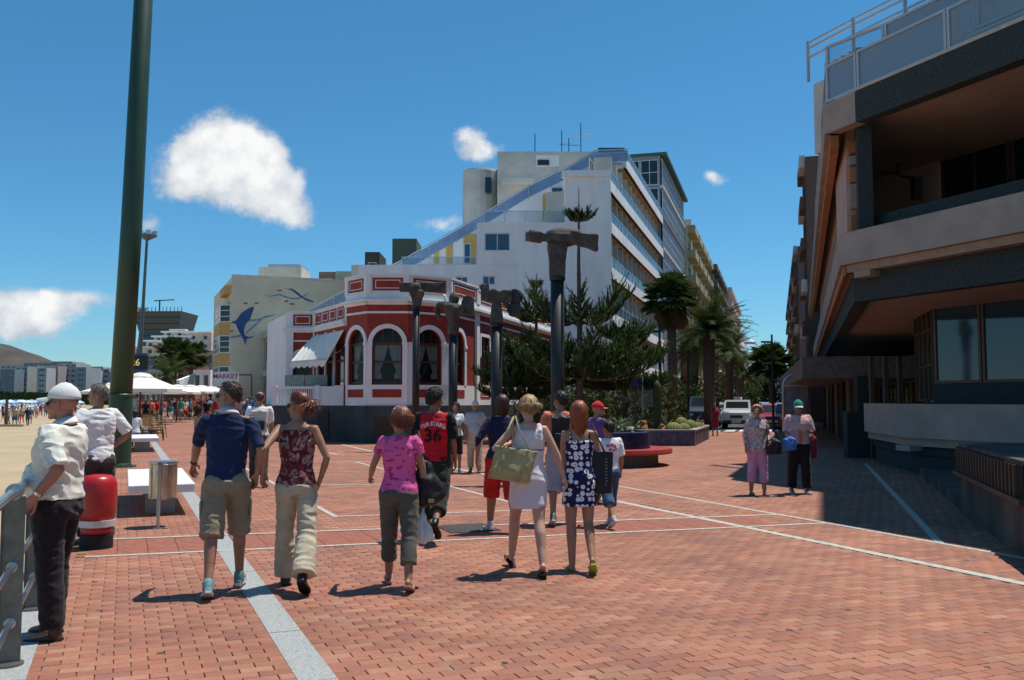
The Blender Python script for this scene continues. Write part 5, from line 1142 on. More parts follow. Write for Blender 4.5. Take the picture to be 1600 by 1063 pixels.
def datepalm(label, px, d, H_, R_, seed, n=52, tr=.30):
    rng = random.Random(seed); x = XD(px, d, 3); t = thing('date_palm', label, 'palm', (x, d, 0)); mb = MB(); mb.tube([(0, 0, -.05), (0, .03, H_*.5), (0, 0, H_), (0, 0, H_+.5)], [tr*1.1, tr, tr*1.2, tr*.5], 12); mb.build('trunk', M_palmbark, t, smooth=True); mb = MB()
    for i in range(n):
        a = rng.uniform(0, 6.28); el = radians(rng.uniform(-10, 80)); l = R_*rng.uniform(.85, 1.1); v = Vector((cos(a)*cos(el), sin(a)*cos(el), sin(el))); P = [Vector((0, 0, H_+.3))]; m = 9
        for j in range(m): v = (v+Vector((0, 0, -.155*(1-.25*sin(el))))).normalized(); P.append(P[-1]+v*l/m)
        mb.tube(P, [.03-.0026*j for j in range(m+1)], 3); sd0 = Vector((-sin(a), cos(a), 0))
        for j in range(44):
            s = .12+.88*j/43; k = min(int(s*m), m-1); q = P[k].lerp(P[k+1], s*m-k); ax = (P[k+1]-P[k]).normalized(); upv = sd0.cross(ax)
            for sg in (-1, 1):
                e = (sd0*sg+ax*.75+upv*(-.10)+Vector((0, 0, -.25+rng.gauss(0, .12)))).normalized(); ll = .55*R_/2.6*sin(max(.2, min(1, s*1.2))*pi*.85+.2)*rng.uniform(.8, 1.1)+.12; w = ax*.016*R_/2.6*1.3; mb.add([q-w, q+w, q+e*ll], [(0, 1, 2)])
    mb.build('crown', M_palm, t); return t
fanpalm('tall fan palm with a shaggy dry skirt in front of the glazed block', 1050, 48, ZH(470, 48), 1.55, 21, skirt=1.0, tr=.26, n=60)
datepalm('big arching date palm right of the shaggy fan palm', 1108, 50, ZH(530, 50), 2.9, 22, n=62)
datepalm('second date palm farther along the street, partly hidden', 1140, 72, ZH(560, 72), 3.0, 23)
datepalm('date palm squeezed between the shaggy fan palm and the big date palm', 1084, 60, ZH(556, 60), 2.4, 31)
datepalm('third date palm with low fronds near the parked cars', 1158, 95, ZH(590, 95), 3.2, 24)
fanpalm('bright fan palm standing beside the right hand street lamp', 1206, 62, ZH(572, 62), 1.75, 25, skirt=.5, tr=.24)
fanpalm('left fan palm of the seaside group behind the parasols', 271, 128, ZH(556, 128), 3.0, 26, skirt=.8, tr=.45, group='fan palms behind the parasols')
fanpalm('middle fan palm of the seaside group, nearly touching the left one', 281, 133, ZH(560, 133), 2.6, 27, skirt=.7, tr=.4, group='fan palms behind the parasols')
fanpalm('right fan palm of the seaside group with twin thin stems below', 299, 140, ZH(558, 140), 2.7, 28, skirt=.8, tr=.3, group='fan palms behind the parasols')
datepalm('low date palm below the seaside fan palms', 262, 120, ZH(592, 120), 4.0, 29, n=40)
def bush(label, x, d, r, h, seed, n=500, m=None, name='shrub', z=0, group=None, leaf=.10):
    rng = random.Random(seed); t = thing(name, label, 'shrub', (x, d, z), 0, group); mb = MB(); 
    for k in range(6): a = rng.uniform(0, 6.28); mb.tube([(0, 0, -.02), (cos(a)*r*.3, sin(a)*r*.3, h*.4), (cos(a)*r*.55, sin(a)*r*.55, h*.8)], [.03, .02, .008], 5)
    mb.build('stems', M_bark, t); mb = MB()
    for i in range(n):
        a = rng.uniform(0, 6.28); q = rng.random()**.4; zz = rng.random(); rr = r*q*(1-.5*abs(zz-.45))*(1+.3*sin(a*3+seed)); c = Vector((cos(a)*rr, sin(a)*rr, h*(.12+.88*zz))); e = Vector((rng.gauss(0, 1), rng.gauss(0, 1), rng.gauss(.3, 1))).normalized(); f = e.cross(Vector((rng.gauss(0, 1), rng.gauss(0, 1), rng.gauss(0, 1)))).normalized(); l = leaf*rng.uniform(.6, 1.5)
        mb.add([c-f*l*.35, c+e*l, c+f*l*.35, c-e*l*.4], [(0, 1, 2, 3)])
    mb.build('foliage', m or M_bush, t); return t
for i, (px, d, r, h) in enumerate(((1060, 56, 1.6, 2.6), (1085, 60, 1.8, 3.2), (1135, 110, 2.6, 4.2), (1165, 120, 3.0, 5.0), (1180, 140, 3.4, 6.0), (930, 45, 1.6, 2.4), (1000, 50, 1.6, 3.0), (1190, 105, 2.2, 4.0), (845, 41, 1.7, 2.9), (898, 42, 1.9, 3.3), (955, 43, 1.9, 3.4), (1015, 44, 1.5, 3.0))):
    bush(('dark shrub behind the rectangular planter', 'taller shrub by the dark parked van', 'roadside shrub left of the white car', 'roadside shrub behind the white car', 'tall roadside shrub near the far bend', 'shrub in shade behind the red cap', 'shrub in shade at the foot of the shaggy palm', 'shrub left of the red car', 'dark shrub under the shorter norfolk pine', 'dense shrub under the tallest norfolk pine', 'dense shrub behind the orange t-shirt', 'shrub between the pines and the shaggy palm')[i], XD(px, d), d, r, h, 40+i, 900, leaf=.16 if d < 70 else .3)
bush('low green hedge plant at the corner of the white annex', XD(428, 60), 60, 1.3, 1.8, 60, 700, leaf=.12)
# far tree belt along the beach: a mass nobody can count
rng = random.Random(9); mb = MB()
for i in range(15000):
    px = rng.uniform(-60, 215); d = rng.uniform(505, 540); x = XD(px, d); h = 2.5+3.5*abs(mnoise.noise(Vector((x*.06, 0, 0))))+4*max(0, mnoise.noise(Vector((x*.2, 3, 0)))); z = rng.uniform(-1, h*1.3); s = rng.uniform(.5, 1.1); a = rng.uniform(0, 3.14); mb.add([(x-s*cos(a), d-s*sin(a), z), (x+s*cos(a), d+s*sin(a), z+rng.uniform(-.4, .4)), (x, d, z+s*1.3)], [(0, 1, 2)])
o = mb.build('tree_belt', M_bush); o['kind'] = 'stuff'; o['label'] = 'belt of green trees along the far beach front'
# ================================================================== STREET FURNITURE
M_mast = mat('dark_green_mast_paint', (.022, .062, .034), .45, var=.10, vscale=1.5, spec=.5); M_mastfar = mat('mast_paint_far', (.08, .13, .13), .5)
b0 = G(187, 730); b0 = Vector((XD(186, 22.0, 0.2), 22.0, 0)); topp = PD(224, 0, 22.0); H0 = topp.z
tl = (topp.x-b0.x)
mst = thing('lighting_mast', 'huge dark green lighting mast rising out of the frame at the left', 'mast', tuple(b0)); k_ = 24/H0
mb = MB(); mb.tube([(0, 0, 1.75), (tl*.5, 0, H0*.5), (tl*k_, 0, 24)], [.262, .25, .17], 20); mb.build('shaft', M_mast, mst, smooth=True)
mb = MB(); mb.lathe([(.30, 0), (.295, .06), (.275, .10), (.272, 1.70), (.285, 1.72), (.285, 1.76), (.262, 1.78)], n=20); mb.build('base_sleeve', M_mast, mst, smooth=False)
mb = MB(); mb.lathe([(.40, 0), (.40, .035), (.30, .04)], n=20); mb.build('flange', M_mast, mst)
mb = MB(); mb.box((.12, -.27, 1.1), (.12, .02, .35)); mb.build('hatch', M_mast, mst)
mb = MB(); c = Vector((tl*k_, 0, 24)); mb.lathe([(.9, 0), (1.0, .1), (.9, .2)], c, 16); mb.build('lamp_ring', M_dmetal, mst)
def mast2(label, px, d, ytop):
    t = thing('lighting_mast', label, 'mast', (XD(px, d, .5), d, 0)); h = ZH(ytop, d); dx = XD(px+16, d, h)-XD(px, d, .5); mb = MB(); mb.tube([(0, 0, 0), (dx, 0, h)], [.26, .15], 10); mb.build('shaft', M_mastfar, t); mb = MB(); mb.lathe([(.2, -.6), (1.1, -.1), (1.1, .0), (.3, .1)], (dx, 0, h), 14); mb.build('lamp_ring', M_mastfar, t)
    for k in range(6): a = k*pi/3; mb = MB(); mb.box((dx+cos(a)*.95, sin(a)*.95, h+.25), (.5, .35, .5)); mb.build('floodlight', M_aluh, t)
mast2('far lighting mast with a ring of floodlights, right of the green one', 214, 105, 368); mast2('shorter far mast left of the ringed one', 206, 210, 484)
# display with temperature digits
dp = PD(213, 567, 60); ds = thing('display_sign', 'blue framed electronic display showing 26 beyond the green mast', 'sign', tuple(dp)); mb = MB(); mb.box((0, 0, 0), (1.5, .3, .95)); mb.build('case', mat('display_black', (.012, .014, .012), .4), ds); mb = MB(); mb.box((0, -.02, .56), (1.5, .32, .14)); mb.build('blue_top', mat('display_blue', (.03, .07, .22), .4), ds); mb = MB(); mb.box((0, -.02, -.55), (1.5, .32, .12)); mb.build('blue_base', mat('display_blue', (.03, .07, .22), .4), ds); mb = MB(); mb.box((0, 0, -2.1), (.25, .25, 3.1)); mb.build('post', M_mastfar, ds)
mb = MB(); mb.box((0, 0, -3.0), (.2, .2, 3.0)); mb.build('post', M_mastfar, ds)
# railing along the kerb
RAIL0 = Vector((XD(18, 5.62, .5), 5.62, 0)); rail = thing('railing', 'steel seafront railing with flat plate posts and three tube rails', 'railing', tuple(RAIL0)); M_plate = mat('brushed_steel_plate', (.19, .18, .16), .45, .65, var=.18, vscale=7); M_tube = mat('steel_tube', (.42, .46, .50), .22, .9, var=.06, vscale=9)
RZ = atan2(PV.y, PV.x); Rm = Matrix.Rotation(RZ, 3, 'Z')
mb = MB()
mb.box((0, 0, .012), (.16, .12, .024)); plate = None
pm = MB(); pm.box((0, .03, .52), (.014, .125, 1.02)); pm.box((.0, .094, .52), (.05, .006, 1.02)); pme = pm.mesh('post_plate', M_plate); cm = MB(); cm.lathe([(.085, 0), (.085, .02), (.05, .025)], n=16); cme = cm.mesh('post_foot', M_plate)
rm = MB(); rm.tube([(-.035, 0, 0), (.035, 0, 0)], .052, 14); rme = rm.mesh('collar_ring', M_tube); rm = MB(); rm.tube([(-.02, 0, 0), (.02, 0, 0)], .034, 12); rme2 = rm.mesh('collar_ring', M_tube); tm = MB(); tm.tube([(0, 0, 0), (1.6, 0, 0)], .030, 12, cap=False); tme = tm.mesh('top_rail', M_tube, True); tm = MB(); tm.tube([(0, 0, 0), (1.6, 0, 0)], .020, 10, cap=False); tme2 = tm.mesh('rail_tube', M_tube, True)
PVl = Vector((PV.x, PV.y, 0))
for k in range(-3, 34):
    p = PVl*1.6*k
    link('post_plate', pme, rail, p+Rm @ Vector((0, -.03, 0)), RZ)
    link('post_foot', cme, rail, p, RZ); link('collar_ring', rme, rail, p+Vector((0, 0, 1.06)), RZ); link('top_rail', tme, rail, p+Vector((0, 0, 1.06)), RZ)
    for z in (.26, .60): link('rail_tube', tme2, rail, p+Vector((0, 0, z)), RZ); link('collar_ring', rme2, rail, p+Vector((0, 0, z)), RZ)
# red barrel bollard
M_redp = mat('red_fibreglass', (.42, .014, .018), .35, var=.12, vscale=4, spec=.5); bp_ = Vector((XD(152, 10.02, .4), 10.02, 0)); bl_ = thing('barrel_bollard', 'red barrel bollard with a white stripe on a black base by the railing', 'bollard', tuple(bp_))
mb = MB(); mb.lathe([(.155, .15), (.160, .19), (.175, .25)], n=28); mb.lathe([(.185, .30), (.198, .45), (.202, .60), (.196, .70), (.175, .765), (.13, .795), (.06, .805), (.0, .806)], n=28); mb.build('barrel', M_redp, bl_, smooth=True)
mb = MB(); mb.lathe([(.175, .235), (.188, .24), (.191, .31), (.178, .315)], n=28); mb.build('stripe', mat('white_stripe', (.62, .60, .58), .6, var=.1), bl_, smooth=False); mb = MB(); mb.lathe([(.172, .0), (.172, .15), (.15, .17)], n=24); mb.build('base', mat('black_rubber', (.015, .015, .015), .8), bl_)
# litter bin
bp_ = Vector((XD(247, 11.5, .1), 11.5, 0)); bn = thing('litter_bin', 'polished steel litter bin hung on a single slim post', 'bin', tuple(bp_)); M_steelp = mat('polished_bin_steel', (.52, .50, .46), .16, .95, var=.25, vscale=9, stretch=(1, 1, .25)); c = (-.025, .20, 0)
mb = MB(); mb.lathe([(.165, .36), (.172, .37), (.172, .82), (.16, .82), (.16, .40)], c, 28); mb.build('drum', M_steelp, bn, smooth=False); mb = MB(); mb.lathe([(.176, .80), (.184, .81), (.184, .835), (.165, .84)], c, 28); mb.build('rim', M_tube, bn, smooth=False)
mb = MB(); mb.lathe([(.15, .38), (.155, .78), (.0, .78)], c, 20); mb.build('liner', M_dmetal, bn); mb = MB(); mb.tube([(0, 0, 0), (0, 0, .80)], .022, 10); mb.build('post', M_tube, bn); mb = MB(); mb.lathe([(.07, 0), (.07, .012), (.02, .016)], n=16); mb.build('foot', M_tube, bn); mb = MB(); mb.box((.1, .1, .365), (.24, .08, .02)); mb.build('bracket', M_tube, bn)
# benches
M_bench = mat('white_stone_bench', (.74, .74, .75), .55, var=.06, vscale=5)
def bench(label, p, L_, w, h=.44):
    t = thing('stone_bench', label, 'bench', tuple(p), RZ, 'white stone benches'); mb = MB(); mb.box((L_/2, w/2, h-.06), (L_, w, .12)); o = mb.build('seat', M_bench, t); bv = o.modifiers.new('b', 'BEVEL'); bv.width = .012; bv.segments = 2
    for f in (.16, .84): mb = MB(); mb.box((L_*f, w/2, (h-.12)/2), (.28, w*.45, h-.12)); mb.build('leg', mat('bench_foot', (.30, .30, .30), .8), t)
pb_ = Vector((XD(305, 12.9, .4), 12.9, 0)); bench('nearer white slab bench behind the steel litter bin', pb_, 3.2, .88)
pb_ = Vector((XD(249, 28.3, .4), 28.3, 0)); bench('farther white slab bench by the foot of the green mast', pb_, 3.2, .95)
# sculpture poles
M_polep = mat('dark_pole_paint', (.022, .026, .028), .5, .2, var=.15, vscale=4); M_sculp = mat('weathered_bronze', (.085, .075, .065), .75, .1, var=.35, vscale=5, bump=.6, bscale=14)
def spole(label, px, d, ytop_pole, r):
    t = thing('sculpture_pole', label, 'sculpture', (XD(px, d, 3), d, 0), 0); z = ZH(ytop_pole, d); mb = MB(); mb.tube([(0, 0, 0), (0, 0, z)], r, 18); mb.build('pole', M_polep, t, smooth=True); mb = MB(); mb.lathe([(r*1.15, z-.06), (r*1.2, z), (r*1.1, z+.02), (0.01, z+.02)], n=18); mb.build('collar', M_polep, t); s = d/F
    return t, z, s
def rough(mb, name, t, vox=.03, amp=.02, m=None):
    me = remesh(mb, vox, 1, .3, disp=lambda c: amp*mnoise.noise(c*5.5)); me.polygons.foreach_set('use_smooth', [False]*len(me.polygons)); me.materials.clear(); me.materials.append(m or M_sculp); return link(name, me, t)
# tallest: cross piece with wedge to the right
d = 17.8; t, z, s = spole('tallest sculpture pole with a hammer shaped stone head', 871, d, 434, .135); ref = 871
def sx_(px): return (px-ref)*s
def sz_(py): return ZH(py, d)
mb = MB(); mb.loft([[Vector((sx_(871)+w_*s*x, w_*s*y*.8, sz_(y_))) for x, y in ((-1, -1), (1, -1), (1, 1), (-1, 1))] for w_, y_ in ((12, 434), (13, 410), (14.5, 392), (16, 380))]); rough(mb, 'neck', t)
mb = MB(); mb.ell((sx_(880), 0, sz_(371)), (31*s, 15*s, 16*s)); mb.ell((sx_(893), 0, sz_(365)), (17*s, 13*s, 9*s)); rough(mb, 'dome', t)
mb = MB(); mb.box((sx_(850), 0, sz_(371)), (40*s, 13*s, 12*s)); mb.box((sx_(836), 0, sz_(370)), (20*s, 17*s, 17*s), Matrix.Rotation(.12, 3, 'Y')); rough(mb, 'left_arm', t)
mb = MB(); mb.loft([[Vector((sx_(px), y*s*7, sz_(yy))) for y, yy in ((-1, y0), (1, y0), (1, y1), (-1, y1))] for px, y0, y1 in ((893, 380, 363), (915, 386, 366), (935, 393, 367))]); rough(mb, 'right_wedge', t, .02)
# third: winged block with two black discs
d = 20.5; t, z, s = spole('sculpture pole topped by a notched block and two black discs', 776, d, 507, .13); ref = 776
mb = MB(); mb.loft([[Vector((sx_(776)+w_*s*x, w_*s*y*.8, sz_(y_))) for x, y in ((-1, -1), (1, -1), (1, 1), (-1, 1))] for w_, y_ in ((10, 507), (9, 490), (7, 475), (7, 466))]); rough(mb, 'neck', t)
mb = MB(); mb.box((sx_(780), 0, sz_(464)), (42*s, 10*s, 18*s)); mb.box((sx_(771), 0, sz_(458)), (8*s, 10*s, 12*s)); mb.box((sx_(791), 0, sz_(459)), (14*s, 10*s, 12*s)); rough(mb, 'notched_block', t)
mb = MB(); mb.box((sx_(758), 0, sz_(462)), (13*s, 12*s, 16*s)); [mb.capsule([(sx_(755+3*k), 0, sz_(460)), (sx_(750+4*k), -.02*k, sz_(447-2*(k % 2)))], .035, 8) for k in range(4)]; rough(mb, 'spiky_block', t)
for y_ in (464, 484): mb = MB(); mb.tube([(sx_(803), -.05, sz_(y_)), (sx_(807), .05, sz_(y_))], 12*s, 20); mb.tube([(sx_(798), 0, sz_(y_)), (sx_(805), 0, sz_(y_))], .05, 8); mb.build('disc', M_dmetal, t)
# second: bent arm figure
d = 25.0; t, z, s = spole('sculpture pole carrying a headless looking figure with a bent arm', 708, d, 519, .125); ref = 708
mb = MB(); mb.capsule([(sx_(708), 0, sz_(519)), (sx_(709), 0, sz_(500)), (sx_(706), 0, sz_(484))], [9*s, 9*s, 14*s], 10); mb.box((sx_(712), 0, sz_(485)), (26*s, 14*s, 16*s)); rough(mb, 'torso', t)
mb = MB(); mb.capsule([(sx_(700), 0, sz_(480)), (sx_(686), 0, sz_(476)), (sx_(681), 0, sz_(484)), (sx_(687), 0, sz_(497))], [6*s, 6*s, 5*s, 3.5*s], 10); rough(mb, 'bent_arm', t)
mb = MB(); mb.ell((sx_(709), 0, sz_(467)), (9*s, 8*s, 10*s)); rough(mb, 'head', t); mb = MB(); mb.box((sx_(731), 0, sz_(482)), (20*s, 9*s, 24*s)); mb.tube([(sx_(732), -.08, sz_(470)), (sx_(732), .08, sz_(470))], 9*s, 14); rough(mb, 'side_block', t); mb = MB(); mb.capsule([(sx_(697), 0, sz_(472)), (sx_(694), 0, sz_(463))], [3*s, 3*s], 8); mb.build('white_bird', M_white, t)
# first: horizontal slab
d = 29.0; t, z, s = spole('leftmost sculpture pole with a flat horizontal slab on a tapering neck', 650, d, 480, .115); ref = 650
mb = MB(); mb.loft([[Vector((sx_(651)+w_*s*x, w_*s*y*.7, sz_(y_))) for x, y in ((-1, -1), (1, -1), (1, 1), (-1, 1))] for w_, y_ in ((6, 480), (8, 468), (12, 456))]); mb.ell((sx_(649), 0, sz_(452)), (12*s, 9*s, 11*s)); rough(mb, 'neck', t, .03, .03); mb = MB(); mb.box((sx_(659), 0, sz_(449)), (72*s, 8*s, 15*s)); rough(mb, 'slab', t, .03, .012)
# round planter bench
rp = thing('ring_bench_planter', 'round dark blue planter ringed by a red bench seat', 'planter', (XD(952, 22.9), 22.9, 0)); M_bluet = mat('dark_blue_tile', (.020, .028, .07), .4, var=.35, vscale=6); M_redb = mat('red_bench_slab', (.34, .035, .025), .6, var=.15)
mb = MB(); mb.lathe([(1.02, 0), (1.02, .82), (.90, .84), (.90, .74), (.01, .74)], n=40); mb.build('drum', M_bluet, rp); mb = MB(); mb.lathe([(1.03, .30), (1.56, .30), (1.58, .34), (1.56, .42), (1.03, .42)], n=48, cap=False); mb.build('seat_ring', M_redb, rp); mb = MB(); mb.lathe([(1.03, 0), (1.22, 0), (1.22, .30), (1.03, .30)], n=32, cap=False); mb.build('support', mat('planter_concrete', (.12, .12, .11), .9), rp)
mb = MB(); mb.lathe([(.01, .75), (.89, .745)], n=24, cap=False); mb.build('soil', mat('dark_soil', (.03, .022, .015), 1), rp)
bush('pale succulent shrub in the round planter', XD(966, 22.6), 22.6, .5, .42, 70, 260, leafmat('succulent', (.12, .16, .08), (.30, .34, .20), .1), z=.74, leaf=.09)
# rectangular planter
M_pl = mat('blue_grey_tile', (.075, .075, .13), .45, var=.3, vscale=5); A = Vector((XD(978, 31.9), 31.9, 0)); Bq = Vector((XD(1085, 31.9), 31.9, 0)); Cq = Vector((XD(1107, 37.6), 37.6, 0)); Dq = Vector((XD(990, 38), 38, 0)); pt = thing('tiled_planter', 'long blue tiled planter full of cacti and aloes', 'planter', tuple(A)); loc_ = lambda mb: local(mb, A)
for (p, q) in ((A, Bq), (Bq, Cq), (Cq, Dq), (Dq, A)):
    tt_ = (q-p).normalized(); nn = Vector((-tt_.y, tt_.x, 0)); mb = MB(); mb.prism([(p.x, p.y), (q.x, q.y), (q+nn*.2-tt_*.2)[:2], (p+nn*.2+tt_*.2)[:2]], 0, .53); loc_(mb).build('planter_wall', M_pl, pt); mb = MB(); mb.prism([(p-nn*.03)[:2], (q-nn*.03)[:2], (q+nn*.22-tt_*.22)[:2], (p+nn*.22+tt_*.22)[:2]], .53, .58); loc_(mb).build('coping', M_granite, pt)
    n_ = int((q-p).length/.5)
    if p is A or p is Bq:
        for k in range(1, n_): c_ = p.lerp(q, k/n_); mb = MB(); mb.bar(c_-nn*.004+Vector((0, 0, .01)), c_-nn*.004+Vector((0, 0, .52)), .012, .012); loc_(mb).build('tile_joint', M_dmetal, pt)
mb = MB(); mb.prism([(A+Vector((.1, .1, 0)))[:2], (Bq+Vector((-.1, .1, 0)))[:2], (Cq+Vector((-.1, -.1, 0)))[:2], (Dq+Vector((.1, -.1, 0)))[:2]], .3, .46); loc_(mb).build('soil', mat('dark_soil', (.03, .022, .015)), pt)
def ribbed(name, label, px, d, r, h, z, m, ribs=14, dome=False):
    t = thing(name, label, 'cactus', (XD(px, d), d, z)); R = []; K = 10 if dome else 12
    for j in range(K):
        f = j/(K-1); rr, zz = (r*cos(f*pi/2*.98)*(.8+.2*sin(f*6) if False else 1), h*sin(f*pi/2)) if dome else (r*(1 if f < .85 else sqrt(max(0.001, 1-((f-.85)/.15)**2))), h*f)
        R.append([Vector((rr*(1+.10*cos(ribs*a))*cos(a), rr*(1+.10*cos(ribs*a))*sin(a), zz)) for a in [2*pi*k/(ribs*4) for k in range(ribs*4)]])
    mb = MB(); mb.loft(R); mb.build('ribbed_body', m, t, smooth=True); return t
ribbed('columnar_cactus', 'tall single columnar cactus in the tiled planter', 1027, 34, .13, ZH(594, 34)-.46, .46, M_cactus, 10)
for i, (px, d, r, h) in enumerate(((1052, 32.7, .32, .36), (1068, 33.0, .26, .32), (1064, 34.2, .3, .52), (1078, 34, .28, .42), (1089, 35.2, .22, .30))):
    ribbed('barrel_cactus', ('leftmost golden barrel cactus in the tiled planter', 'golden barrel cactus second from the left', 'highest golden barrel cactus behind the others', 'golden barrel cactus second from the right', 'rightmost small golden barrel cactus')[i], px, d, r, h, .46, M_barrel, 16, True)['group'] = 'golden barrel cacti'
def aloe(label, px, d, z, l, n, seed, m=None, stem=0):
    rng = random.Random(seed); t = thing('aloe', label, 'plant', (XD(px, d), d, z)); mb = MB()
    for i in range(n):
        a = rng.uniform(0, 6.28); el = radians(rng.uniform(10, 80)); v = Vector((cos(a)*cos(el), sin(a)*cos(el), sin(el))); P = [Vector((0, 0, stem))]
        for j in range(5): v = (v+Vector((0, 0, -.12))).normalized(); P.append(P[-1]+v*l*rng.uniform(.85, 1.1)/5)
        mb.tube(P, [(.030, .008), (.035, .008), (.03, .007), (.022, .006), (.013, .005), (.002, .002)], 4)
    mb.build('leaf_rosette', m or leafmat('aloe_leaf', (.05, .07, .05), (.12, .15, .09), .1), t)
    if stem: mb = MB(); mb.tube([(0, 0, 0), (.03, 0, stem)], .05, 6); mb.build('stem', M_bark, t)
aloe('aloe tree with a spiky grey head on a slim stem', 992, 33, .46, .75, 30, 81, stem=1.05); aloe('spiky aloe behind the columnar cactus', 1038, 35.5, .46, .9, 22, 82); aloe('dark aloe at the left of the planter', 1008, 35, .46, .7, 24, 83); aloe('tall thin leaved aloe behind the barrel cacti', 1080, 36.5, .46, .8, 14, 84)
for i, (px, d, r) in enumerate(((1003, 32.9, .26), (1096, 35.8, .17), (1035, 32.8, .18))):
    mb = MB(); mb.ell((0, 0, 0), (r, r*.8, r*1.1), n=10); t = thing('ochre_rock', ('biggest ochre boulder at the left of the planter', 'small orange boulder at the right end of the planter', 'flat reddish boulder beside the columnar cactus')[i], 'rock', (XD(px, d), d, .46+r*.6)); rough(mb, 'stone', t, .04, .08, mat('ochre_rock', (.34, .16, .06) if i < 2 else (.2, .08, .05), .9, var=.3))
# street lamps
def lamp(label, px, d, ytop, arm=-1, L_=.75):
    t = thing('street_lamp', label, 'lamp', (XD(px, d, 3), d, 0), 0, 'street lamps'); h = ZH(ytop, d); mb = MB(); mb.tube([(0, 0, 0), (0, 0, 1), (0, 0, h)], [.09, .07, .05], 10); mb.build('post', M_polep, t); mb = MB(); mb.bar((0, 0, h-.38), (arm*L_*.55, 0, h-.38), .09, .09); mb.build('arm', M_polep, t)
    mb = MB(); mb.lathe([(.30, -.05), (.29, .02), (.18, .14), (.03, .19)], (arm*L_*1.1, 0, h-.42), 16); mb.build('shade', mat('lamp_shade_white', (.58, .58, .60), .35), t)
lamp('single armed street lamp beside the bright fan palm', 1207, 46, 523, -1, 1.0)
for i, (px, d, y) in enumerate(((1031, 40, 505), (1075, 52, 533), (1103, 68, 552), (1122, 86, 566), (1137, 108, 576))): lamp(('nearest street lamp left of the shaggy palm', 'street lamp between the fan palm and the date palm', 'third street lamp along the palms', 'fourth street lamp along the palms', 'farthest visible street lamp of the palm row')[i], px, d, y, -1, .8)
# advertising totem with an arch
at = thing('advertising_totem', 'upright advertising panel under a steel arch', 'sign', (XD(1243, 40), 40, 0)); s = 40/F; zc_ = ZH(605, 40); mb = MB(); r_ = 19*s
mb.tube([(-r_, 0, 0), (-r_, 0, zc_)]+[(-r_*cos(a), 0, zc_+r_*sin(a)) for a in [pi*k/14 for k in range(1, 14)]]+[(r_, 0, zc_), (r_, 0, 0)], .06, 8); mb.build('arch', M_aluh, at, smooth=True); mb = MB(); mb.box((0, 0, (ZH(604, 40)+.5)/2), (34*s, .16, ZH(604, 40)-.5)); mb.build('panel', mat('poster_print', (.16, .15, .20), .4, var=.6, vscale=2.2, col2=(.42, .38, .42)), at); mb = MB(); mb.box((0, 0, ZH(603, 40)), (36*s, .22, .06)); mb.build('cap_strip', M_alu, at); mb = MB(); mb.tube([(-.03, 0, ZH(604, 40)), (-.03, 0, zc_+r_)], .03, 6); mb.build('stay', M_aluh, at)
# blue direction sign and map board by the pines
bsn = thing('street_sign', 'small blue sign on a pole beside the tiled planter', 'sign', (XD(994, 36), 36, 0)); mb = MB(); s = 36/F; mb.box((0, 0, ZH(598, 36)), (21*s, .05, 13*s)); mb.build('plate', mat('sign_blue', (.015, .04, .22), .4, var=0), bsn); mb = MB(); mb.tube([(.26, 0, 0), (.26, 0, ZH(588, 36))], .03, 6); mb.build('post', M_aluh, bsn)
mbd = thing('map_board', 'framed city map board behind the aloe tree', 'board', (XD(1003, 37), 37, 0)); s = 37/F; mb = MB(); mb.box((0, 0, ZH(622, 37)), (34*s, .08, 28*s)); mb.build('map', mat('map_print', (.30, .34, .36), .5, var=.5, vscale=5, col2=(.12, .22, .18)), mbd); mb = MB(); mb.box((0, 0, ZH(606, 37)), (40*s, .14, .10)); mb.box((0, .02, .35), (38*s, .08, .7)); mb.build('frame', mat('brown_frame', (.13, .08, .06), .6), mbd)
ks = thing('kiosk_wall', 'low grey electrical kiosk behind the pines', 'kiosk', (XD(975, 47), 47, 0)); mb = MB(); mb.box((-3.0, 0, .9), (5.5, 1.5, 1.8)); mb.build('body', mat('kiosk_grey', (.16, .16, .14), .9, var=.15), ks); mb = MB(); mb.box((-1.2, -.77, .8), (1.3, .04, 1.3)); mb.build('door', mat('kiosk_door', (.09, .10, .09), .8), ks)
wsn = thing('white_road_sign', 'small white notice board beyond the red dress', 'sign', (XD(1148, 80), 80, 0)); mb = MB(); mb.box((0, 0, ZH(627, 80)), (1.0, .06, .8)); mb.build('plate', mat('sign_white', (.6, .6, .6)), wsn); mb = MB(); mb.tube([(0, .05, 0), (0, .05, ZH(627, 80))], .04, 6); mb.build('post', M_aluh, wsn)
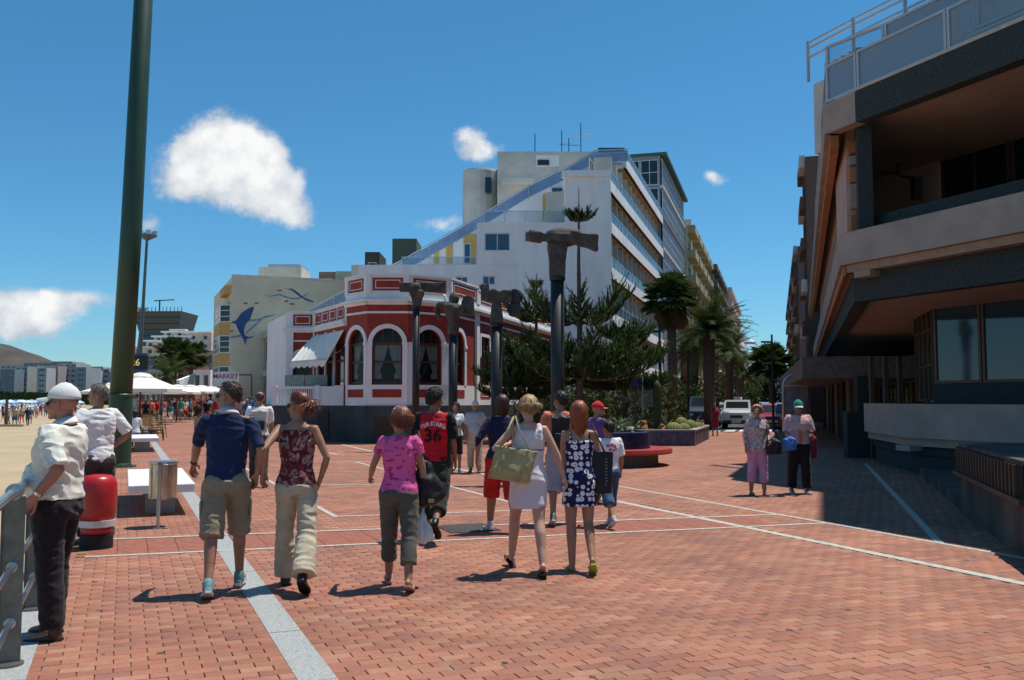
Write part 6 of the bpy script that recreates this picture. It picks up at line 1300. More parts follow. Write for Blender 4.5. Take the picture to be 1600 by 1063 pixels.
# ------------------------------------------------------------------ cars
M_tyre = mat('tyre', (.012, .012, .012), .9, var=0); M_rim = mat('wheel_rim', (.35, .35, .36), .3, .8, var=0); M_head = mat('headlight_glass', (.6, .62, .65), .1, var=0, spec=.9); M_cglass = glass('car_glass', (.02, .03, .035), .03)
def car(name, label, px, d, col, kind='hatch', rear=False, L_=4.2, w=1.7, h=1.45, cat='car', rough_=.25):
    t = thing(name, label, cat, (XD(px, d), d, .01), atan2(SV.y, SV.x)-pi/2+(pi if rear is None else 0)); y0, y1 = 0, L_; m = mat('car_paint_'+name, col, rough_, var=.02, coat=.6, spec=.6)
    hb_ = h*.58; hw_ = w/2
    if kind == 'van': S_ = [(0, .35, .9), (.02, .32, h*.52), (.35, .3, h*.62), (.9, .3, h*.66), (L_-.1, .3, h*.66), (L_, .35, h*.6)]; cab = [(.75, .92, h*.64), (1.25, .90, h*.98), (L_-.3, .90, h), (L_-.05, .9, h*.62)]
    elif kind == 'jeep': S_ = [(0, .42, .62), (.0, .40, h*.56), (.12, .38, h*.60), (1.1, .38, h*.64), (L_-.1, .38, h*.64), (L_, .4, h*.6)]; cab = [(1.15, .96, h*.62), (1.55, .93, h*.97), (L_-.35, .93, h), (L_-.02, .96, h*.62)]
    else: S_ = [(0, .30, .55), (.02, .26, h*.47), (.3, .24, h*.55), (1.15, .24, h*.63), (L_-.4, .24, h*.64), (L_, .28, h*.6)]; cab = [(1.05, .94, h*.61), (1.7, .80, h*.96), (L_-1.0, .80, h), (L_-.15, .92, h*.62)]
    R = []
    for y, zb, zt2 in S_:
        k = .90 if y < .1 or y > L_-.05 else 1; R.append([Vector((x*hw_*k, y, z)) for x, z in ((-1, zb), (1, zb), (1.0, zb+(zt2-zb)*.6), (.93, zt2), (-.93, zt2), (-1.0, zb+(zt2-zb)*.6))])
    mb = MB(); mb.loft(R); b_ = mb.build('body', m, t)
    R = [[Vector((x*hw_*wk, y, z)) for x, z in ((-.98, h*.60), (.98, h*.60), (.98 if zt3 < h*.7 else .92, zt3), (-.98 if zt3 < h*.7 else -.92, zt3))] for y, wk, zt3 in cab]
    mb = MB(); mb.loft(R); mb.build('cabin', m, t)
    g = MB(); (ya, ka, za_), (yb, kb, zb3) = cab[0], cab[1]; e = .012
    g.quad((-hw_*ka*.82, ya-e+.06, za_+.06), (hw_*ka*.82, ya-e+.06, za_+.06), (hw_*kb*.80, yb-e-.05, zb3-.05), (-hw_*kb*.80, yb-e-.05, zb3-.05)); g.build('windscreen', M_cglass, t)
    for sd_ in (-1, 1): g = MB(); g.quad((sd_*(hw_*.90+e), yb+.05, h*.66), (sd_*(hw_*.90+e), cab[2][0], h*.66), (sd_*(hw_*.84+e), cab[2][0]-.05, h*.93), (sd_*(hw_*.84+e), yb+.1, h*.93)); g.build('side_window', M_cglass, t)
    (ya, ka, za_), (yb, kb, zb3) = cab[3], cab[2]; g = MB(); g.quad((-hw_*ka*.8, ya+e-.08, za_+.08), (hw_*ka*.8, ya+e-.08, za_+.08), (hw_*kb*.8, yb+e+.03, zb3-.06), (-hw_*kb*.8, yb+e+.03, zb3-.06)); g.build('rear_window', M_cglass, t)
    for sd_ in (-1, 1):
        mb = MB(); mb.box((sd_*hw_*.70, -.01, h*.42), (.28, .05, .15)); mb.build('headlight', M_head, t)
        mb = MB(); mb.box((sd_*hw_*.80, L_+.01, h*.48), (.16, .05, .2)); mb.build('tail_light', mat('tail_red', (.4, .01, .01), .2, var=0), t)
        mb = MB(); mb.ell((sd_*(hw_+.08), cab[0][0]+.25, h*.66), (.09, .05, .07), n=8); mb.build('mirror', m, t)
        for y in (.75, L_-.75): mb = MB(); mb.tube([(sd_*(hw_-.2), y, .31), (sd_*(hw_+.01), y, .31)], .31, 18); wh = mb.build('wheel', M_tyre, t); mb = MB(); mb.tube([(sd_*(hw_-.0), y, .31), (sd_*(hw_+.02), y, .31)], .19, 14); mb.build('rim', M_rim, wh)
    mb = MB(); mb.box((0, -.02, h*.42), (w*.42, .04, .16)); mb.build('grille', M_dmetal, t); mb = MB(); mb.box((0, -.03, .40), (w*.9, .12, .16)); mb.build('bumper', M_dmetal if kind != 'hatch' else m, t); mb = MB(); mb.box((0, -.10, .42), (.5, .01, .11)); mb.build('number_plate', mat('plate_white', (.6, .6, .58), .5, var=0), t)
car('parked_offroader', 'white boxy off-roader facing us at the mouth of the street', 1150, 50, (.62, .63, .64), 'jeep', h=1.62, w=1.62, L_=3.7)
car('parked_hatchback', 'dark red hatchback partly hidden behind the advertising totem', 1207, 50.5, (.30, .012, .015), 'hatch')
car('parked_van', 'dark van with a white roof parked at the left kerb of the street', 1096, 52, (.05, .055, .06), 'van', h=1.85, w=1.75)
car('parked_saloon', 'silver car behind the woman in the dark red dress', 1121, 60, (.42, .43, .44), 'hatch'); car('queued_car', 'pale green car waiting behind the white off-roader', 1138, 66, (.28, .34, .33), 'hatch'); car('distant_van', 'small white van farther down the street', 1146, 84, (.6, .6, .6), 'van', h=1.9); car('distant_hatchback', 'white hatchback behind the dark red one', 1199, 66, (.55, .55, .56), 'hatch')
# scooters / orange indicator at the van left out
# ================================================================== BEACH AND TERRACE CAFE
M_para = mat('cream_parasol_canvas', (.76, .74, .66), .9, var=.04)
def parasol(label, px, d, yrim, r, hh=.75, sq=True, group='cream cafe parasols'):
    z = ZH(yrim, d); t = thing('cafe_parasol', label, 'parasol', (XD(px, d), d, 0), radians(15), group); n = 8; mb = MB(); rim = [Vector((r*cos(2*pi*k/n), r*sin(2*pi*k/n), z)) for k in range(n)]; top = Vector((0, 0, z+hh)); ring = [Vector((v.x*.28, v.y*.28, z+hh*.80)) for v in rim]
    for k in range(n):
        a, b = rim[k], rim[(k+1) % n]; m_ = (a+b)/2*.96+Vector((0, 0, .02*0+z*.0)); m_.z = z+.03; mb.quad(a, b, ring[(k+1) % n], ring[k]); mb.quad(a, a+Vector((0, 0, -.16)), b+Vector((0, 0, -.16)), b)
    mb.build('canopy', M_para, t); mb = MB(); c2 = [v*1.15 for v in ring]
    mb.lathe([(r*.30, z+hh*.82), (r*.22, z+hh*1.0), (r*.08, z+hh*1.10), (0.01, z+hh*1.12)], n=12); mb.build('vent', M_para, t); mb = MB(); mb.tube([(0, 0, 0), (0, 0, z+hh)], .045, 8); mb.build('pole', mat('parasol_wood', (.10, .05, .03), .6), t)
    for k in range(n): mb = MB(); mb.tube([(0, 0, z+.05), rim[k]*.55+Vector((0, 0, z*.45+hh*.38))], .015, 4); mb.build('rib', mat('parasol_wood', (.1, .05, .03)), t)
parasol('largest cream parasol right beside the green mast', 219, 44, 608, 1.95, .72)
parasol('cream parasol whose edge shows just under the largest one', 214, 48, 611, 2.1, .5)
for i, (px, d, y, r) in enumerate(((252, 60, 611, 1.6), (276, 66, 613, 1.7), (296, 74, 612, 1.9), (314, 80, 612, 2.0), (330, 86, 613, 2.0), (241, 70, 612, 1.8), (322, 98, 614, 2.3), (286, 90, 614, 2.3), (180, 52, 612, 1.9))):
    parasol(('cream parasol just right of the biggest one', 'cream parasol over the middle of the cafe crowd', 'cream parasol in the row before the brick coloured block', 'flat cream parasol below the small white house', 'cream parasol at the right end of the row', 'low cream parasol behind the biggest one', 'far cream parasol near the shop sign', 'far cream parasol in the middle of the row', 'cream parasol tip left of the green mast')[i], px, d, y, r, .5)
# pergola slats
pg = thing('pergola', 'white slatted pergola roof rising behind the cafe parasols', 'pergola', (XD(282, 84), 84, 0))
for k in range(5): mb = MB(); a_ = PD(278, 607-k*3, 84); b_ = PD(304, 597-k*3, 92); mb.bar(a_-Vector((pg.location.x, 84, 0)), b_-Vector((pg.location.x, 84, 0)), .3, .1); mb.build('slat', M_white, pg)
# cafe chairs and tables
M_cane = mat('cane_weave', (.30, .20, .08), .7, var=.4, vscale=30)
def cchair(label, x, y, rz, src=None):
    if src: c = copy_tree(src, None, label, Vector((x, y, 0)), rz); return c
    t = thing('cafe_chair', label, 'chair', (x, y, 0), rz, 'cane cafe chairs'); mb = MB(); mb.box((0, 0, .45), (.46, .46, .04)); mb.build('seat', M_cane, t); mb = MB(); mb.box((0, .24, .72), (.46, .03, .36), Matrix.Rotation(-.2, 3, 'X')); mb.build('backrest', M_cane, t)
    for s1 in (-1, 1):
        for s2 in (-1, 1): mb = MB(); mb.tube([(s1*.20, s2*.2, .44), (s1*.23, s2*.26, 0)], .014, 5); mb.build('leg', M_dmetal, t)
        mb = MB(); mb.tube([(s1*.24, .22, .68), (s1*.25, -.05, .68), (s1*.22, -.2, .45)], .014, 5); mb.build('armrest', M_cane, t)
    return t
cl = ['cane chair nearest to the farther bench', 'cane chair tilted towards the promenade', 'cane chair left of the cafe table', 'cane chair behind the cafe table', 'cane chair in the second cafe row', 'cane chair at the back of the cafe rows', 'cane chair beside the parasol pole', 'cane chair farthest from the mast']
c0 = None
for i, (px, d, rz) in enumerate(((246, 36, 2.0), (250, 39, 1.7), (232, 38, .5), (236, 42, 3.0), (246, 44, 2.2), (228, 47, .4), (238, 49, 1.2), (250, 50, 2.6))):
    if c0 is None: c0 = cchair(cl[0], XD(px, d), d, rz)
    else: cchair(cl[i], XD(px, d), d, rz, c0)
for i, (px, d) in enumerate(((238, 40), (241, 46))):
    t = thing('cafe_table', ('round cafe table amid the nearer cane chairs', 'round cafe table in the farther chair row')[i], 'table', (XD(px, d), d, 0), 0, 'round cafe tables'); mb = MB(); mb.lathe([(.40, .72), (.40, .75), (.01, .75)], n=20); mb.build('table_top', mat('table_green', (.12, .16, .12), .5), t); mb = MB(); mb.tube([(0, 0, 0), (0, 0, .72)], .03, 8); mb.lathe([(.22, 0), (.22, .03), (.03, .05)], n=14); mb.build('pedestal', M_dmetal, t)
mb_ = thing('menu_board', 'pale blue menu screen panel under the big parasol', 'board', (XD(207, 43), 43, 0)); mb = MB(); mb.box((0, 0, 1.15), (.55, .06, 1.1)); mb.build('panel', mat('pale_board', (.30, .40, .50), .5, var=.3, vscale=6), mb_); mb = MB(); mb.box((0, 0, .3), (.5, .05, .6)); mb.build('stand', M_dmetal, mb_)
# ================================================================== PEOPLE
def join_meshes(parts, name, mats):
    V = []; Fs = []
    for me, M in parts:
        o = len(V); V += [tuple(M @ v.co) if M is not None else tuple(v.co) for v in me.vertices]
        Fs += [tuple(i+o for i in p.vertices) for p in me.polygons]
    out = bpy.data.meshes.new(name); out.from_pydata(V, [], Fs); out.materials.append(mats)
    out.polygons.foreach_set('use_smooth', [True]*len(Fs)); out.update(); return out
def hand_proto(voxel, curl):
    mb = MB()
    def ring(z, rx, ry, cx=0, cy=0): return [Vector((cx+rx*cos(2*pi*k/12), cy+ry*sin(2*pi*k/12), z)) for k in range(12)]
    mb.loft([ring(.03, .021, .027), ring(0, .019, .026), ring(-.03, .018, .035, 0, .002), ring(-.065, .015, .042, 0, .0), ring(-.09, .012, .041, 0, -.002)])
    for y, l, a0 in ((.031, .072, 0), (.010, .082, 3), (-.012, .076, 6), (-.032, .058, 10)):
        p = Vector((0, y, -.082)); pts = [p]; a = radians(8+a0*.5)*curl
        for q, seg in enumerate((.45, .30, .25)):
            a += radians((16, 26, 22)[q]+a0*.4)*curl; p = p+Vector((-sin(a), y*.12, -cos(a)))*l*seg; pts.append(p)
        mb.capsule(pts, [.0092, .0086, .0078, .0068], 8)
    mb.capsule([(-.004, .026, -.022), (-.014, .050, -.052), (-.018, .060, -.078), (-.021, .062, -.100)], [.014, .0115, .0098, .008], 8)
    return remesh(mb, voxel, 2)
def head_proto(voxel, fem):
    mb = MB(); k = .94 if fem else 1
    mb.ell((0, -.014, .026), (.074*k, .094, .090)); mb.ell((0, .018, -.028), (.060*k, .070, .086)); mb.ell((0, .036, -.074), (.046*k, .046, .034))
    mb.ell((0, .066, -.096), (.020, .018, .016)); mb.capsule([(0, .086, .010), (0, .098, -.012), (0, .110, -.034)], [.007, .009, .013], 8)
    mb.ell((.010, .096, -.038), (.008, .010, .007)); mb.ell((-.010, .096, -.038), (.008, .010, .007))
    mb.ell((0, .076, .024), (.050*k, .016, .010)); mb.ell((0, .084, -.060), (.022, .009, .0065)); mb.ell((0, .082, -.070), (.019, .009, .0065))
    for s in (-1, 1):
        mb.ell((s*.036, .066, -.030), (.022, .020, .022)); mb.ell((s*.077*k, -.008, -.012), (.008, .019, .032)); mb.ell((s*.080*k, -.018, .004), (.008, .010, .018))
    return remesh(mb, voxel, 2, .4)
PROTO = {}
def proto(kind, q, *a):
    k = (kind, q)+a
    if k not in PROTO: PROTO[k] = hand_proto(q, *a) if kind == 'hand' else head_proto(q, *a)
    return PROTO[k]
SKIN = {n: mat('skin_'+n, c, .5, var=.10, vscale=14, bump=.05, bscale=120, spec=.35) for n, c in {'pale': (.52, .31, .22), 'tan': (.36, .185, .115), 'brown': (.26, .125, .075), 'red': (.40, .17, .12)}.items()}
M_hair = {n: mat('hair_'+n, c, .45, var=.45, vscale=30, spec=.5, stretch=(1, 1, .12), col2=c2) for n, c, c2 in (('black', (.020, .015, .012), (.008, .006, .006)), ('brown', (.075, .038, .022), (.025, .012, .008)), ('auburn', (.26, .065, .022), (.07, .018, .010)), ('red', (.36, .085, .025), (.12, .022, .008)), ('darkred', (.075, .014, .012), (.025, .006, .006)), ('blonde', (.50, .33, .13), (.16, .085, .03)), ('grey', (.20, .17, .15), (.09, .075, .065)), ('strawberry', (.48, .23, .09), (.20, .08, .03)))}
M_dark = mat('sunglass_black', (.01, .01, .012), .12, var=0, spec=.8)
SECT = {'m': [(-.10, .150, .112, -.005), (0, .168, .118, -.008), (.12, .152, .104, 0), (.25, .163, .110, .004), (.37, .182, .120, .004), (.45, .176, .104, -.004), (.50, .138, .082, -.010), (.55, .078, .064, -.012)],
        'f': [(-.10, .165, .118, -.008), (0, .174, .122, -.012), (.14, .128, .092, 0), (.25, .138, .098, .006), (.35, .152, .114, .014), (.44, .146, .092, 0), (.492, .112, .072, -.008), (.54, .068, .058, -.012)]}
def sect_at(sx, z):
    L_ = SECT[sx]
    if z <= L_[0][0]: return L_[0][1:]
    for a, b in zip(L_, L_[1:]):
        if z <= b[0]:
            t = (z-a[0])/(b[0]-a[0]); return tuple(a[i]+(b[i]-a[i])*t for i in (1, 2, 3))
    return L_[-1][1:]
def adir(side, fwd, out):
    a, b = radians(fwd), radians(out)
    return Vector((side*sin(b), sin(a)*cos(b), -cos(a)*cos(b)))
def person(label, px=None, d=None, H=1.7, yaw=0, sx='m', skin='tan', legs=((0, 0), (0, 0)), arms=((0, 8, 15, 0), (0, 8, 15, 0)), head=(0, 0), lean=0, q=None,
           fat=1.0, belly=0, top=None, bottom=None, skirt=None, shoes=None, hair=None, cap=None, glasses=False, eyes=False, pos=None, group=None, curl=(1, 1), sit=False, extra=None, name='person', collar=None, ground=0.0, belt=None):
    """q = voxel size; legs/arms given (left, right); arm = (upper forward, out, forearm forward, forearm out) or world IK target ('ik', point, hint)"""
    s = H/1.75; X = pos if pos is not None else Vector((XD(px, d, .9), d, ground))
    if q is None: q = min(.03, max(.0085, X.y*.00125))
    root = thing(name, label, 'person', (X.x, X.y, ground), radians(yaw), group)
    RI = Matrix.Rotation(-radians(yaw), 3, 'Z')
    sh_x = (.174 if sx == 'm' else .152)*(1+(fat-1)*.5); hipz = 0.0
    T = Matrix.Rotation(-radians(lean), 3, 'X')
    def tp(v): return T @ Vector(v)
    # --- skeleton (hip centre at origin)
    J = {}
    for i, side in ((0, -1), (1, 1)):
        th, kn = legs[i][:2]; ab = legs[i][2] if len(legs[i]) > 2 else 2; fp = legs[i][3] if len(legs[i]) > 3 else None
        hp = Vector((side*.088, 0, -.03)); k = hp+adir(side, th, ab)*.415; sa = th-kn; a = k+adir(side, sa, ab*.3)*.41
        pitch = fp if fp is not None else (sa*.9 if sa < -12 else (sa*.5 if sa > 8 else 0))
        J['leg', side] = (hp, k, a, sa, pitch)
    lowest = 1e9
    for side in (-1, 1):
        hp, k, a, sa, pitch = J['leg', side]; p = radians(pitch)
        for f in (.17, -.06):
            z = a.z-.085*cos(p)+f*sin(p); lowest = min(lowest, z)
    base = -lowest
    if sit: base = sit/s
    def w(v): v = Vector(v); return Vector((v.x*s, v.y*s, (v.z+base)*s))
    OUT = {'root': root, 's': s}
    for i, side in ((0, -1), (1, 1)):
        sp = tp((side*sh_x, -.01, .480)); A = arms[i]; la, lb = .285, .245
        if A[0] == 'ik':
            tgt = RI @ (Vector(A[1])-Vector((X.x, X.y, ground))); tgt = Vector((tgt.x/s, tgt.y/s, tgt.z/s-base)); hint = Vector(A[2])
        elif A[0] == 'loc': tgt = Vector(A[1]); hint = Vector(A[2])
        else: tgt = None
        if tgt is not None:
            D = tgt-sp; L_ = min(D.length, (la+lb)*.995); u = D.normalized(); ca = (la*la+L_*L_-lb*lb)/(2*la*L_); ca = max(-1, min(1, ca))
            h = (hint-u*hint.dot(u)).normalized(); el = sp+u*la*ca+h*la*sqrt(1-ca*ca); wr = sp+u*L_
        else:
            el = sp+tp(adir(side, A[0], A[1]))*la; wr = el+tp(adir(side, A[2], A[3]))*lb
        J['arm', side] = (sp, el, wr)
        OUT['wrist', side] = w(wr); OUT['elbow', side] = w(el); OUT['shoulder', side] = w(sp)
    hc = tp((0, .0, .688))+Vector((0, .02, -.005)); HM = Matrix.Translation(w(hc)) @ Matrix.Rotation(radians(head[0]), 4, 'Z') @ Matrix.Rotation(-radians(head[1]), 4, 'X') @ Matrix.Scale(s*(1.06 if sx == 'm' else 1.02), 4)
    OUT['head'] = HM; OUT['w'] = w; OUT['tp'] = tp; OUT['J'] = J
    def ring(z, grow=0, gx=1, gy=1, n=20, yo=0):
        x, y, o = sect_at(sx, z); x = (x*fat+grow)*gx; y = (y*fat+grow)*gy
        return [w(tp((x*(abs(cos(t))**.85)*(1 if cos(t) > 0 else -1), o+yo+y*sin(t), z))) for t in [2*pi*k/n for k in range(n)]]
    # --- body
    b = MB(); zs = [-.10, -.05, 0, .06, .12, .18, .25, .31, .37, .42, .46, .50, .545]
    b.loft([ring(z) for z in zs])
    for side in (-1, 1):
        b.ell(w(tp((side*.075, -.055, -.045))), (.082*s*fat, .075*s*fat, .085*s))
        if sx == 'f': b.ell(w(tp((side*.07, .085, .335))), (.062*s, .055*s, .058*s))
    if belly: b.ell(w(tp((0, .05+belly*.5, .13))), (.14*s*fat, (.09+belly)*s, .15*s))
    nk = .055 if sx == 'm' else .046
    b.capsule([w(tp((0, -.012, .47))), w(tp((0, -.008, .56))), w(hc+Vector((0, -.025, -.04)))], [nk*1.25*s, nk*s, nk*.98*s], 12)
    fl = fat if sx == 'm' else 1+(fat-1)*.9
    for side in (-1, 1):
        sp, el, wr = J['arm', side]; ar = (1.0 if sx == 'm' else .84)*(.4+.6*fat)
        inner = tp((side*(sh_x-.05), -.01, .472))
        b.capsule([w(inner), w(sp), w(sp+(el-sp)*.35), w(sp+(el-sp)*.75), w(el), w(el+(wr-el)*.3), w(el+(wr-el)*.7), w(wr)], [x*ar*s for x in (.052, .053, .049, .042, .038, .040, .031, .025)], 12)
        hp, k, a, sa, pitch = J['leg', side]
        b.capsule([w(hp+Vector((0, 0, .02))), w(hp+(k-hp)*.3), w(hp+(k-hp)*.7), w(k), w(k+(a-k)*.3+Vector((0, -.012, 0))), w(k+(a-k)*.65), w(a)], [x*s*fl for x in (.088, .084, .066, .054, .056, .044, .036)], 14)
        p = radians(pitch); fd = Vector((side*.12, cos(p), sin(p))).normalized(); dn = Vector((0, sin(p), -cos(p)))
        b.capsule([w(a+dn*.045-fd*.035), w(a+dn*.048+fd*.05), w(a+dn*.058+fd*.12), w(a+dn*.064+fd*.165)], [(.030*s, .028*s), (.036*s, .030*s), (.042*s, .018*s), (.036*s, .014*s)], 10)
        OUT['foot', side] = (a, fd, dn)
    body = remesh(b, q, 3)
    hq = max(.0045, q*.5); parts = [(body, None), (proto('head', round(hq, 4), sx == 'f'), HM)]
    for i, side in ((0, -1), (1, 1)):
        sp, el, wr = J['arm', side]; dz = -(wr-el).normalized(); fwd = Vector((0, 1, 0)) if abs(dz.y) < .9 else Vector((0, 0, 1))
        if arms[i][0] in ('ik', 'loc') and len(arms[i]) > 3: fwd = Vector(arms[i][3])
        yv = (fwd-dz*fwd.dot(dz)).normalized(); xv = yv.cross(dz)
        M = Matrix((xv, yv, dz)).transposed().to_4x4()
        hm = Matrix.Translation(w(wr)) @ M @ Matrix.Diagonal((side*1.0, 1, 1, 1)) @ Matrix.Scale(s*(1 if sx == 'm' else .9), 4)
        parts.append((proto('hand', round(max(.0035, q*.45), 4), curl[i]), hm)); OUT['hand', side] = hm
    me = join_meshes(parts, 'body', SKIN[skin]); link('body', me, root)
    # --- clothes
    rng = random.Random(hash(label) & 0xffff); o3 = Vector((rng.random()*50, rng.random()*50, 0))
    def folds(amp, f=1.0):
        def fn(c):
            a = mnoise.noise(Vector((c.x*9*f, c.y*9*f, c.z*4.5*f))+o3); e = mnoise.noise(Vector((c.x*7*f+c.z*9*f, c.y*16*f, c.z*15*f))+o3)
            return amp*(a*.8+(abs(e)*-1.3+.25))*s
        return fn
    vq = q*.9
    if top:
        g = top.get('grow', .014); t = MB(); z0 = top.get('hem', -.04); sl = top.get('sleeve', .5)
        zz = [z0+(top.get('neck', .530)-z0)*i/11 for i in range(12)]
        flare = top.get('flare', 0)
        t.loft([ring(z, g+flare*max(0, (.25-z))) for z in zz])
        if belly: t.ell(w(tp((0, .05+belly*.5, .13))), ((.14*fat+g)*s, (.09+belly+g)*s, (.16+g)*s))
        if z0 < 0:
            for side in (-1, 1): t.ell(w(tp((side*.07, -.055, -.02))), ((.082*fat+g)*s, (.068*fat+g)*s, .06*s))
        if sx == 'f':
            for side in (-1, 1): t.ell(w(tp((side*.07, .085, .335))), ((.062+g)*s, (.055+g)*s, (.058+g)*s))
        if sl > 0:
            for side in (-1, 1):
                sp, el, wr = J['arm', side]; ar = (1.0 if sx == 'm' else .88)*(.4+.6*fat); inner = tp((side*(sh_x-.06), -.01, .472))
                pts = [w(inner), w(sp)]; rr = [(.046*ar+g*.7)*s, (.050*ar+g*.9)*s]; tot = sl*.53; n = 5
                for j in range(1, n+1):
                    L_ = tot*j/n; p = sp+(el-sp)*(L_/.285) if L_ <= .285 else el+(wr-el)*((L_-.285)/.245)
                    if L_ > .285 and tot*(j-1)/n < .285: pts.append(w(el)); rr.append((.041*ar+g)*s)
                    pts.append(w(p)); rr.append(((.052-.045*L_/.53*1.05)*ar+g+top.get('sleeve_flare', .006)*(j/n))*s)
                t.tube(pts, rr, 14)
                t.ell(w(sp-Vector((0, 0, .012))), (.048*ar+g*.8)*s)
        sh = remesh(t, vq, 2, .4, disp=folds(top.get('fold', .010)))
        sh.materials.clear(); sh.materials.append(top['mat']); OUT['top'] = link(top.get('name', 'shirt'), sh, root)
        if top.get('sleeve_mat'):
            sh.materials.append(top['sleeve_mat'])
            for p in sh.polygons:
                if abs(p.center.x) > (sh_x-.015)*s: p.material_index = 1
    if collar:
        c = MB(); n = 20; R = .062 if sx == 'm' else .052
        rings = []
        for z, r in ((.515, R+.022), (.570, R+.006), (.575, R+.010), (.530, R+.036)):
            rings.append([w(tp((r*cos(2*pi*k/n), -.010+r*.95*sin(2*pi*k/n), z-.028*(sin(2*pi*k/n))+.0))) for k in range(n)])
        c.loft(rings, cap=False); c.build('collar', collar, root, smooth=True)
    if bottom:
        g = bottom.get('grow', .014); t = MB(); ln = bottom.get('len', 1.0); fr_ = bottom.get('flare', 0)
        t.loft([ring(z, g+.002 if z < -.01 else .007) for z in (-.10, -.06, -.02, .02, .06, bottom.get('waist', .09))])
        if belly: t.ell(w(tp((0, .04, .02))), ((.13*fat+g)*s, (.07+belly*.7+g)*s, .07*s))
        for side in (-1, 1):
            t.ell(w(tp((side*.075, -.055, -.045))), ((.082*fat+g)*s, (.075*fat+g)*s, (.085+g)*s))
            hp, k, a, sa, pitch = J['leg', side]; pts = []; rr = []
            for j in range(11):
                L_ = ln*j/10*.825; p = hp+(k-hp)*(L_/.415) if L_ < .415 else k+(a-k)*((L_-.415)/.41)
                base_r = .090-.034*min(1, L_/.415) if L_ < .415 else .056-.012*((L_-.415)/.41)
                pts.append(w(p)); rr.append((base_r*fl+g+fr_*(j/10)**1.5)*s)
            t.tube(pts, rr, 16)
        tr = remesh(t, vq, 2, .4, disp=folds(bottom.get('fold', .011), .9))
        tr.materials.clear(); tr.materials.append(bottom['mat']); OUT['bottom'] = link(bottom.get('name', 'trousers'), tr, root)
    if skirt:
        t = MB(); g = skirt.get('grow', .012); z0 = skirt['hem']; zt = skirt.get('top', .1)
        R = []
        for j in range(12):
            z = zt+(z0-zt)*j/11
            if z > -.08: R.append(ring(z, g))
            else:
                x, y, o_ = sect_at(sx, -.08); k_ = (-.08-z); tap = skirt.get('taper', -.08)
                R.append([w(Vector(((x*fat+g+tap*k_)*cos(a_), o_+(y*fat+g+tap*k_*.4+.10*k_)*sin(a_), z))) for a_ in [2*pi*k/20 for k in range(20)]])
        t.loft(R)
        if zt > .3:
            for side in (-1, 1): t.ell(w(tp((side*.07, .085, .335))), ((.062+g)*s, (.055+g)*s, (.058+g)*s))
        for side in (-1, 1): t.ell(w(tp((side*.075, -.055, -.045))), ((.082*fat+g)*s, (.072*fat+g)*s, (.085+g)*s))
        for side in (-1, 1):
            hp, k, a, sa, pitch = J['leg', side]; L_ = -z0-.03
            e = hp+(k-hp)*min(1, L_/.415); t.tube([w(hp), w(e)], [(.085*fat+g)*s, (.062*fat+g*1.3)*s], 14)
        if skirt.get('straps'):
            for side in (-1, 1): t.tube([w(tp((side*.09, -.085, .36))), w(tp((side*.10, -.07, .46))), w(tp((side*.105, -.01, .515))), w(tp((side*.10, .06, .45))), w(tp((side*.09, .1, .36)))], skirt['straps']*s, 8)
        me = remesh(t, vq, 2, .4, disp=folds(skirt.get('fold', .008)))
        me.materials.clear(); me.materials.append(skirt['mat']); OUT['skirt'] = link(skirt.get('name', 'skirt'), me, root)
    if belt:
        t = MB(); t.loft([ring(.085, .019), ring(.105, .019)]); t.build('belt', belt, root)
    if shoes:
        for side in (-1, 1):
            a, fd, dn = OUT['foot', side]; t = MB(); m2 = shoes.get('mat2')
            up = -dn; sdv = fd.cross(up).normalized()
            def fr2(f, u, x): return w(a+fd*f+up*u+sdv*x)
            if shoes['kind'] == 'shoe':
                prof = [(-.068, .022, .022), (-.06, .034, .05), (-.02, .037, .066), (.03, .040, .058), (.08, .045, .040), (.13, .046, .030), (.165, .038, .024), (.182, .02, .016)]
                R = []
                for f, hw, ht in prof:
                    R.append([fr2(f, -.084+ht*(0 if y < 0 else y)*(1.0), x*hw) for x, y in [(-1, 0), (-.96, .4), (-.72, .8), (-.3, 1), (.3, 1), (.72, .8), (.96, .4), (1, 0)]])
                t.loft(R)
                if H > 1: t.capsule([fr2(-.022, -.05, 0), fr2(-.012, .0, 0)], [.044*s, .042*s], 10)
                so = t.build('shoe', shoes['mat'], root, smooth=True)
                t = MB(); out = [(-.072, .022), (-.04, .036), (.03, .041), (.09, .049), (.14, .047), (.175, .032), (.188, .012)]
                P = [(f, x) for f, x in out]+[(f, -x) for f, x in reversed(out)]
                n = len(P); t.add([fr2(f, -.090, x) for f, x in P]+[fr2(f, -.070, x) for f, x in P], [tuple(range(n))[::-1], tuple(range(n, 2*n))]+[(i, (i+1) % n, n+(i+1) % n, n+i) for i in range(n)])
                t.build('sole', m2 or shoes['mat'], so)
            else:
                out = [(-.072, .022), (-.04, .034), (.03, .037), (.09, .046), (.14, .045), (.175, .030), (.185, .012)]
                P = [(f, x) for f, x in out]+[(f, -x) for f, x in reversed(out)]; n = len(P); dr = shoes.get('drop', 0)
                def dp(f): return -dr*max(0, (.12-f)) if dr else 0
                t.add([fr2(f, -.090+dp(f), x) for f, x in P]+[fr2(f, -.072+dp(f), x) for f, x in P], [tuple(range(n))[::-1], tuple(range(n, 2*n))]+[(i, (i+1) % n, n+(i+1) % n, n+i) for i in range(n)])
                so = t.build('sandal', shoes['mat'], root)
                t = MB(); t.tube([fr2(.06, -.075, -.046), fr2(.085, -.045, -.030), fr2(.095, -.030, 0), fr2(.085, -.045, .030), fr2(.06, -.075, .046)], [(.012*s, .004*s)]*5, 6); t.build('strap', m2 or shoes['mat'], so)
    if hair and cap: hair['vol'] = .93
    if hair: make_hair(hair, root, HM, q)
    if cap: make_cap(cap, root, HM)
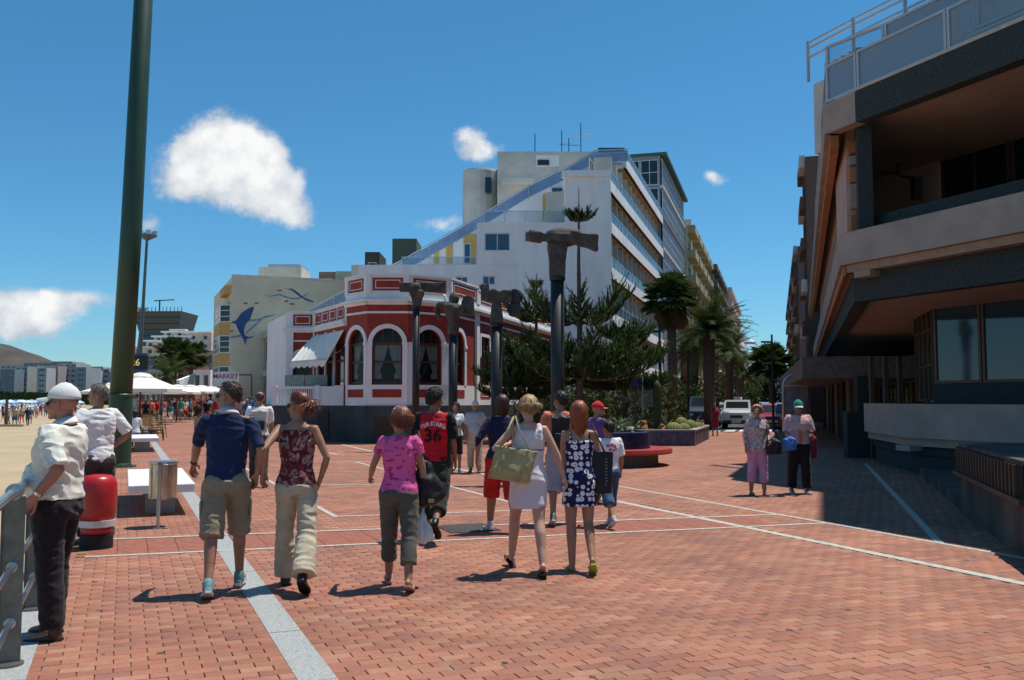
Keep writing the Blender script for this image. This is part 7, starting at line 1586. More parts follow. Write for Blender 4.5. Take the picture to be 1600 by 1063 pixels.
    if glasses:
        t = MB()
        for side in (-1, 1):
            t.ell(HM @ Vector((side*.034, .082, .004)), tuple(x*s for x in (.026, .012, .019)), HM.to_3x3().normalized(), n=10)
            t.tube([HM @ Vector((side*.058, .080, .008)), HM @ Vector((side*.076, .04, .008)), HM @ Vector((side*.079, -.005, .006))], .0035*s, 5)
        t.tube([HM @ Vector((-.015, .095, .008)), HM @ Vector((.015, .095, .008))], .003*s, 5)
        t.build('sunglasses', M_dark, root, smooth=True)
    elif eyes:
        for side in (-1, 1):
            t = MB(); t.ell(HM @ Vector((side*.031, .080, .003)), tuple(x*s for x in (.013, .010, .007)), n=8); t.cur = 1; t.ell(HM @ Vector((side*.031, .0875, .003)), .0055*s, n=8); t.build('eye', [mat('eye_white', (.7, .68, .65), .3, var=0), M_dark], root, smooth=True)
        t = MB(); t.ell(HM @ Vector((0, .090, -.064)), tuple(x*s for x in (.021, .007, .008)), n=8); t.build('lips', mat('lips', (.36, .12, .10), .4, var=0), root, smooth=True)
    return OUT
def make_hair(h, root, HM, q):
    kind, mt = h['kind'], h['mat']; rng = random.Random(len(kind)*7+int(HM[0][3]*100)); n = int(h.get('n', 150)*1.7); ln = h.get('len', .2); cu = h.get('curl', 0)
    C = Vector((0, -.016, .030)); RX, RY, RZ = .083*h.get('vol', 1), .103*h.get('vol', 1), .097*h.get('vol', 1)
    t = MB()
    def surf(az, po, k=1.0):
        if po > 1.57:
            q_ = po-1.57; r_ = k*(1-.16*q_); return C+Vector((sin(az)*RX*r_, -cos(az)*RY*r_, -q_*RZ*1.15))
        return C+Vector((sin(po)*sin(az)*RX*k, -sin(po)*cos(az)*RY*k, cos(po)*RZ*k))
    # base shell
    Na, Np = 28, 9; verts = []; faces = []
    top0 = h.get('bald', 0)
    def limit(az):
        a = abs((az+pi) % (2*pi)-pi)     # 0 at back, pi at front
        back, side, front = h.get('back', 2.35), h.get('side', 1.75), h.get('front', .85)
        if a < 1.3: return back+(side-back)*(a/1.3)**2
        if a < 2.1: return side+(front-side)*((a-1.3)/.8)**1.5
        return front
    for i in range(Na):
        az = 2*pi*i/Na; lim = limit(az); st = top0*(1 if abs((az+pi) % (2*pi)-pi) > .6 else .75)
        for j in range(Np):
            po = st+(lim-st)*j/(Np-1); k = 1+.03*mnoise.noise(Vector((az*3, po*5, 3)))-(.05 if j == Np-1 else 0)
            verts.append(HM @ surf(az, po, k))
    for i in range(Na):
        for j in range(Np-1): faces.append((i*Np+j, ((i+1) % Na)*Np+j, ((i+1) % Na)*Np+j+1, i*Np+j+1))
    t.add(verts, faces)
    def lock(pts, w0, w1=.002):
        m = len(pts); t.tube([HM @ p for p in pts], [((w0+(w1-w0)*(i/(m-1))**2)*1.0, (w0+(w1-w0)*(i/(m-1))**2)*.45) for i in range(m)], 5)
    if kind in ('short', 'curlyshort'):
        for _ in range(n):
            az = rng.uniform(0, 2*pi); lim = limit(az); po = rng.uniform(max(.03, top0), lim*.92); P = [surf(az, po, .98)]
            L_ = ln*rng.uniform(.6, 1.2); a2 = az
            for j in range(4):
                po += L_/4/RZ*.8; a2 += rng.gauss(0, .08+cu*8); P.append(surf(a2, min(po, lim+.06), 1.0+.018*j+cu*rng.uniform(0, 3)))
            lock(P, .0065)
    else:
        gather = h.get('gather')
        for _ in range(n):
            az = rng.gauss(0, 1.35)
            if abs(az) > 2.5: az = rng.uniform(-1.2, 1.2)
            lim = limit(az); k = rng.uniform(1.0, 1.09)
            if gather:
                g = Vector(gather); P = [surf(az+0, rng.uniform(.6, lim), 1.0)]
                e = g; st_ = surf(az, rng.uniform(1.0, 1.4)*.7, 1.03); 
                P = [surf(az, limit(az)*rng.uniform(.3, 1.0), 1.0)]
                for j in range(1, 6): 
                    v = P[0].lerp(g, j/5); r = v-C; e_ = sqrt((r.x/RX)**2+(r.y/RY)**2+(r.z/RZ)**2)
                    if e_ < 1.03: v = C+r*(1.03/max(e_, .2))
                    P.append(v)
                lock(P, .009)
            else:
                P = [surf(az*.3, .15, k*.98), surf(az*.7, .5, k), surf(az, .95, k), surf(az, 1.35, k*1.01)]
                if abs(az) < 2.0:
                    p = P[-1].copy(); out = Vector((sin(az), -cos(az), 0)); L_ = ln*rng.uniform(.75, 1.1)*(1 if abs(az) < 1.3 else .85); m = 6; ph = rng.uniform(0, 6)
                    for j in range(1, m+1):
                        tt = j/m; off = out*(.012*sin(tt*pi)-(h.get('tuck', .02))*tt)+Vector((cu*sin(ph+tt*9), cu*cos(ph*1.3+tt*8), 0))
                        P.append(p+Vector((0, 0, -L_*tt))+off)
                lock(P, .0075)
        if gather:
            g = Vector(gather)
            for _ in range(n//3):
                d = Vector((rng.gauss(0, .35), -1+rng.gauss(0, .3), rng.gauss(-.3, .5))).normalized(); p = g.copy(); P = [g-d*.01]; L_ = ln*rng.uniform(.6, 1.1)
                for j in range(6):
                    d = (d+Vector((rng.gauss(0, .45), rng.gauss(0, .25), -.28+rng.gauss(0, .3)))).normalized(); p = p+d*L_/6; P.append(p)
                lock(P, .0065)
            t.ell(HM @ (g+Vector((0, -.04, -.02))), .038)
    o = t.build('hair', mt, root, smooth=True)
    if gather_band := h.get('band'):
        b = MB(); R = []
        for dx in (-.011, .011):
            R.append([HM @ (C+Vector((0, dx+.018, 0))+Vector((sin(a)*RX*1.07, .02*sin(a)*0, cos(a)*RZ*1.07))) for a in [pi*2*k/24 for k in range(24)]])
        b.loft(R, cap=False); b.build('headband', gather_band, root, smooth=True)
    return o
def make_cap(c, root, HM):
    t = MB(); mt = c['mat']; C = Vector((0, -.014, .030)); R = []
    for j in range(8):
        po = .08+1.47*j/7
        R.append([HM @ (C+Vector((sin(po)*sin(a)*.088, sin(po)*cos(a)*.108, cos(po)*(.104)+(.006 if j < 2 else 0)))) for a in [2*pi*k/26 for k in range(26)]])
    t.loft(list(reversed(R))); o = t.build('cap', mt, root, smooth=True)
    v = MB(); P = []; n = 13
    for z, k in ((.004, 0), (-.004, 0)):
        P.append([HM @ (C+Vector((sin(a)*.082, cos(a)*.100, .004+z))) for a in [radians(-62+124*i/(n-1)) for i in range(n)]])
        P.append([HM @ (C+Vector((sin(a)*.088, cos(a)*.108+.075*(cos(a*1.3)**.6 if cos(a*1.3) > 0 else 0), -.010-.018*abs(sin(a))+z))) for a in [radians(-62+124*i/(n-1)) for i in range(n)]])
    vs = P[0]+P[1]+P[2]+P[3]; fs = []
    for i in range(n-1):
        fs += [(i, i+1, n+i+1, n+i), (2*n+i, 3*n+i, 3*n+i+1, 2*n+i+1), (n+i, n+i+1, 3*n+i+1, 3*n+i)]
    v.add(vs, fs); v.build('visor', c.get('visor', mt), o, smooth=True)
    b = MB(); b.ell(HM @ (C+Vector((0, 0, .106))), .008, n=8); b.build('button', mt, o)
def soft(mb, voxel, mats, name, parent, fold=.006, sm=3):
    me = remesh(mb, voxel, sm, disp=lambda c: fold*(mnoise.noise(c*14)*1.2-abs(mnoise.noise(c*8+Vector((5, 5, 5))))))
    me.materials.clear(); me.materials.append(mats); return link(name, me, parent)
def text_obj(body, size, place, m, parent, name, surf=None, extrude=0, arc=0, bold=0):
    """flat lettering; place maps (x, y) of the text to a 3-D point; surf = object the letters are laid onto"""
    cu = bpy.data.curves.new('t', 'FONT'); cu.body = body; cu.size = size; cu.align_x = 'CENTER'; cu.align_y = 'CENTER'; cu.offset = bold; cu.resolution_u = 3
    o = bpy.data.objects.new('t', cu); TS.collection.objects.link(o); TL.update(); dg = TL.depsgraph; dg.update(); me = bpy.data.meshes.new_from_object(o.evaluated_get(dg)); bpy.data.objects.remove(o)
    for v in me.vertices: v.co = place(v.co.x, v.co.y+(arc*v.co.x**2 if arc else 0))
    me.materials.clear(); me.materials.append(m); me.name = name
    return link(name, me, parent)
# ------------------------------------------------------------------ cloth materials
def cloth(name, c, c2=None, **k):
    return mat('cloth_'+name, c, k.get('rough', .85), var=k.get('var', .12), vscale=k.get('vs', 5), bump=.25, bscale=k.get('bs', 260), spec=.2, col2=c2, sheen=.1)
def pattern(name, kind, a, b, scale, c3=None):
    m = bpy.data.materials.new('cloth_'+name); m.use_nodes = True; nt = m.node_tree; N = nt.nodes.new; L = nt.links.new; bs = nt.nodes['Principled BSDF']; bs.inputs['Roughness'].default_value = .85; bs.inputs['Specular IOR Level'].default_value = .2
    tc = N('ShaderNodeTexCoord'); v = tc.outputs['Object']; r = N('ShaderNodeValToRGB'); e = r.color_ramp.elements
    A, B = tuple(a)+(1,), tuple(b)+(1,)
    if kind == 'daisy':
        x = N('ShaderNodeTexVoronoi'); x.inputs['Scale'].default_value = scale; x.inputs['Randomness'].default_value = .45; L(v, x.inputs['Vector']); L(x.outputs['Distance'], r.inputs[0]); r.color_ramp.interpolation = 'CONSTANT'
        e[0].position = 0; e[0].color = B; e[1].position = .13; e[1].color = A; k = e.new(.46); k.color = B
        L(r.outputs[0], bs.inputs['Base Color'])
    elif kind == 'marble':
        x = N('ShaderNodeTexNoise'); x.inputs['Scale'].default_value = scale; x.inputs['Detail'].default_value = 5; x.inputs['Distortion'].default_value = 2.2; L(v, x.inputs['Vector']); L(x.outputs[0], r.inputs[0])
        e[0].position = .38; e[0].color = A; e[1].position = .50; e[1].color = B; k = e.new(.60); k.color = tuple(c3)+(1,); k = e.new(.68); k.color = A; L(r.outputs[0], bs.inputs['Base Color'])
    elif kind == 'spots':
        x = N('ShaderNodeTexNoise'); x.inputs['Scale'].default_value = scale; x.inputs['Detail'].default_value = 1; mp = N('ShaderNodeMapping'); mp.inputs['Scale'].default_value = (1, 1, 1.8); L(v, mp.inputs[0]); L(mp.outputs[0], x.inputs['Vector']); L(x.outputs[0], r.inputs[0])
        e[0].position = .58; e[0].color = A; e[1].position = .63; e[1].color = B; L(r.outputs[0], bs.inputs['Base Color'])
    elif kind in ('check', 'stripe'):
        w1 = N('ShaderNodeTexWave'); w1.bands_direction = 'Z' if kind == 'check' else 'X'; w1.inputs['Scale'].default_value = scale; L(v, w1.inputs['Vector'])
        w2 = N('ShaderNodeTexWave'); w2.bands_direction = 'X'; w2.inputs['Scale'].default_value = scale; L(v, w2.inputs['Vector'])
        mm = N('ShaderNodeMath'); mm.operation = 'MAXIMUM'; L(w1.outputs['Fac'], mm.inputs[0]); L(w2.outputs['Fac'], mm.inputs[1]); L(mm.outputs[0], r.inputs[0])
        e[0].position = .70; e[0].color = A; e[1].position = .92; e[1].color = B; L(r.outputs[0], bs.inputs['Base Color'])
    return m
K = dict(navy=cloth('navy', (.012, .022, .075)), khaki=cloth('khaki', (.27, .225, .155)), cream=cloth('cream', (.50, .44, .32)), white=cloth('white', (.74, .74, .74), var=.04), black=cloth('black', (.012, .012, .014)),
         charcoal=cloth('charcoal', (.05, .048, .046)), olive=cloth('olive', (.10, .095, .08)), pink=pattern('pink', 'spots', (.70, .12, .33), (.42, .035, .16), 16), red=cloth('red', (.52, .012, .022)), shorts=cloth('redshorts', (.52, .022, .018)),
         dgreen=cloth('dgreen', (.018, .026, .02)), plum=cloth('plum', (.020, .014, .018)), dress=cloth('dress', (.66, .62, .66), var=.04), orange=cloth('orange', (.72, .20, .12)), grey=cloth('grey', (.36, .37, .40)), denim=cloth('denim', (.05, .11, .20), c2=(.02, .05, .11)),
         lilac=cloth('lilac', (.52, .26, .42)), rose=cloth('rose', (.62, .36, .36)), purple=cloth('purple', (.12, .06, .22)), brown=cloth('brown', (.05, .022, .015)), beige=cloth('beige', (.42, .33, .22)), darkred=cloth('darkred', (.22, .03, .05)), teal=cloth('teal', (.02, .22, .22)),
         linen=pattern('linen', 'check', (.76, .74, .66), (.62, .60, .54), 26), plaid=pattern('plaid', 'check', (.50, .53, .55), (.33, .37, .40), 22), camo=pattern('camo', 'marble', (.060, .018, .018), (.20, .03, .035), 9, (.36, .31, .30)),
         daisy=pattern('daisy', 'daisy', (.74, .74, .78), (.018, .018, .08), 18), floral=pattern('floral', 'marble', (.58, .46, .44), (.24, .12, .13), 13, (.62, .55, .52)), collar=cloth('pinkwhite', (.70, .56, .58), var=.05), blue=cloth('blue', (.05, .13, .32)), tile=cloth('tealshirt', (.25, .45, .5)))
M_leather = mat('brown_leather', (.07, .04, .022), .4, var=.25); M_blackshoe = mat('black_leather', (.012, .011, .010), .35, var=.1)
M_trainer = mat('trainer_grey', (.42, .44, .46), .55, var=.25, vscale=30); M_teal = mat('trainer_teal', (.14, .27, .29), .6, var=.2, vscale=30); M_white_rub = mat('white_rubber', (.62, .62, .60), .6, var=.05)
M_lime = mat('lime_rubber', (.30, .42, .04), .55, var=.1); M_silver = mat('polished_metal', (.62, .62, .62), .2, 1, var=0); M_straw = mat('straw_bag', (.42, .36, .17), .8, var=.15, vscale=12, bump=.4, bscale=160); M_tanbag = mat('tan_bag_bottom', (.48, .30, .11), .7, var=.12)
M_blackbag = mat('black_nylon', (.010, .010, .012), .55, var=.2, bump=.2, bscale=90)
# ================================================================== 1 old man at the rail
o1 = person('old man in white cap and cream short sleeved shirt leaning at the rail', px=88, d=6.3, H=1.735, yaw=86, skin='red', q=.0085, fat=1.10, belly=.055, head=(4, -3),
    legs=((-3, 2, 1), (7, 6, 2)), arms=(('loc', (-.255, .0, .055), (-.25, -1.0, .1), (.1, .5, -1)), (6, 6, 20, -4)), lean=-3,
    top=dict(mat=K['linen'], hem=.02, sleeve=.5, grow=.022, sleeve_flare=.02, fold=.016), bottom=dict(mat=K['plum'], len=1.0, grow=.022, flare=.012, waist=.10), collar=K['linen'],
    shoes=dict(kind='shoe', mat=M_leather, mat2=M_blackshoe), hair=dict(kind='short', mat=M_hair['grey'], n=60, len=.02, back=1.75, side=1.5), cap=dict(mat=cloth('capwhite', (.72, .72, .70), var=.05)), glasses=True, curl=(1.2, 1.4))
def watch(o, side, m=M_silver):
    t = MB(); J = o['J']['arm', side]; a = o['w'](J[2]+(J[1]-J[2])*.10); b = o['w'](J[2]+(J[1]-J[2])*.18); t.tube([a, b], [.033*o['s']]*2, 14)
    return t.build('wristwatch', m, o['root'])
watch(o1, -1)
# 2 man in white tee
o2 = person('man in plain white t-shirt with hands on hips behind the red bollard', px=152, d=10.35, H=1.815, yaw=52, skin='tan', lean=2, head=(22, 0), legs=((4, 3), (-4, 0)),
    arms=(('loc', (-.19, .08, .09), (-1, -.6, .3)), ('loc', (.19, .08, .09), (1, -.8, .3))), top=dict(mat=K['white'], hem=-.07, sleeve=.5, grow=.020, sleeve_flare=.02, fold=.016), bottom=dict(mat=K['charcoal'], len=1, grow=.02, flare=.01), shoes=dict(kind='shoe', mat=M_blackshoe), hair=dict(kind='short', mat=M_hair['grey'], n=150, len=.03))
# 3 navy polo man and 4 his companion
X3 = Vector((XD(354, 7.7, .9), 7.7, 0)); X4 = Vector((XD(463, 7.9, .9), 7.9, 0)); HJ = PD(405, 748, 7.75)
o3 = person('man in navy polo shirt and khaki cargo shorts holding hands with a woman', pos=X3, H=1.785, yaw=14, skin='tan', head=(58, 0), fat=.96,
    legs=((-16, 8, 2), (18, 6, 2)), arms=(('ik', PD(300, 735, 8.0), (-.6, -1, 0), (.4, 1, 0)), ('ik', HJ+Vector((-.02, 0, .03)), (.6, -1, 0), (-.4, 1, 0))), top=dict(mat=K['navy'], hem=-.05, sleeve=.50, grow=.013, sleeve_flare=.012, fold=.013), bottom=dict(mat=K['khaki'], name='shorts', len=.56, grow=.026, flare=.022, fold=.014, waist=.06), collar=K['collar'],
    shoes=dict(kind='shoe', mat=M_teal, mat2=M_white_rub), hair=dict(kind='short', mat=M_hair['brown'], n=260, len=.015, bald=.35, front=.8, side=1.6, vol=.97), glasses=True)
watch(o3, -1, M_blackshoe)
def pockets(o, m, zs=-.27):
    for side in (-1, 1):
        t = MB(); J = o['J']['leg', side]; c = o['w'](J[0]+(J[1]-J[0])*.55); s = o['s']; t.box((c.x+side*.098*s, c.y, c.z), (.02, .12, .15)); me = soft(t, .008, m, 'cargo_pocket', o['root'], .002, 2)
pockets(o3, K['khaki'])
o4 = person('woman in patterned dark tank top and cream trousers holding hands with a man', pos=X4, H=1.715, yaw=6, sx='f', skin='tan', head=(52, 2),
    legs=((14, 4, 2), (-17, 22, 3)), arms=(('ik', HJ+Vector((.03, 0, .04)), (-.3, -1, 0), (.4, 1, 0)), ('loc', (.20, .03, .00), (1, -.6, 0))), top=dict(mat=K['camo'], name='tank_top', hem=-.03, sleeve=0, grow=.012, neck=.47, fold=.009), bottom=dict(mat=K['cream'], len=1.0, grow=.012, flare=.05, fold=.016, waist=.03),
    shoes=dict(kind='shoe', mat=M_blackshoe), hair=dict(kind='pony', mat=M_hair['auburn'], n=230, len=.15, gather=(0, -.125, .03), curl=.01, back=1.7), glasses=True)
# 5 pink woman
o5 = person('woman in pink t-shirt with white headband carrying a big black shoulder bag', px=624, d=7.9, H=1.56, yaw=4, sx='f', skin='tan', head=(42, 3), fat=1.06,
    legs=((17, 6, 2), (-15, 10, 2)), arms=((18, 22, 62, 10), ('ik', PD(668, 800, 8.0), (1, -.6, 0))), top=dict(mat=K['pink'], hem=-.06, sleeve=.26, grow=.014, fold=.010), bottom=dict(mat=K['olive'], name='cropped_trousers', len=.84, grow=.018, flare=.012, fold=.012, waist=.05),
    shoes=dict(kind='sandal', mat=mat('pink_sandal', (.45, .22, .22), .6), mat2=mat('pink_sandal', (.45, .22, .22), .6)), hair=dict(kind='bob', mat=M_hair['auburn'], n=260, len=.13, curl=.022, vol=1.06, band=cloth('band', (.62, .70, .78), var=.05)))
def strap(root, pts, w, m, name='strap'):
    t = MB(); t.tube(pts, [(w, .006)]*len(pts), 8); return t.build(name, m, root, smooth=True)
def bagthing(label, loc, rz=0, group=None): return thing('handbag', label, 'bag', loc, rz, group)
bc = PD(665, 745, 8.0); bg = bagthing('big slouchy black shoulder bag hanging on the woman in pink', (bc.x, bc.y, bc.z))
t = MB(); t.capsule([(.0, 0, .10), (.0, 0, -.02), (.02, 0, -.16)], [(.06, .05), (.13, .09), (.155, .10)], 14); t.ell((.05, .01, -.13), (.13, .09, .12)); soft(t, .011, M_blackbag, 'bag_body', bg, .018)
shl = o5['root'].matrix_world; strap(bg, [Vector((-.03, -.02, .1)), Vector((-.06, -.05, .22)), Vector((-.085, -.02, .37)), Vector((-.085, .04, .40)), Vector((-.04, .09, .2)), Vector((.0, .05, .1))], .022, M_blackbag)
strap(bg, [Vector((-.09, 0, -.18)), Vector((-.115, .0, -.26)), Vector((-.10, 0, -.33))], .008, M_blackbag, 'dangling_strap')
t = MB(); t.box((.06, -.115, -.20), (.05, .01, .03)); t.build('zip_tab', M_tanbag, bg)
pb = PD(661, 828, 8.0); M_plastic = bpy.data.materials.new('thin_plastic'); M_plastic.use_nodes = True
bs = M_plastic.node_tree.nodes['Principled BSDF']; bs.inputs['Base Color'].default_value = (.72, .76, .78, 1); bs.inputs['Roughness'].default_value = .25
_tr = M_plastic.node_tree.nodes.new('ShaderNodeBsdfTranslucent'); _tr.inputs[0].default_value = (.75, .8, .82, 1); _mx = M_plastic.node_tree.nodes.new('ShaderNodeMixShader'); _mx.inputs[0].default_value = .35
M_plastic.node_tree.links.new(bs.outputs[0], _mx.inputs[1]); M_plastic.node_tree.links.new(_tr.outputs[0], _mx.inputs[2]); M_plastic.node_tree.links.new(_mx.outputs[0], M_plastic.node_tree.nodes['Material Output'].inputs[0])
pbt = thing('plastic_bag', 'crumpled white plastic carrier bag hanging low beside the woman in pink', 'bag', (pb.x, pb.y, pb.z))
t = MB(); t.capsule([(0, 0, .14), (0, 0, .06), (0, 0, -.05)], [(.02, .015), (.055, .04), (.10, .07)], 14); me = remesh(t, .008, 2, disp=lambda c: .022*mnoise.noise(Vector((c.x*30, c.y*30, c.z*9)))); me.materials.clear(); me.materials.append(M_plastic); link('bag_body', me, pbt)
strap(pbt, [Vector((0, 0, .12)), Vector((.0, 0, .20))], .012, M_plastic, 'handle')
# 6 red shirt
o6 = person('man in red and black football shirt with dark three-quarter trousers', px=679, d=10.6, H=1.775, yaw=-6, skin='brown', head=(-22, 0), legs=((12, 6, 2), (-20, 34, 2)), arms=((-4, 9, 8, 4), (6, 8, 20, 2)),
    top=dict(mat=K['red'], hem=-.10, sleeve=.48, grow=.024, sleeve_flare=.02, fold=.014, sleeve_mat=K['black']), bottom=dict(mat=K['dgreen'], name='cropped_trousers', len=.82, grow=.03, flare=.015, fold=.015), shoes=dict(kind='shoe', mat=M_blackshoe), hair=dict(kind='curlyshort', mat=M_hair['black'], n=260, len=.035, curl=.012, vol=1.12))
# letters on the back of the shirt, laid onto the cloth
def on_back(o, obj, cz, lift=.006):
    me = obj.data; bvh = BVHTree.FromPolygons([v.co.copy() for v in me.vertices], [tuple(p.vertices) for p in me.polygons])
    def place(x, y):
        h = bvh.ray_cast(Vector((x, -1, cz+y)), Vector((0, 1, 0)))
        return (h[0]+Vector((0, -lift, 0))) if h[0] is not None else Vector((x, -.16, cz+y))
    return place
w6 = o6['w'](o6['tp']((0, 0, .405))).z
text_obj('TLR STARS', .062, on_back(o6, o6['top'], w6), K['white'], o6['root'], 'lettering', arc=-2.2, bold=.002)
text_obj('36', .21, on_back(o6, o6['top'], w6-.145), K['black'], o6['root'], 'number', bold=.006)
# 7, 8 walking towards the camera
o7 = person('woman in white t-shirt and black skirt walking this way beside white-capped man', px=712, d=20.3, H=1.575, yaw=176, sx='f', skin='tan', head=(-25, 0), legs=((6, 3), (-6, 6)), arms=((10, 6, 90, -10), (14, 8, 105, -25)), top=dict(mat=K['white'], hem=-.04, sleeve=.35, grow=.018), skirt=dict(mat=K['black'], hem=-.48, top=.08, taper=.02), shoes=dict(kind='shoe', mat=M_white_rub), hair=dict(kind='curlyshort', mat=M_hair['black'], n=60, len=.04, vol=1.1), eyes=True)
o8 = person('white-capped elderly man in checked grey shirt and cream trousers walking this way', px=742, d=20.2, H=1.59, yaw=182, skin='tan', head=(-8, 0), fat=1.08, belly=.03, legs=((8, 4), (-8, 6)), arms=((-6, 9, 8, 3), (4, 9, 16, 3)), top=dict(mat=K['plaid'], hem=.03, sleeve=.5, grow=.02), bottom=dict(mat=K['cream'], len=1, grow=.024, flare=.01), belt=K['brown'], shoes=dict(kind='shoe', mat=M_leather), hair=dict(kind='short', mat=M_hair['grey'], n=40, len=.02), cap=dict(mat=cloth('capwhite2', (.70, .72, .70), var=.05)), eyes=True)
# 9
o9 = person('woman in navy top and bright red knee shorts with long dark red hair', px=784, d=11.2, H=1.685, yaw=14, sx='f', skin='tan', fat=1.16, head=(8, 0), legs=((14, 6, 3), (-12, 14, 3)), arms=(('ik', PD(745, 716, 11.1), (-1, -.6, 0)), (-6, 8, 10, 3)),
    top=dict(mat=cloth('navy2', (.014, .020, .06)), hem=-.02, sleeve=.72, grow=.016), bottom=dict(mat=K['shorts'], name='shorts', len=.60, grow=.026, flare=.02), shoes=dict(kind='shoe', mat=mat('trainer_pinkwhite', (.55, .46, .47), .6, var=.2, vscale=30), mat2=M_white_rub), hair=dict(kind='long', mat=M_hair['darkred'], n=200, len=.20, tuck=.03))
# 10 blonde woman in the white dress
o10 = person('blonde woman in short white sleeveless dress with straw tote at her elbow', px=826, d=8.6, H=1.665, yaw=10, sx='f', skin='pale', head=(10, 2), fat=1.03, legs=((24, 6, 3), (-17, 8, -1)), arms=(('loc', (-.17, .11, .33), (-1, -.5, -.6)), ('ik', PD(884, 752, 8.6), (1, -.6, 0))),
    skirt=dict(mat=K['dress'], name='dress', hem=-.30, top=.47, grow=.013, taper=-.02, fold=.007, straps=.028), shoes=dict(kind='sandal', mat=M_blackshoe, mat2=mat('sandal_strap', (.32, .16, .09), .6), drop=.25), hair=dict(kind='bob', mat=M_hair['blonde'], n=240, len=.09, curl=.03, vol=1.08))
t = MB(); w_, tp_ = o10['w'], o10['tp']
rr_ = []
for z in (.268, .276):
    x_, y_, o_ = sect_at('f', z); rr_.append([w_(tp_(((x_*1.03+.0205)*cos(a), o_+(y_*1.03+.0205)*sin(a), z))) for a in [2*pi*k/24 for k in range(24)]])
t.loft(rr_); t.build('seam', mat('seam_grey', (.10, .09, .11), .8), o10['root'])
tb = PD(801, 725, 8.42); tt = bagthing('straw coloured trapezoid tote bag with tan base on the blonde woman\'s arm', tuple(tb), radians(-8))
def totebody(w0, w1, h, dpt, tilt=0):
    # flared tote, wide mouth
    n = 5; R = []
    for j in range(n+1):
        t_ = j/n; ww = w0+(w1-w0)*t_; dd = dpt*(1-t_*.75)
        R.append([Vector((x*ww/2, y*dd/2-.0, -h/2+h*t_+tilt*x*ww/2*(1 if j else 1))) for x, y in ((-1, -.8), (-.8, -1), (0, -1.02), (.8, -1), (1, -.8), (1, .8), (.8, 1), (0, 1.02), (-.8, 1), (-1, .8))])
    return R
t = MB(); t.loft(totebody(.36, .40, .30, .17, .12)); M3 = Matrix.Rotation(radians(14), 3, 'Y')
t.v = [tuple(M3 @ Vector(v)) for v in t.v]; soft(t, .009, M_straw, 'bag_body', tt, .007, 2)
t = MB(); R = totebody(.365, .375, .30, .178, .12); R = [R[0], [R[0][i].lerp(R[5][i], .26) for i in range(10)]]; t.loft(R); t.v = [tuple(M3 @ (Vector(v)*1.03)) for v in t.v]; t.build('bag_base', M_tanbag, tt)
strap(tt, [Vector((.16, -.02, .13)), Vector((.06, -.05, .33)), Vector((.02, .06, .44)), Vector((-.01, .12, .40)), Vector((-.02, .08, .15))], .012, M_straw)
strap(tt, [Vector((-.12, -.04, .14)), Vector((-.05, -.03, .30)), Vector((.0, .06, .435)), Vector((-.03, .12, .38))], .010, M_straw)
# 11
o11 = person('man in orange t-shirt with a slim black backpack among the walkers', px=876, d=11.9, H=1.74, yaw=-2, skin='tan', head=(32, 0), lean=8, legs=((-12, 14, 2), (10, 8, 2)), arms=((5, 14, 25, 2), (6, 8, 60, -5)), top=dict(mat=K['orange'], hem=-.06, sleeve=.5, grow=.024, sleeve_flare=.025), bottom=dict(mat=K['grey'], name='shorts', len=.62, grow=.032, flare=.02),
    shoes=dict(kind='shoe', mat=mat('trainer_dark', (.10, .10, .11), .5, var=.3, vscale=30), mat2=M_white_rub), hair=dict(kind='short', mat=M_hair['black'], n=150, len=.04, vol=1.05))
def backpack(o, m, label, size=(.30, .15, .42), z=.27, m2=None):
    s = o['s']; R_ = o['root']; c = o['w'](o['tp']((0, -.13-size[1]/2, z))); wc = R_.matrix_basis.copy() if False else None
    yaw = R_.rotation_euler.z; loc = Vector(R_.location)+Matrix.Rotation(yaw, 3, 'Z') @ c
    b = thing('backpack', label, 'bag', tuple(loc), yaw); t = MB(); t.box((0, 0, 0), size); t.ell((0, 0, size[2]*.4), (size[0]*.47, size[1]*.5, .09)); soft(t, .012, m, 'bag_body', b, .008, 4)
    t = MB(); t.box((0, -size[1]/2-.02, -size[2]*.18), (size[0]*.72, .06, size[2]*.42)); soft(t, .012, m2 or m, 'front_pocket', b, .004, 3)
    for sd_ in (-1, 1): strap(b, [Vector((sd_*.09, size[1]*.4, size[2]*.45)), Vector((sd_*.11, size[1]/2+.06, size[2]*.5+.02)), Vector((sd_*.12, size[1]/2+.20, size[2]*.40)), Vector((sd_*.13, size[1]/2+.24, size[2]*.1)), Vector((sd_*.14, size[1]*.4, -size[2]*.3))], .024, m2 or m)
    return b
backpack(o11, M_blackbag, 'slim black backpack worn over the orange t-shirt', (.24, .11, .44), .22)
# 12 daisy dress
o12 = person('long haired redhead in navy dress printed with white daisies', px=905, d=8.75, H=1.63, yaw=4, sx='f', skin='tan', head=(2, 0), fat=.97, legs=((-8, 4, 1), (-10, 30, -1)), arms=((2, 5, 18, -8), (4, 12, 50, -6)),
    skirt=dict(mat=K['daisy'], name='dress', hem=-.27, top=.40, grow=.014, taper=.04, fold=.010, straps=.010), shoes=dict(kind='sandal', mat=M_lime, mat2=M_lime, drop=.10), hair=dict(kind='long', mat=M_hair['red'], n=280, len=.30, tuck=.03, curl=.006))
tb = PD(940, 738, 8.72); t2 = bagthing('flat black shopping tote on the redhead\'s right side', tuple(tb), radians(-16)); t = MB(); t.loft(totebody(.20, .23, .40, .09)); soft(t, .010, M_blackbag, 'bag_body', t2, .006, 2)
strap(t2, [Vector((.04, -.02, .19)), Vector((-.03, -.04, .33)), Vector((-.09, .02, .46)), Vector((-.08, .08, .40)), Vector((.02, .04, .19))], .012, M_blackbag)
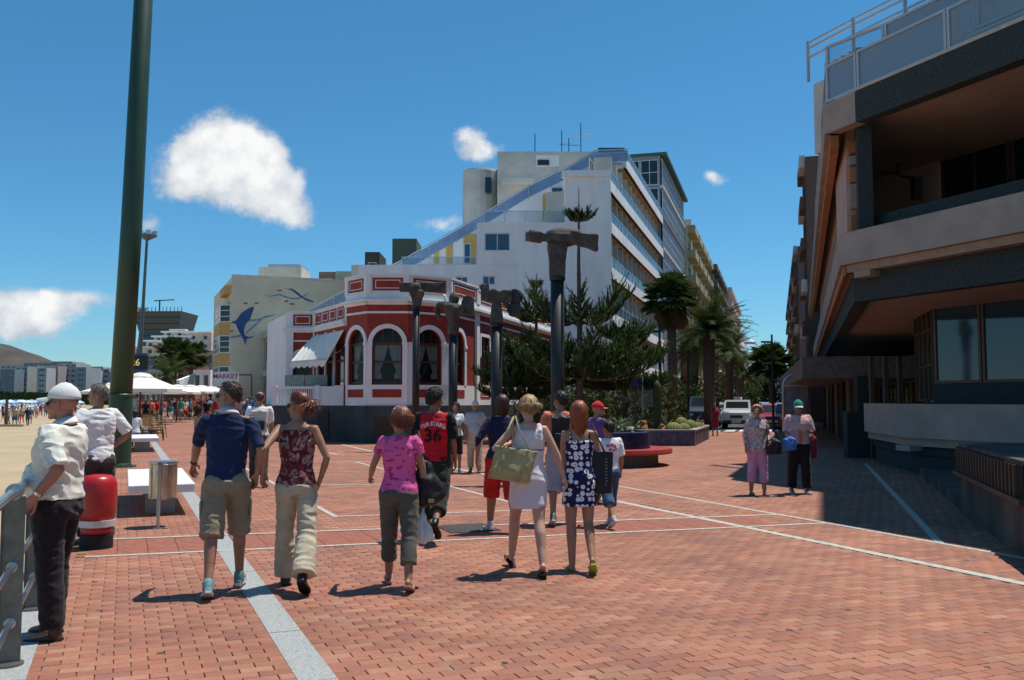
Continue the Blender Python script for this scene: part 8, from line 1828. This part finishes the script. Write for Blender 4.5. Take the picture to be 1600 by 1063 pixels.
for i in range(9):
    t = MB(); t.box((.055+.004*math.sin(i*3), -.052, .13-i*.03), (.022, .002, .016)); t.build('print', mat('bag_print', (.12, .12, .13), .6), t2)
# 13 red cap, 14 boy
o13 = person('man in bright red cap and purple shirt seen in profile past the boy', px=934, d=14.2, H=1.60, yaw=-62, skin='tan', head=(-8, 0), legs=((6, 4), (-6, 4)), arms=((4, 8, 25, 0), (10, 8, 60, 0)), top=dict(mat=K['purple'], hem=-.05, sleeve=.45, grow=.02), bottom=dict(mat=K['charcoal'], len=1, grow=.02), shoes=dict(kind='shoe', mat=M_blackshoe), cap=dict(mat=cloth('capred', (.60, .015, .02), var=.05), visor=cloth('capred2', (.62, .10, .10), var=.05)))
o14 = person('boy in white t-shirt with pink print and rolled blue denim shorts', px=951, d=11.75, H=1.375, yaw=16, skin='tan', head=(12, 0), fat=1.0, legs=((-26, 12, 2), (20, 8, 2)), arms=((6, 6, 45, -5), (-4, 10, 20, 3)), top=dict(mat=K['white'], hem=-.08, sleeve=.48, grow=.022, sleeve_flare=.02), bottom=dict(mat=K['denim'], name='denim_shorts', len=.72, grow=.03, flare=.02), shoes=dict(kind='shoe', mat=M_trainer, mat2=M_white_rub), hair=dict(kind='short', mat=M_hair['black'], n=180, len=.05, vol=1.05))
wz = o14['w'](o14['tp']((0, 0, .37))).z; M_prn = mat('pink_print', (.50, .12, .20), .8)
text_obj('KIDS', .07, on_back(o14, o14['top'], wz), M_prn, o14['root'], 'print', bold=.002) if False else None
for i, (a_, b_, r_) in enumerate([(-.05, .03, .02), (0, .04, .024), (.045, .02, .02), (-.02, -.02, .02), (.03, -.03, .017), (.06, -.01, .013)]):
    pl = on_back(o14, o14['top'], wz); t = MB(); P = [pl(a_+r_*cos(q_)*1.2, b_+r_*sin(q_)) for q_ in [2*pi*k/8 for k in range(8)]]; t.add(P, [tuple(range(8))]); t.build('print', M_prn, o14['root'])
# 15, 16
o15 = person('woman in lilac cropped trousers and flowery blouse walking towards us', px=1183, d=15.5, H=1.545, yaw=184, sx='f', skin='tan', fat=1.16, head=(-26, -2), legs=((6, 4, 2), (-4, 4, 2)), arms=((2, 12, 60, -14), (4, 16, 18, 4)), top=dict(mat=K['floral'], name='blouse', hem=-.08, sleeve=.82, grow=.018, flare=.06), bottom=dict(mat=K['lilac'], name='cropped_trousers', len=.80, grow=.016, flare=.01),
    shoes=dict(kind='sandal', mat=M_leather, mat2=M_leather), hair=dict(kind='bob', mat=M_hair['strawberry'], n=170, len=.09, curl=.02, vol=1.12), eyes=True)
o16 = person('man in green and white cap and pale pink shirt carrying two bags', px=1248, d=15.75, H=1.60, yaw=178, skin='brown', fat=1.12, head=(-6, 8), legs=((8, 5, 3), (-5, 8, 3)), arms=((6, 14, 95, -28), (8, 14, 55, -5)), top=dict(mat=K['rose'], hem=-.05, sleeve=.52, grow=.024, sleeve_flare=.02), bottom=dict(mat=K['black'], len=1, grow=.028, flare=.015), shoes=dict(kind='shoe', mat=M_trainer, mat2=M_white_rub), cap=dict(mat=cloth('capgreen', (.02, .22, .15), var=.05), visor=cloth('capgreenv', (.60, .66, .62), var=.05)), hair=dict(kind='short', mat=M_hair['black'], n=50, len=.02), glasses=True)
def handbag(label, p, size, m, L_=.35, rz=0, tiltx=0):
    b = bagthing(label, tuple(p), rz); t = MB(); t.ell((0, 0, 0), size); t.box((0, 0, -.02), (size[0]*1.6, size[1]*1.5, size[2]*1.5)); soft(t, .014, m, 'bag_body', b, .008, 4)
    strap(b, [Vector((-size[0]*.7, 0, size[2]*.6)), Vector((-size[0]*.4+tiltx*.5, 0, L_*.7)), Vector((tiltx, 0, L_)), Vector((size[0]*.4+tiltx*.5, 0, L_*.7)), Vector((size[0]*.7, 0, size[2]*.6))], .010, m); return b
handbag('round black handbag hanging beside the lilac trousers', PD(1209, 698, 15.35), (.15, .08, .15), M_blackbag, .42, tiltx=-.12)
handbag('small bright blue cool bag held in front of the man in green cap', PD(1234, 693, 15.4), (.13, .08, .13), mat('blue_nylon', (.05, .16, .45), .6, var=.15), .25, tiltx=.03)
handbag('dark red shoulder bag hanging behind the man in green cap', PD(1266, 697, 15.9), (.13, .09, .24), mat('red_nylon', (.20, .015, .03), .6, var=.15), .60, tiltx=-.1)
strap(o16['root'], [o16['w']((0, .135, .45)), o16['w']((.01, .15, .25)), o16['w']((.0, .15, .02))], .03, mat('orange_towel', (.62, .16, .05), .9), 'scarf')
# 17
o17 = person('bald man with a light grey backpack walking away from us', px=405, d=17, H=1.775, yaw=12, skin='red', head=(0, 0), legs=((10, 6), (-12, 12)), arms=((-6, 10, 5, 3), (6, 10, 22, 2)), top=dict(mat=K['white'], hem=-.08, sleeve=.48, grow=.022), bottom=dict(mat=K['charcoal'], len=1, grow=.024), shoes=dict(kind='shoe', mat=M_blackshoe), hair=dict(kind='short', mat=M_hair['brown'], n=30, len=.012, bald=1.2))
backpack(o17, mat('grey_nylon', (.48, .47, .43), .7, var=.1), 'light grey backpack with dark straps on the bald man', (.30, .14, .40), .26, M_blackbag)
o18 = person('woman in brown top and beige trousers walking away in the distance', px=309, d=43, H=1.575, yaw=20, sx='f', skin='tan', fat=1.1, legs=((6, 4), (-6, 8)), top=dict(mat=K['brown'], hem=-.08, sleeve=.4, grow=.02), bottom=dict(mat=K['beige'], len=1, grow=.02), shoes=dict(kind='shoe', mat=M_blackshoe), hair=dict(kind='bob', mat=M_hair['brown'], n=40, len=.06))
o19 = person('person in black top and bright red shorts beyond the brown top', px=323, d=52, H=1.68, yaw=20, skin='tan', legs=((8, 4), (-8, 10)), top=dict(mat=K['black'], hem=-.08, sleeve=.3, grow=.02), bottom=dict(mat=K['shorts'], name='shorts', len=.45, grow=.03), shoes=dict(kind='shoe', mat=M_trainer), hair=dict(kind='short', mat=M_hair['brown'], n=30, len=.03))
o21 = person('woman in a long dark red dress by the crossing in the street', px=1117, d=40.7, H=1.5, yaw=175, sx='f', skin='brown', legs=((6, 3), (-4, 5)), top=dict(mat=K['darkred'], hem=-.05, sleeve=.5, grow=.02), skirt=dict(mat=K['darkred'], hem=-.52, top=.1, taper=.03), shoes=dict(kind='shoe', mat=M_blackshoe), hair=dict(kind='bob', mat=M_hair['brown'], n=40, len=.06))
# ================================================================== CROWD
person('seated person in a white top on a chair beyond the farther bench', px=211, d=31.5, H=1.66, yaw=20, sx='f', skin='tan', sit=.50, legs=((85, 85), (85, 85)), arms=((20, 10, 60, 0), (20, 10, 60, 0)), top=dict(mat=K['white'], hem=-.06, sleeve=.5, grow=.03), bottom=dict(mat=K['denim'], len=1, grow=.02), shoes=dict(kind='shoe', mat=M_trainer), hair=dict(kind='long', mat=M_hair['black'], n=60, len=.2))
st = thing('stool', 'low dark stool under the seated person in white', 'stool', (XD(211, 31.5), 31.5, 0)); mb = MB(); mb.box((0, 0, .43), (.42, .42, .04)); mb.build('seat', M_dmetal, st)
for a_ in (-1, 1):
    for b_ in (-1, 1): mb = MB(); mb.tube([(a_*.17, b_*.17, 0), (a_*.17, b_*.17, .42)], .015, 5); mb.build('leg', M_dmetal, st)
# a few walking bodies re-used with other clothes for the distant crowd
def variant(seed, fem, walk=True):
    rng = random.Random(seed); parts = MB(); s = 1
    th = rng.uniform(8, 20) if walk else 3
    T = MB()
    def tubeq(P, R, mi, n=7): T.cur = mi; T.capsule(P, R, n)
    for side in (-1, 1):
        f = th*side; hp = Vector((side*.09, 0, .92)); k = hp+adir(side, f, 2)*.43; a = k+adir(side, f-(10 if f > 0 else 22), 1)*.42; tubeq([hp, hp.lerp(k, .5), k], [.10, .085, .07], 1)
        tubeq([k, k.lerp(a, .4), a], [.06, .055, .04], 3 if seed % 2 else 1); T.cur = 4; T.box(a+Vector((0, .06, -.05)), (.09, .26, .07))
        sp = Vector((side*.19, 0, 1.42)); e = sp+adir(side, -f*.8, 10)*.29; w_ = e+adir(side, -f*.8+22, 4)*.26; tubeq([sp, e], [.062, .05], 0 if seed % 3 else 2); tubeq([e, w_], [.042, .03], 2); tubeq([w_, w_+(w_-e).normalized()*.12], [.035, .02], 2)
    T.cur = 0; 
    def ring(z, x, y): return [Vector((x*cos(2*pi*k/12), y*sin(2*pi*k/12), z)) for k in range(12)]
    wst = .14 if fem else .165
    T.loft([ring(.93, .19 if fem else .175, .13), ring(1.0, .18 if fem else .17, .125), ring(1.12, wst, .11), ring(1.3, .18, .125), ring(1.42, .19, .11), ring(1.48, .12, .08), ring(1.51, .06, .06)])
    T.cur = 1; T.loft([ring(.80, .17, .13), ring(.86, .185, .14), ring(.97, .175, .125)]); 
    if fem and seed % 2: T.loft([ring(.55, .24, .2), ring(.75, .21, .16), ring(.98, .165, .12)])
    T.cur = 2; T.capsule([(0, 0, 1.48), (0, .01, 1.56)], [.06, .055], 8); T.ell((0, .012, 1.635), (.078, .095, .118), n=10); T.ell((0, .105, 1.62), (.014, .014, .02), n=6)
    T.cur = 5; T.ell((0, -.015, 1.665), (.088, .105, .105), n=10)
    if fem: T.ell((0, -.06, 1.57), (.085, .06, .13), n=10)
    return T
CR_T = [K['white'], K['navy'], K['pink'], K['red'], K['teal'], K['beige'], K['lilac'], K['black'], K['blue'], K['orange'], K['cream'], K['purple'], K['tile'], K['rose']]; CR_B = [K['charcoal'], K['khaki'], K['denim'], K['black'], K['beige'], K['white'], K['shorts']]; HR = list(M_hair.values()); 
VM = [variant(i, i % 2 == 1) for i in range(6)]
def crowd(n, posf, word, group, seed, zf=0, kids=.12):
    rng = random.Random(seed); cn = ['white', 'navy', 'pink', 'red', 'teal', 'beige', 'lilac', 'black', 'blue', 'orange', 'cream', 'purple', 'pale teal', 'rose']; bn_ = ['charcoal', 'khaki', 'denim', 'black', 'beige', 'white', 'red']; used = set()
    for i in range(n):
        v = rng.randrange(6); a = rng.randrange(len(CR_T)); b = rng.randrange(len(CR_B))
        while (a, b) in used: a = rng.randrange(len(CR_T)); b = rng.randrange(len(CR_B))
        used.add((a, b)); me = VM[v].mesh('person', [CR_T[a], CR_B[b], rng.choice([SKIN['tan'], SKIN['pale'], SKIN['brown']]), SKIN['tan'], M_blackshoe, rng.choice(HR)], True); x, y = posf(rng, i); o = link('person', me, None, (x, y, zf), rng.uniform(-.4, .4)+radians(23)+(pi if rng.random() < .45 else 0)); s = rng.uniform(.94, 1.06)*(.75 if rng.random() < kids else 1); o.scale = (s, s, s)
        tag(o, '%s in %s top and %s %s %s' % ('woman' if v % 2 else 'man', cn[a], bn_[b], 'skirt' if (v % 2 and v % 2) else 'trousers', word), 'person', group)
SPOTS = [(268, 69), (275, 72), (283, 70), (290, 76), (244, 62), (250, 66), (236, 58), (228, 56), (222, 60), (215, 57), (256, 80), (262, 90), (298, 84), (304, 78), (311, 92), (319, 88), (327, 80), (333, 96), (287, 95), (294, 100), (280, 88), (272, 98), (306, 105), (316, 110), (326, 70), (338, 60), (341, 75), (386, 48), (378, 56), (391, 60), (374, 70), (300, 120), (310, 125), (290, 130), (278, 120), (265, 115)]
crowd(len(SPOTS), lambda r, i: (XD(SPOTS[i][0], SPOTS[i][1]), SPOTS[i][1]), 'in the promenade crowd below the cream parasols', 'people strolling on the far promenade', 5)
BS = [(12, 88), (24, 84), (28, 96), (35, 92), (44, 84), (48, 90), (6, 98), (15, 120), (30, 130), (52, 125), (58, 118), (64, 135), (40, 140), (72, 128), (78, 150), (66, 150), (20, 150), (5, 140), (55, 160), (88, 170), (34, 165), (10, 175), (112, 118), (118, 140), (126, 120)]
crowd(len(BS), lambda r, i: (XD(BS[i][0], BS[i][1]), BS[i][1]), 'standing on the sand left of the railing', 'people on the beach', 6, -.8, .2)
# beach parasols
cm_ = {}
rng = random.Random(4)
names = ['blue', 'pale blue', 'white', 'sea green']
for nme, c in (('blue', (.05, .18, .48)), ('pale blue', (.30, .46, .66)), ('white', (.62, .66, .70)), ('sea green', (.12, .36, .36))):
    T = MB(); n = 8; T.cur = 0
    for k in range(n):
        a, b = 2*pi*k/n, 2*pi*(k+1)/n; p, q = Vector((1.15*cos(a), 1.15*sin(a), 1.85)), Vector((1.15*cos(b), 1.15*sin(b), 1.85)); tp_ = Vector((0, 0, 2.3)); T.add([p, q, tp_], [(0, 1, 2)], 0); T.add([p, q, q+Vector((0, 0, -.15)), p+Vector((0, 0, -.15))], [(0, 1, 2, 3)], 0)
    T.tube([(0, 0, 0), (0, 0, 2.3)], .03, 5, 1); T.box((.9, .1, .28), (1.8, .6, .08), None, 1); T.box((1.7, .1, .5), (.5, .6, .06), Matrix.Rotation(-.6, 3, 'Y'), 1)
    cm_[nme] = T.mesh('beach_parasol', [mat('beach_canvas_'+nme.replace(' ', '_'), c, .85, var=.04), M_white])
k = 0
for row in range(9):
    d = 190+row*26
    for i in range(24):
        px = -6+i*5.6*(1.0)+rng.uniform(-1.6, 1.6)+(row % 2)*2.5
        if px > 128+row*2: continue
        nme = rng.choices(names, (3, 5, 4, 1))[0]; dd = d+rng.uniform(-6, 6); o = link('beach_parasol', cm_[nme], None, (XD(px, dd), dd, -.8), rng.uniform(0, 3)); s = rng.uniform(.9, 1.1); o.scale = (s, s, s)
        w_ = ('nearest', 'second', 'third', 'fourth', 'fifth', 'sixth', 'seventh', 'eighth', 'farthest')[row]; h_ = 'left' if px < 60 else 'right'; tag(o, '%s beach parasol in the %s row from the promenade, %s half' % (nme, w_, h_), 'parasol', 'beach parasols, %s, %s row, %s half' % (nme, w_, h_)); k += 1
print('parasols', k)
# wooden post on the beach
t = thing('beach_post', 'dark weathered wooden post standing in the sand by the bathers', 'post', (XD(11, 83), 83, -.8)); mb = MB(); mb.tube([(0, 0, 0), (0, 0, ZH(624, 83)+.8)], [.16, .13], 8); mb.build('post', M_bark, t)
t = thing('beach_line', 'long low board lying on the sand near the post', 'board', (XD(5, 83), 82, -.8)); mb = MB(); mb.box((0, 0, .1), (5, .3, .2)); mb.build('board', mat('sand_board', (.4, .32, .2), .9), t)
text_obj('MARKET', .62, lambda x, y: Vector((x, -.115, y+.28)), mat('sign_red', (.30, .02, .05), .5, var=0), sg, 'lettering', bold=.01); text_obj('BAZAR', .42, lambda x, y: Vector((x, -.115, y-.3)), mat('sign_navy', (.03, .03, .12), .5, var=0), sg, 'lettering') if False else None
text_obj('26', .62, lambda x, y: Vector((x, -.165, y)), mat('led_amber', (.5, .45, .12), .5, var=0, emit=(.7, .62, .2, .5)), ds, 'digits', bold=.01)
bpy.data.scenes.remove(TS)
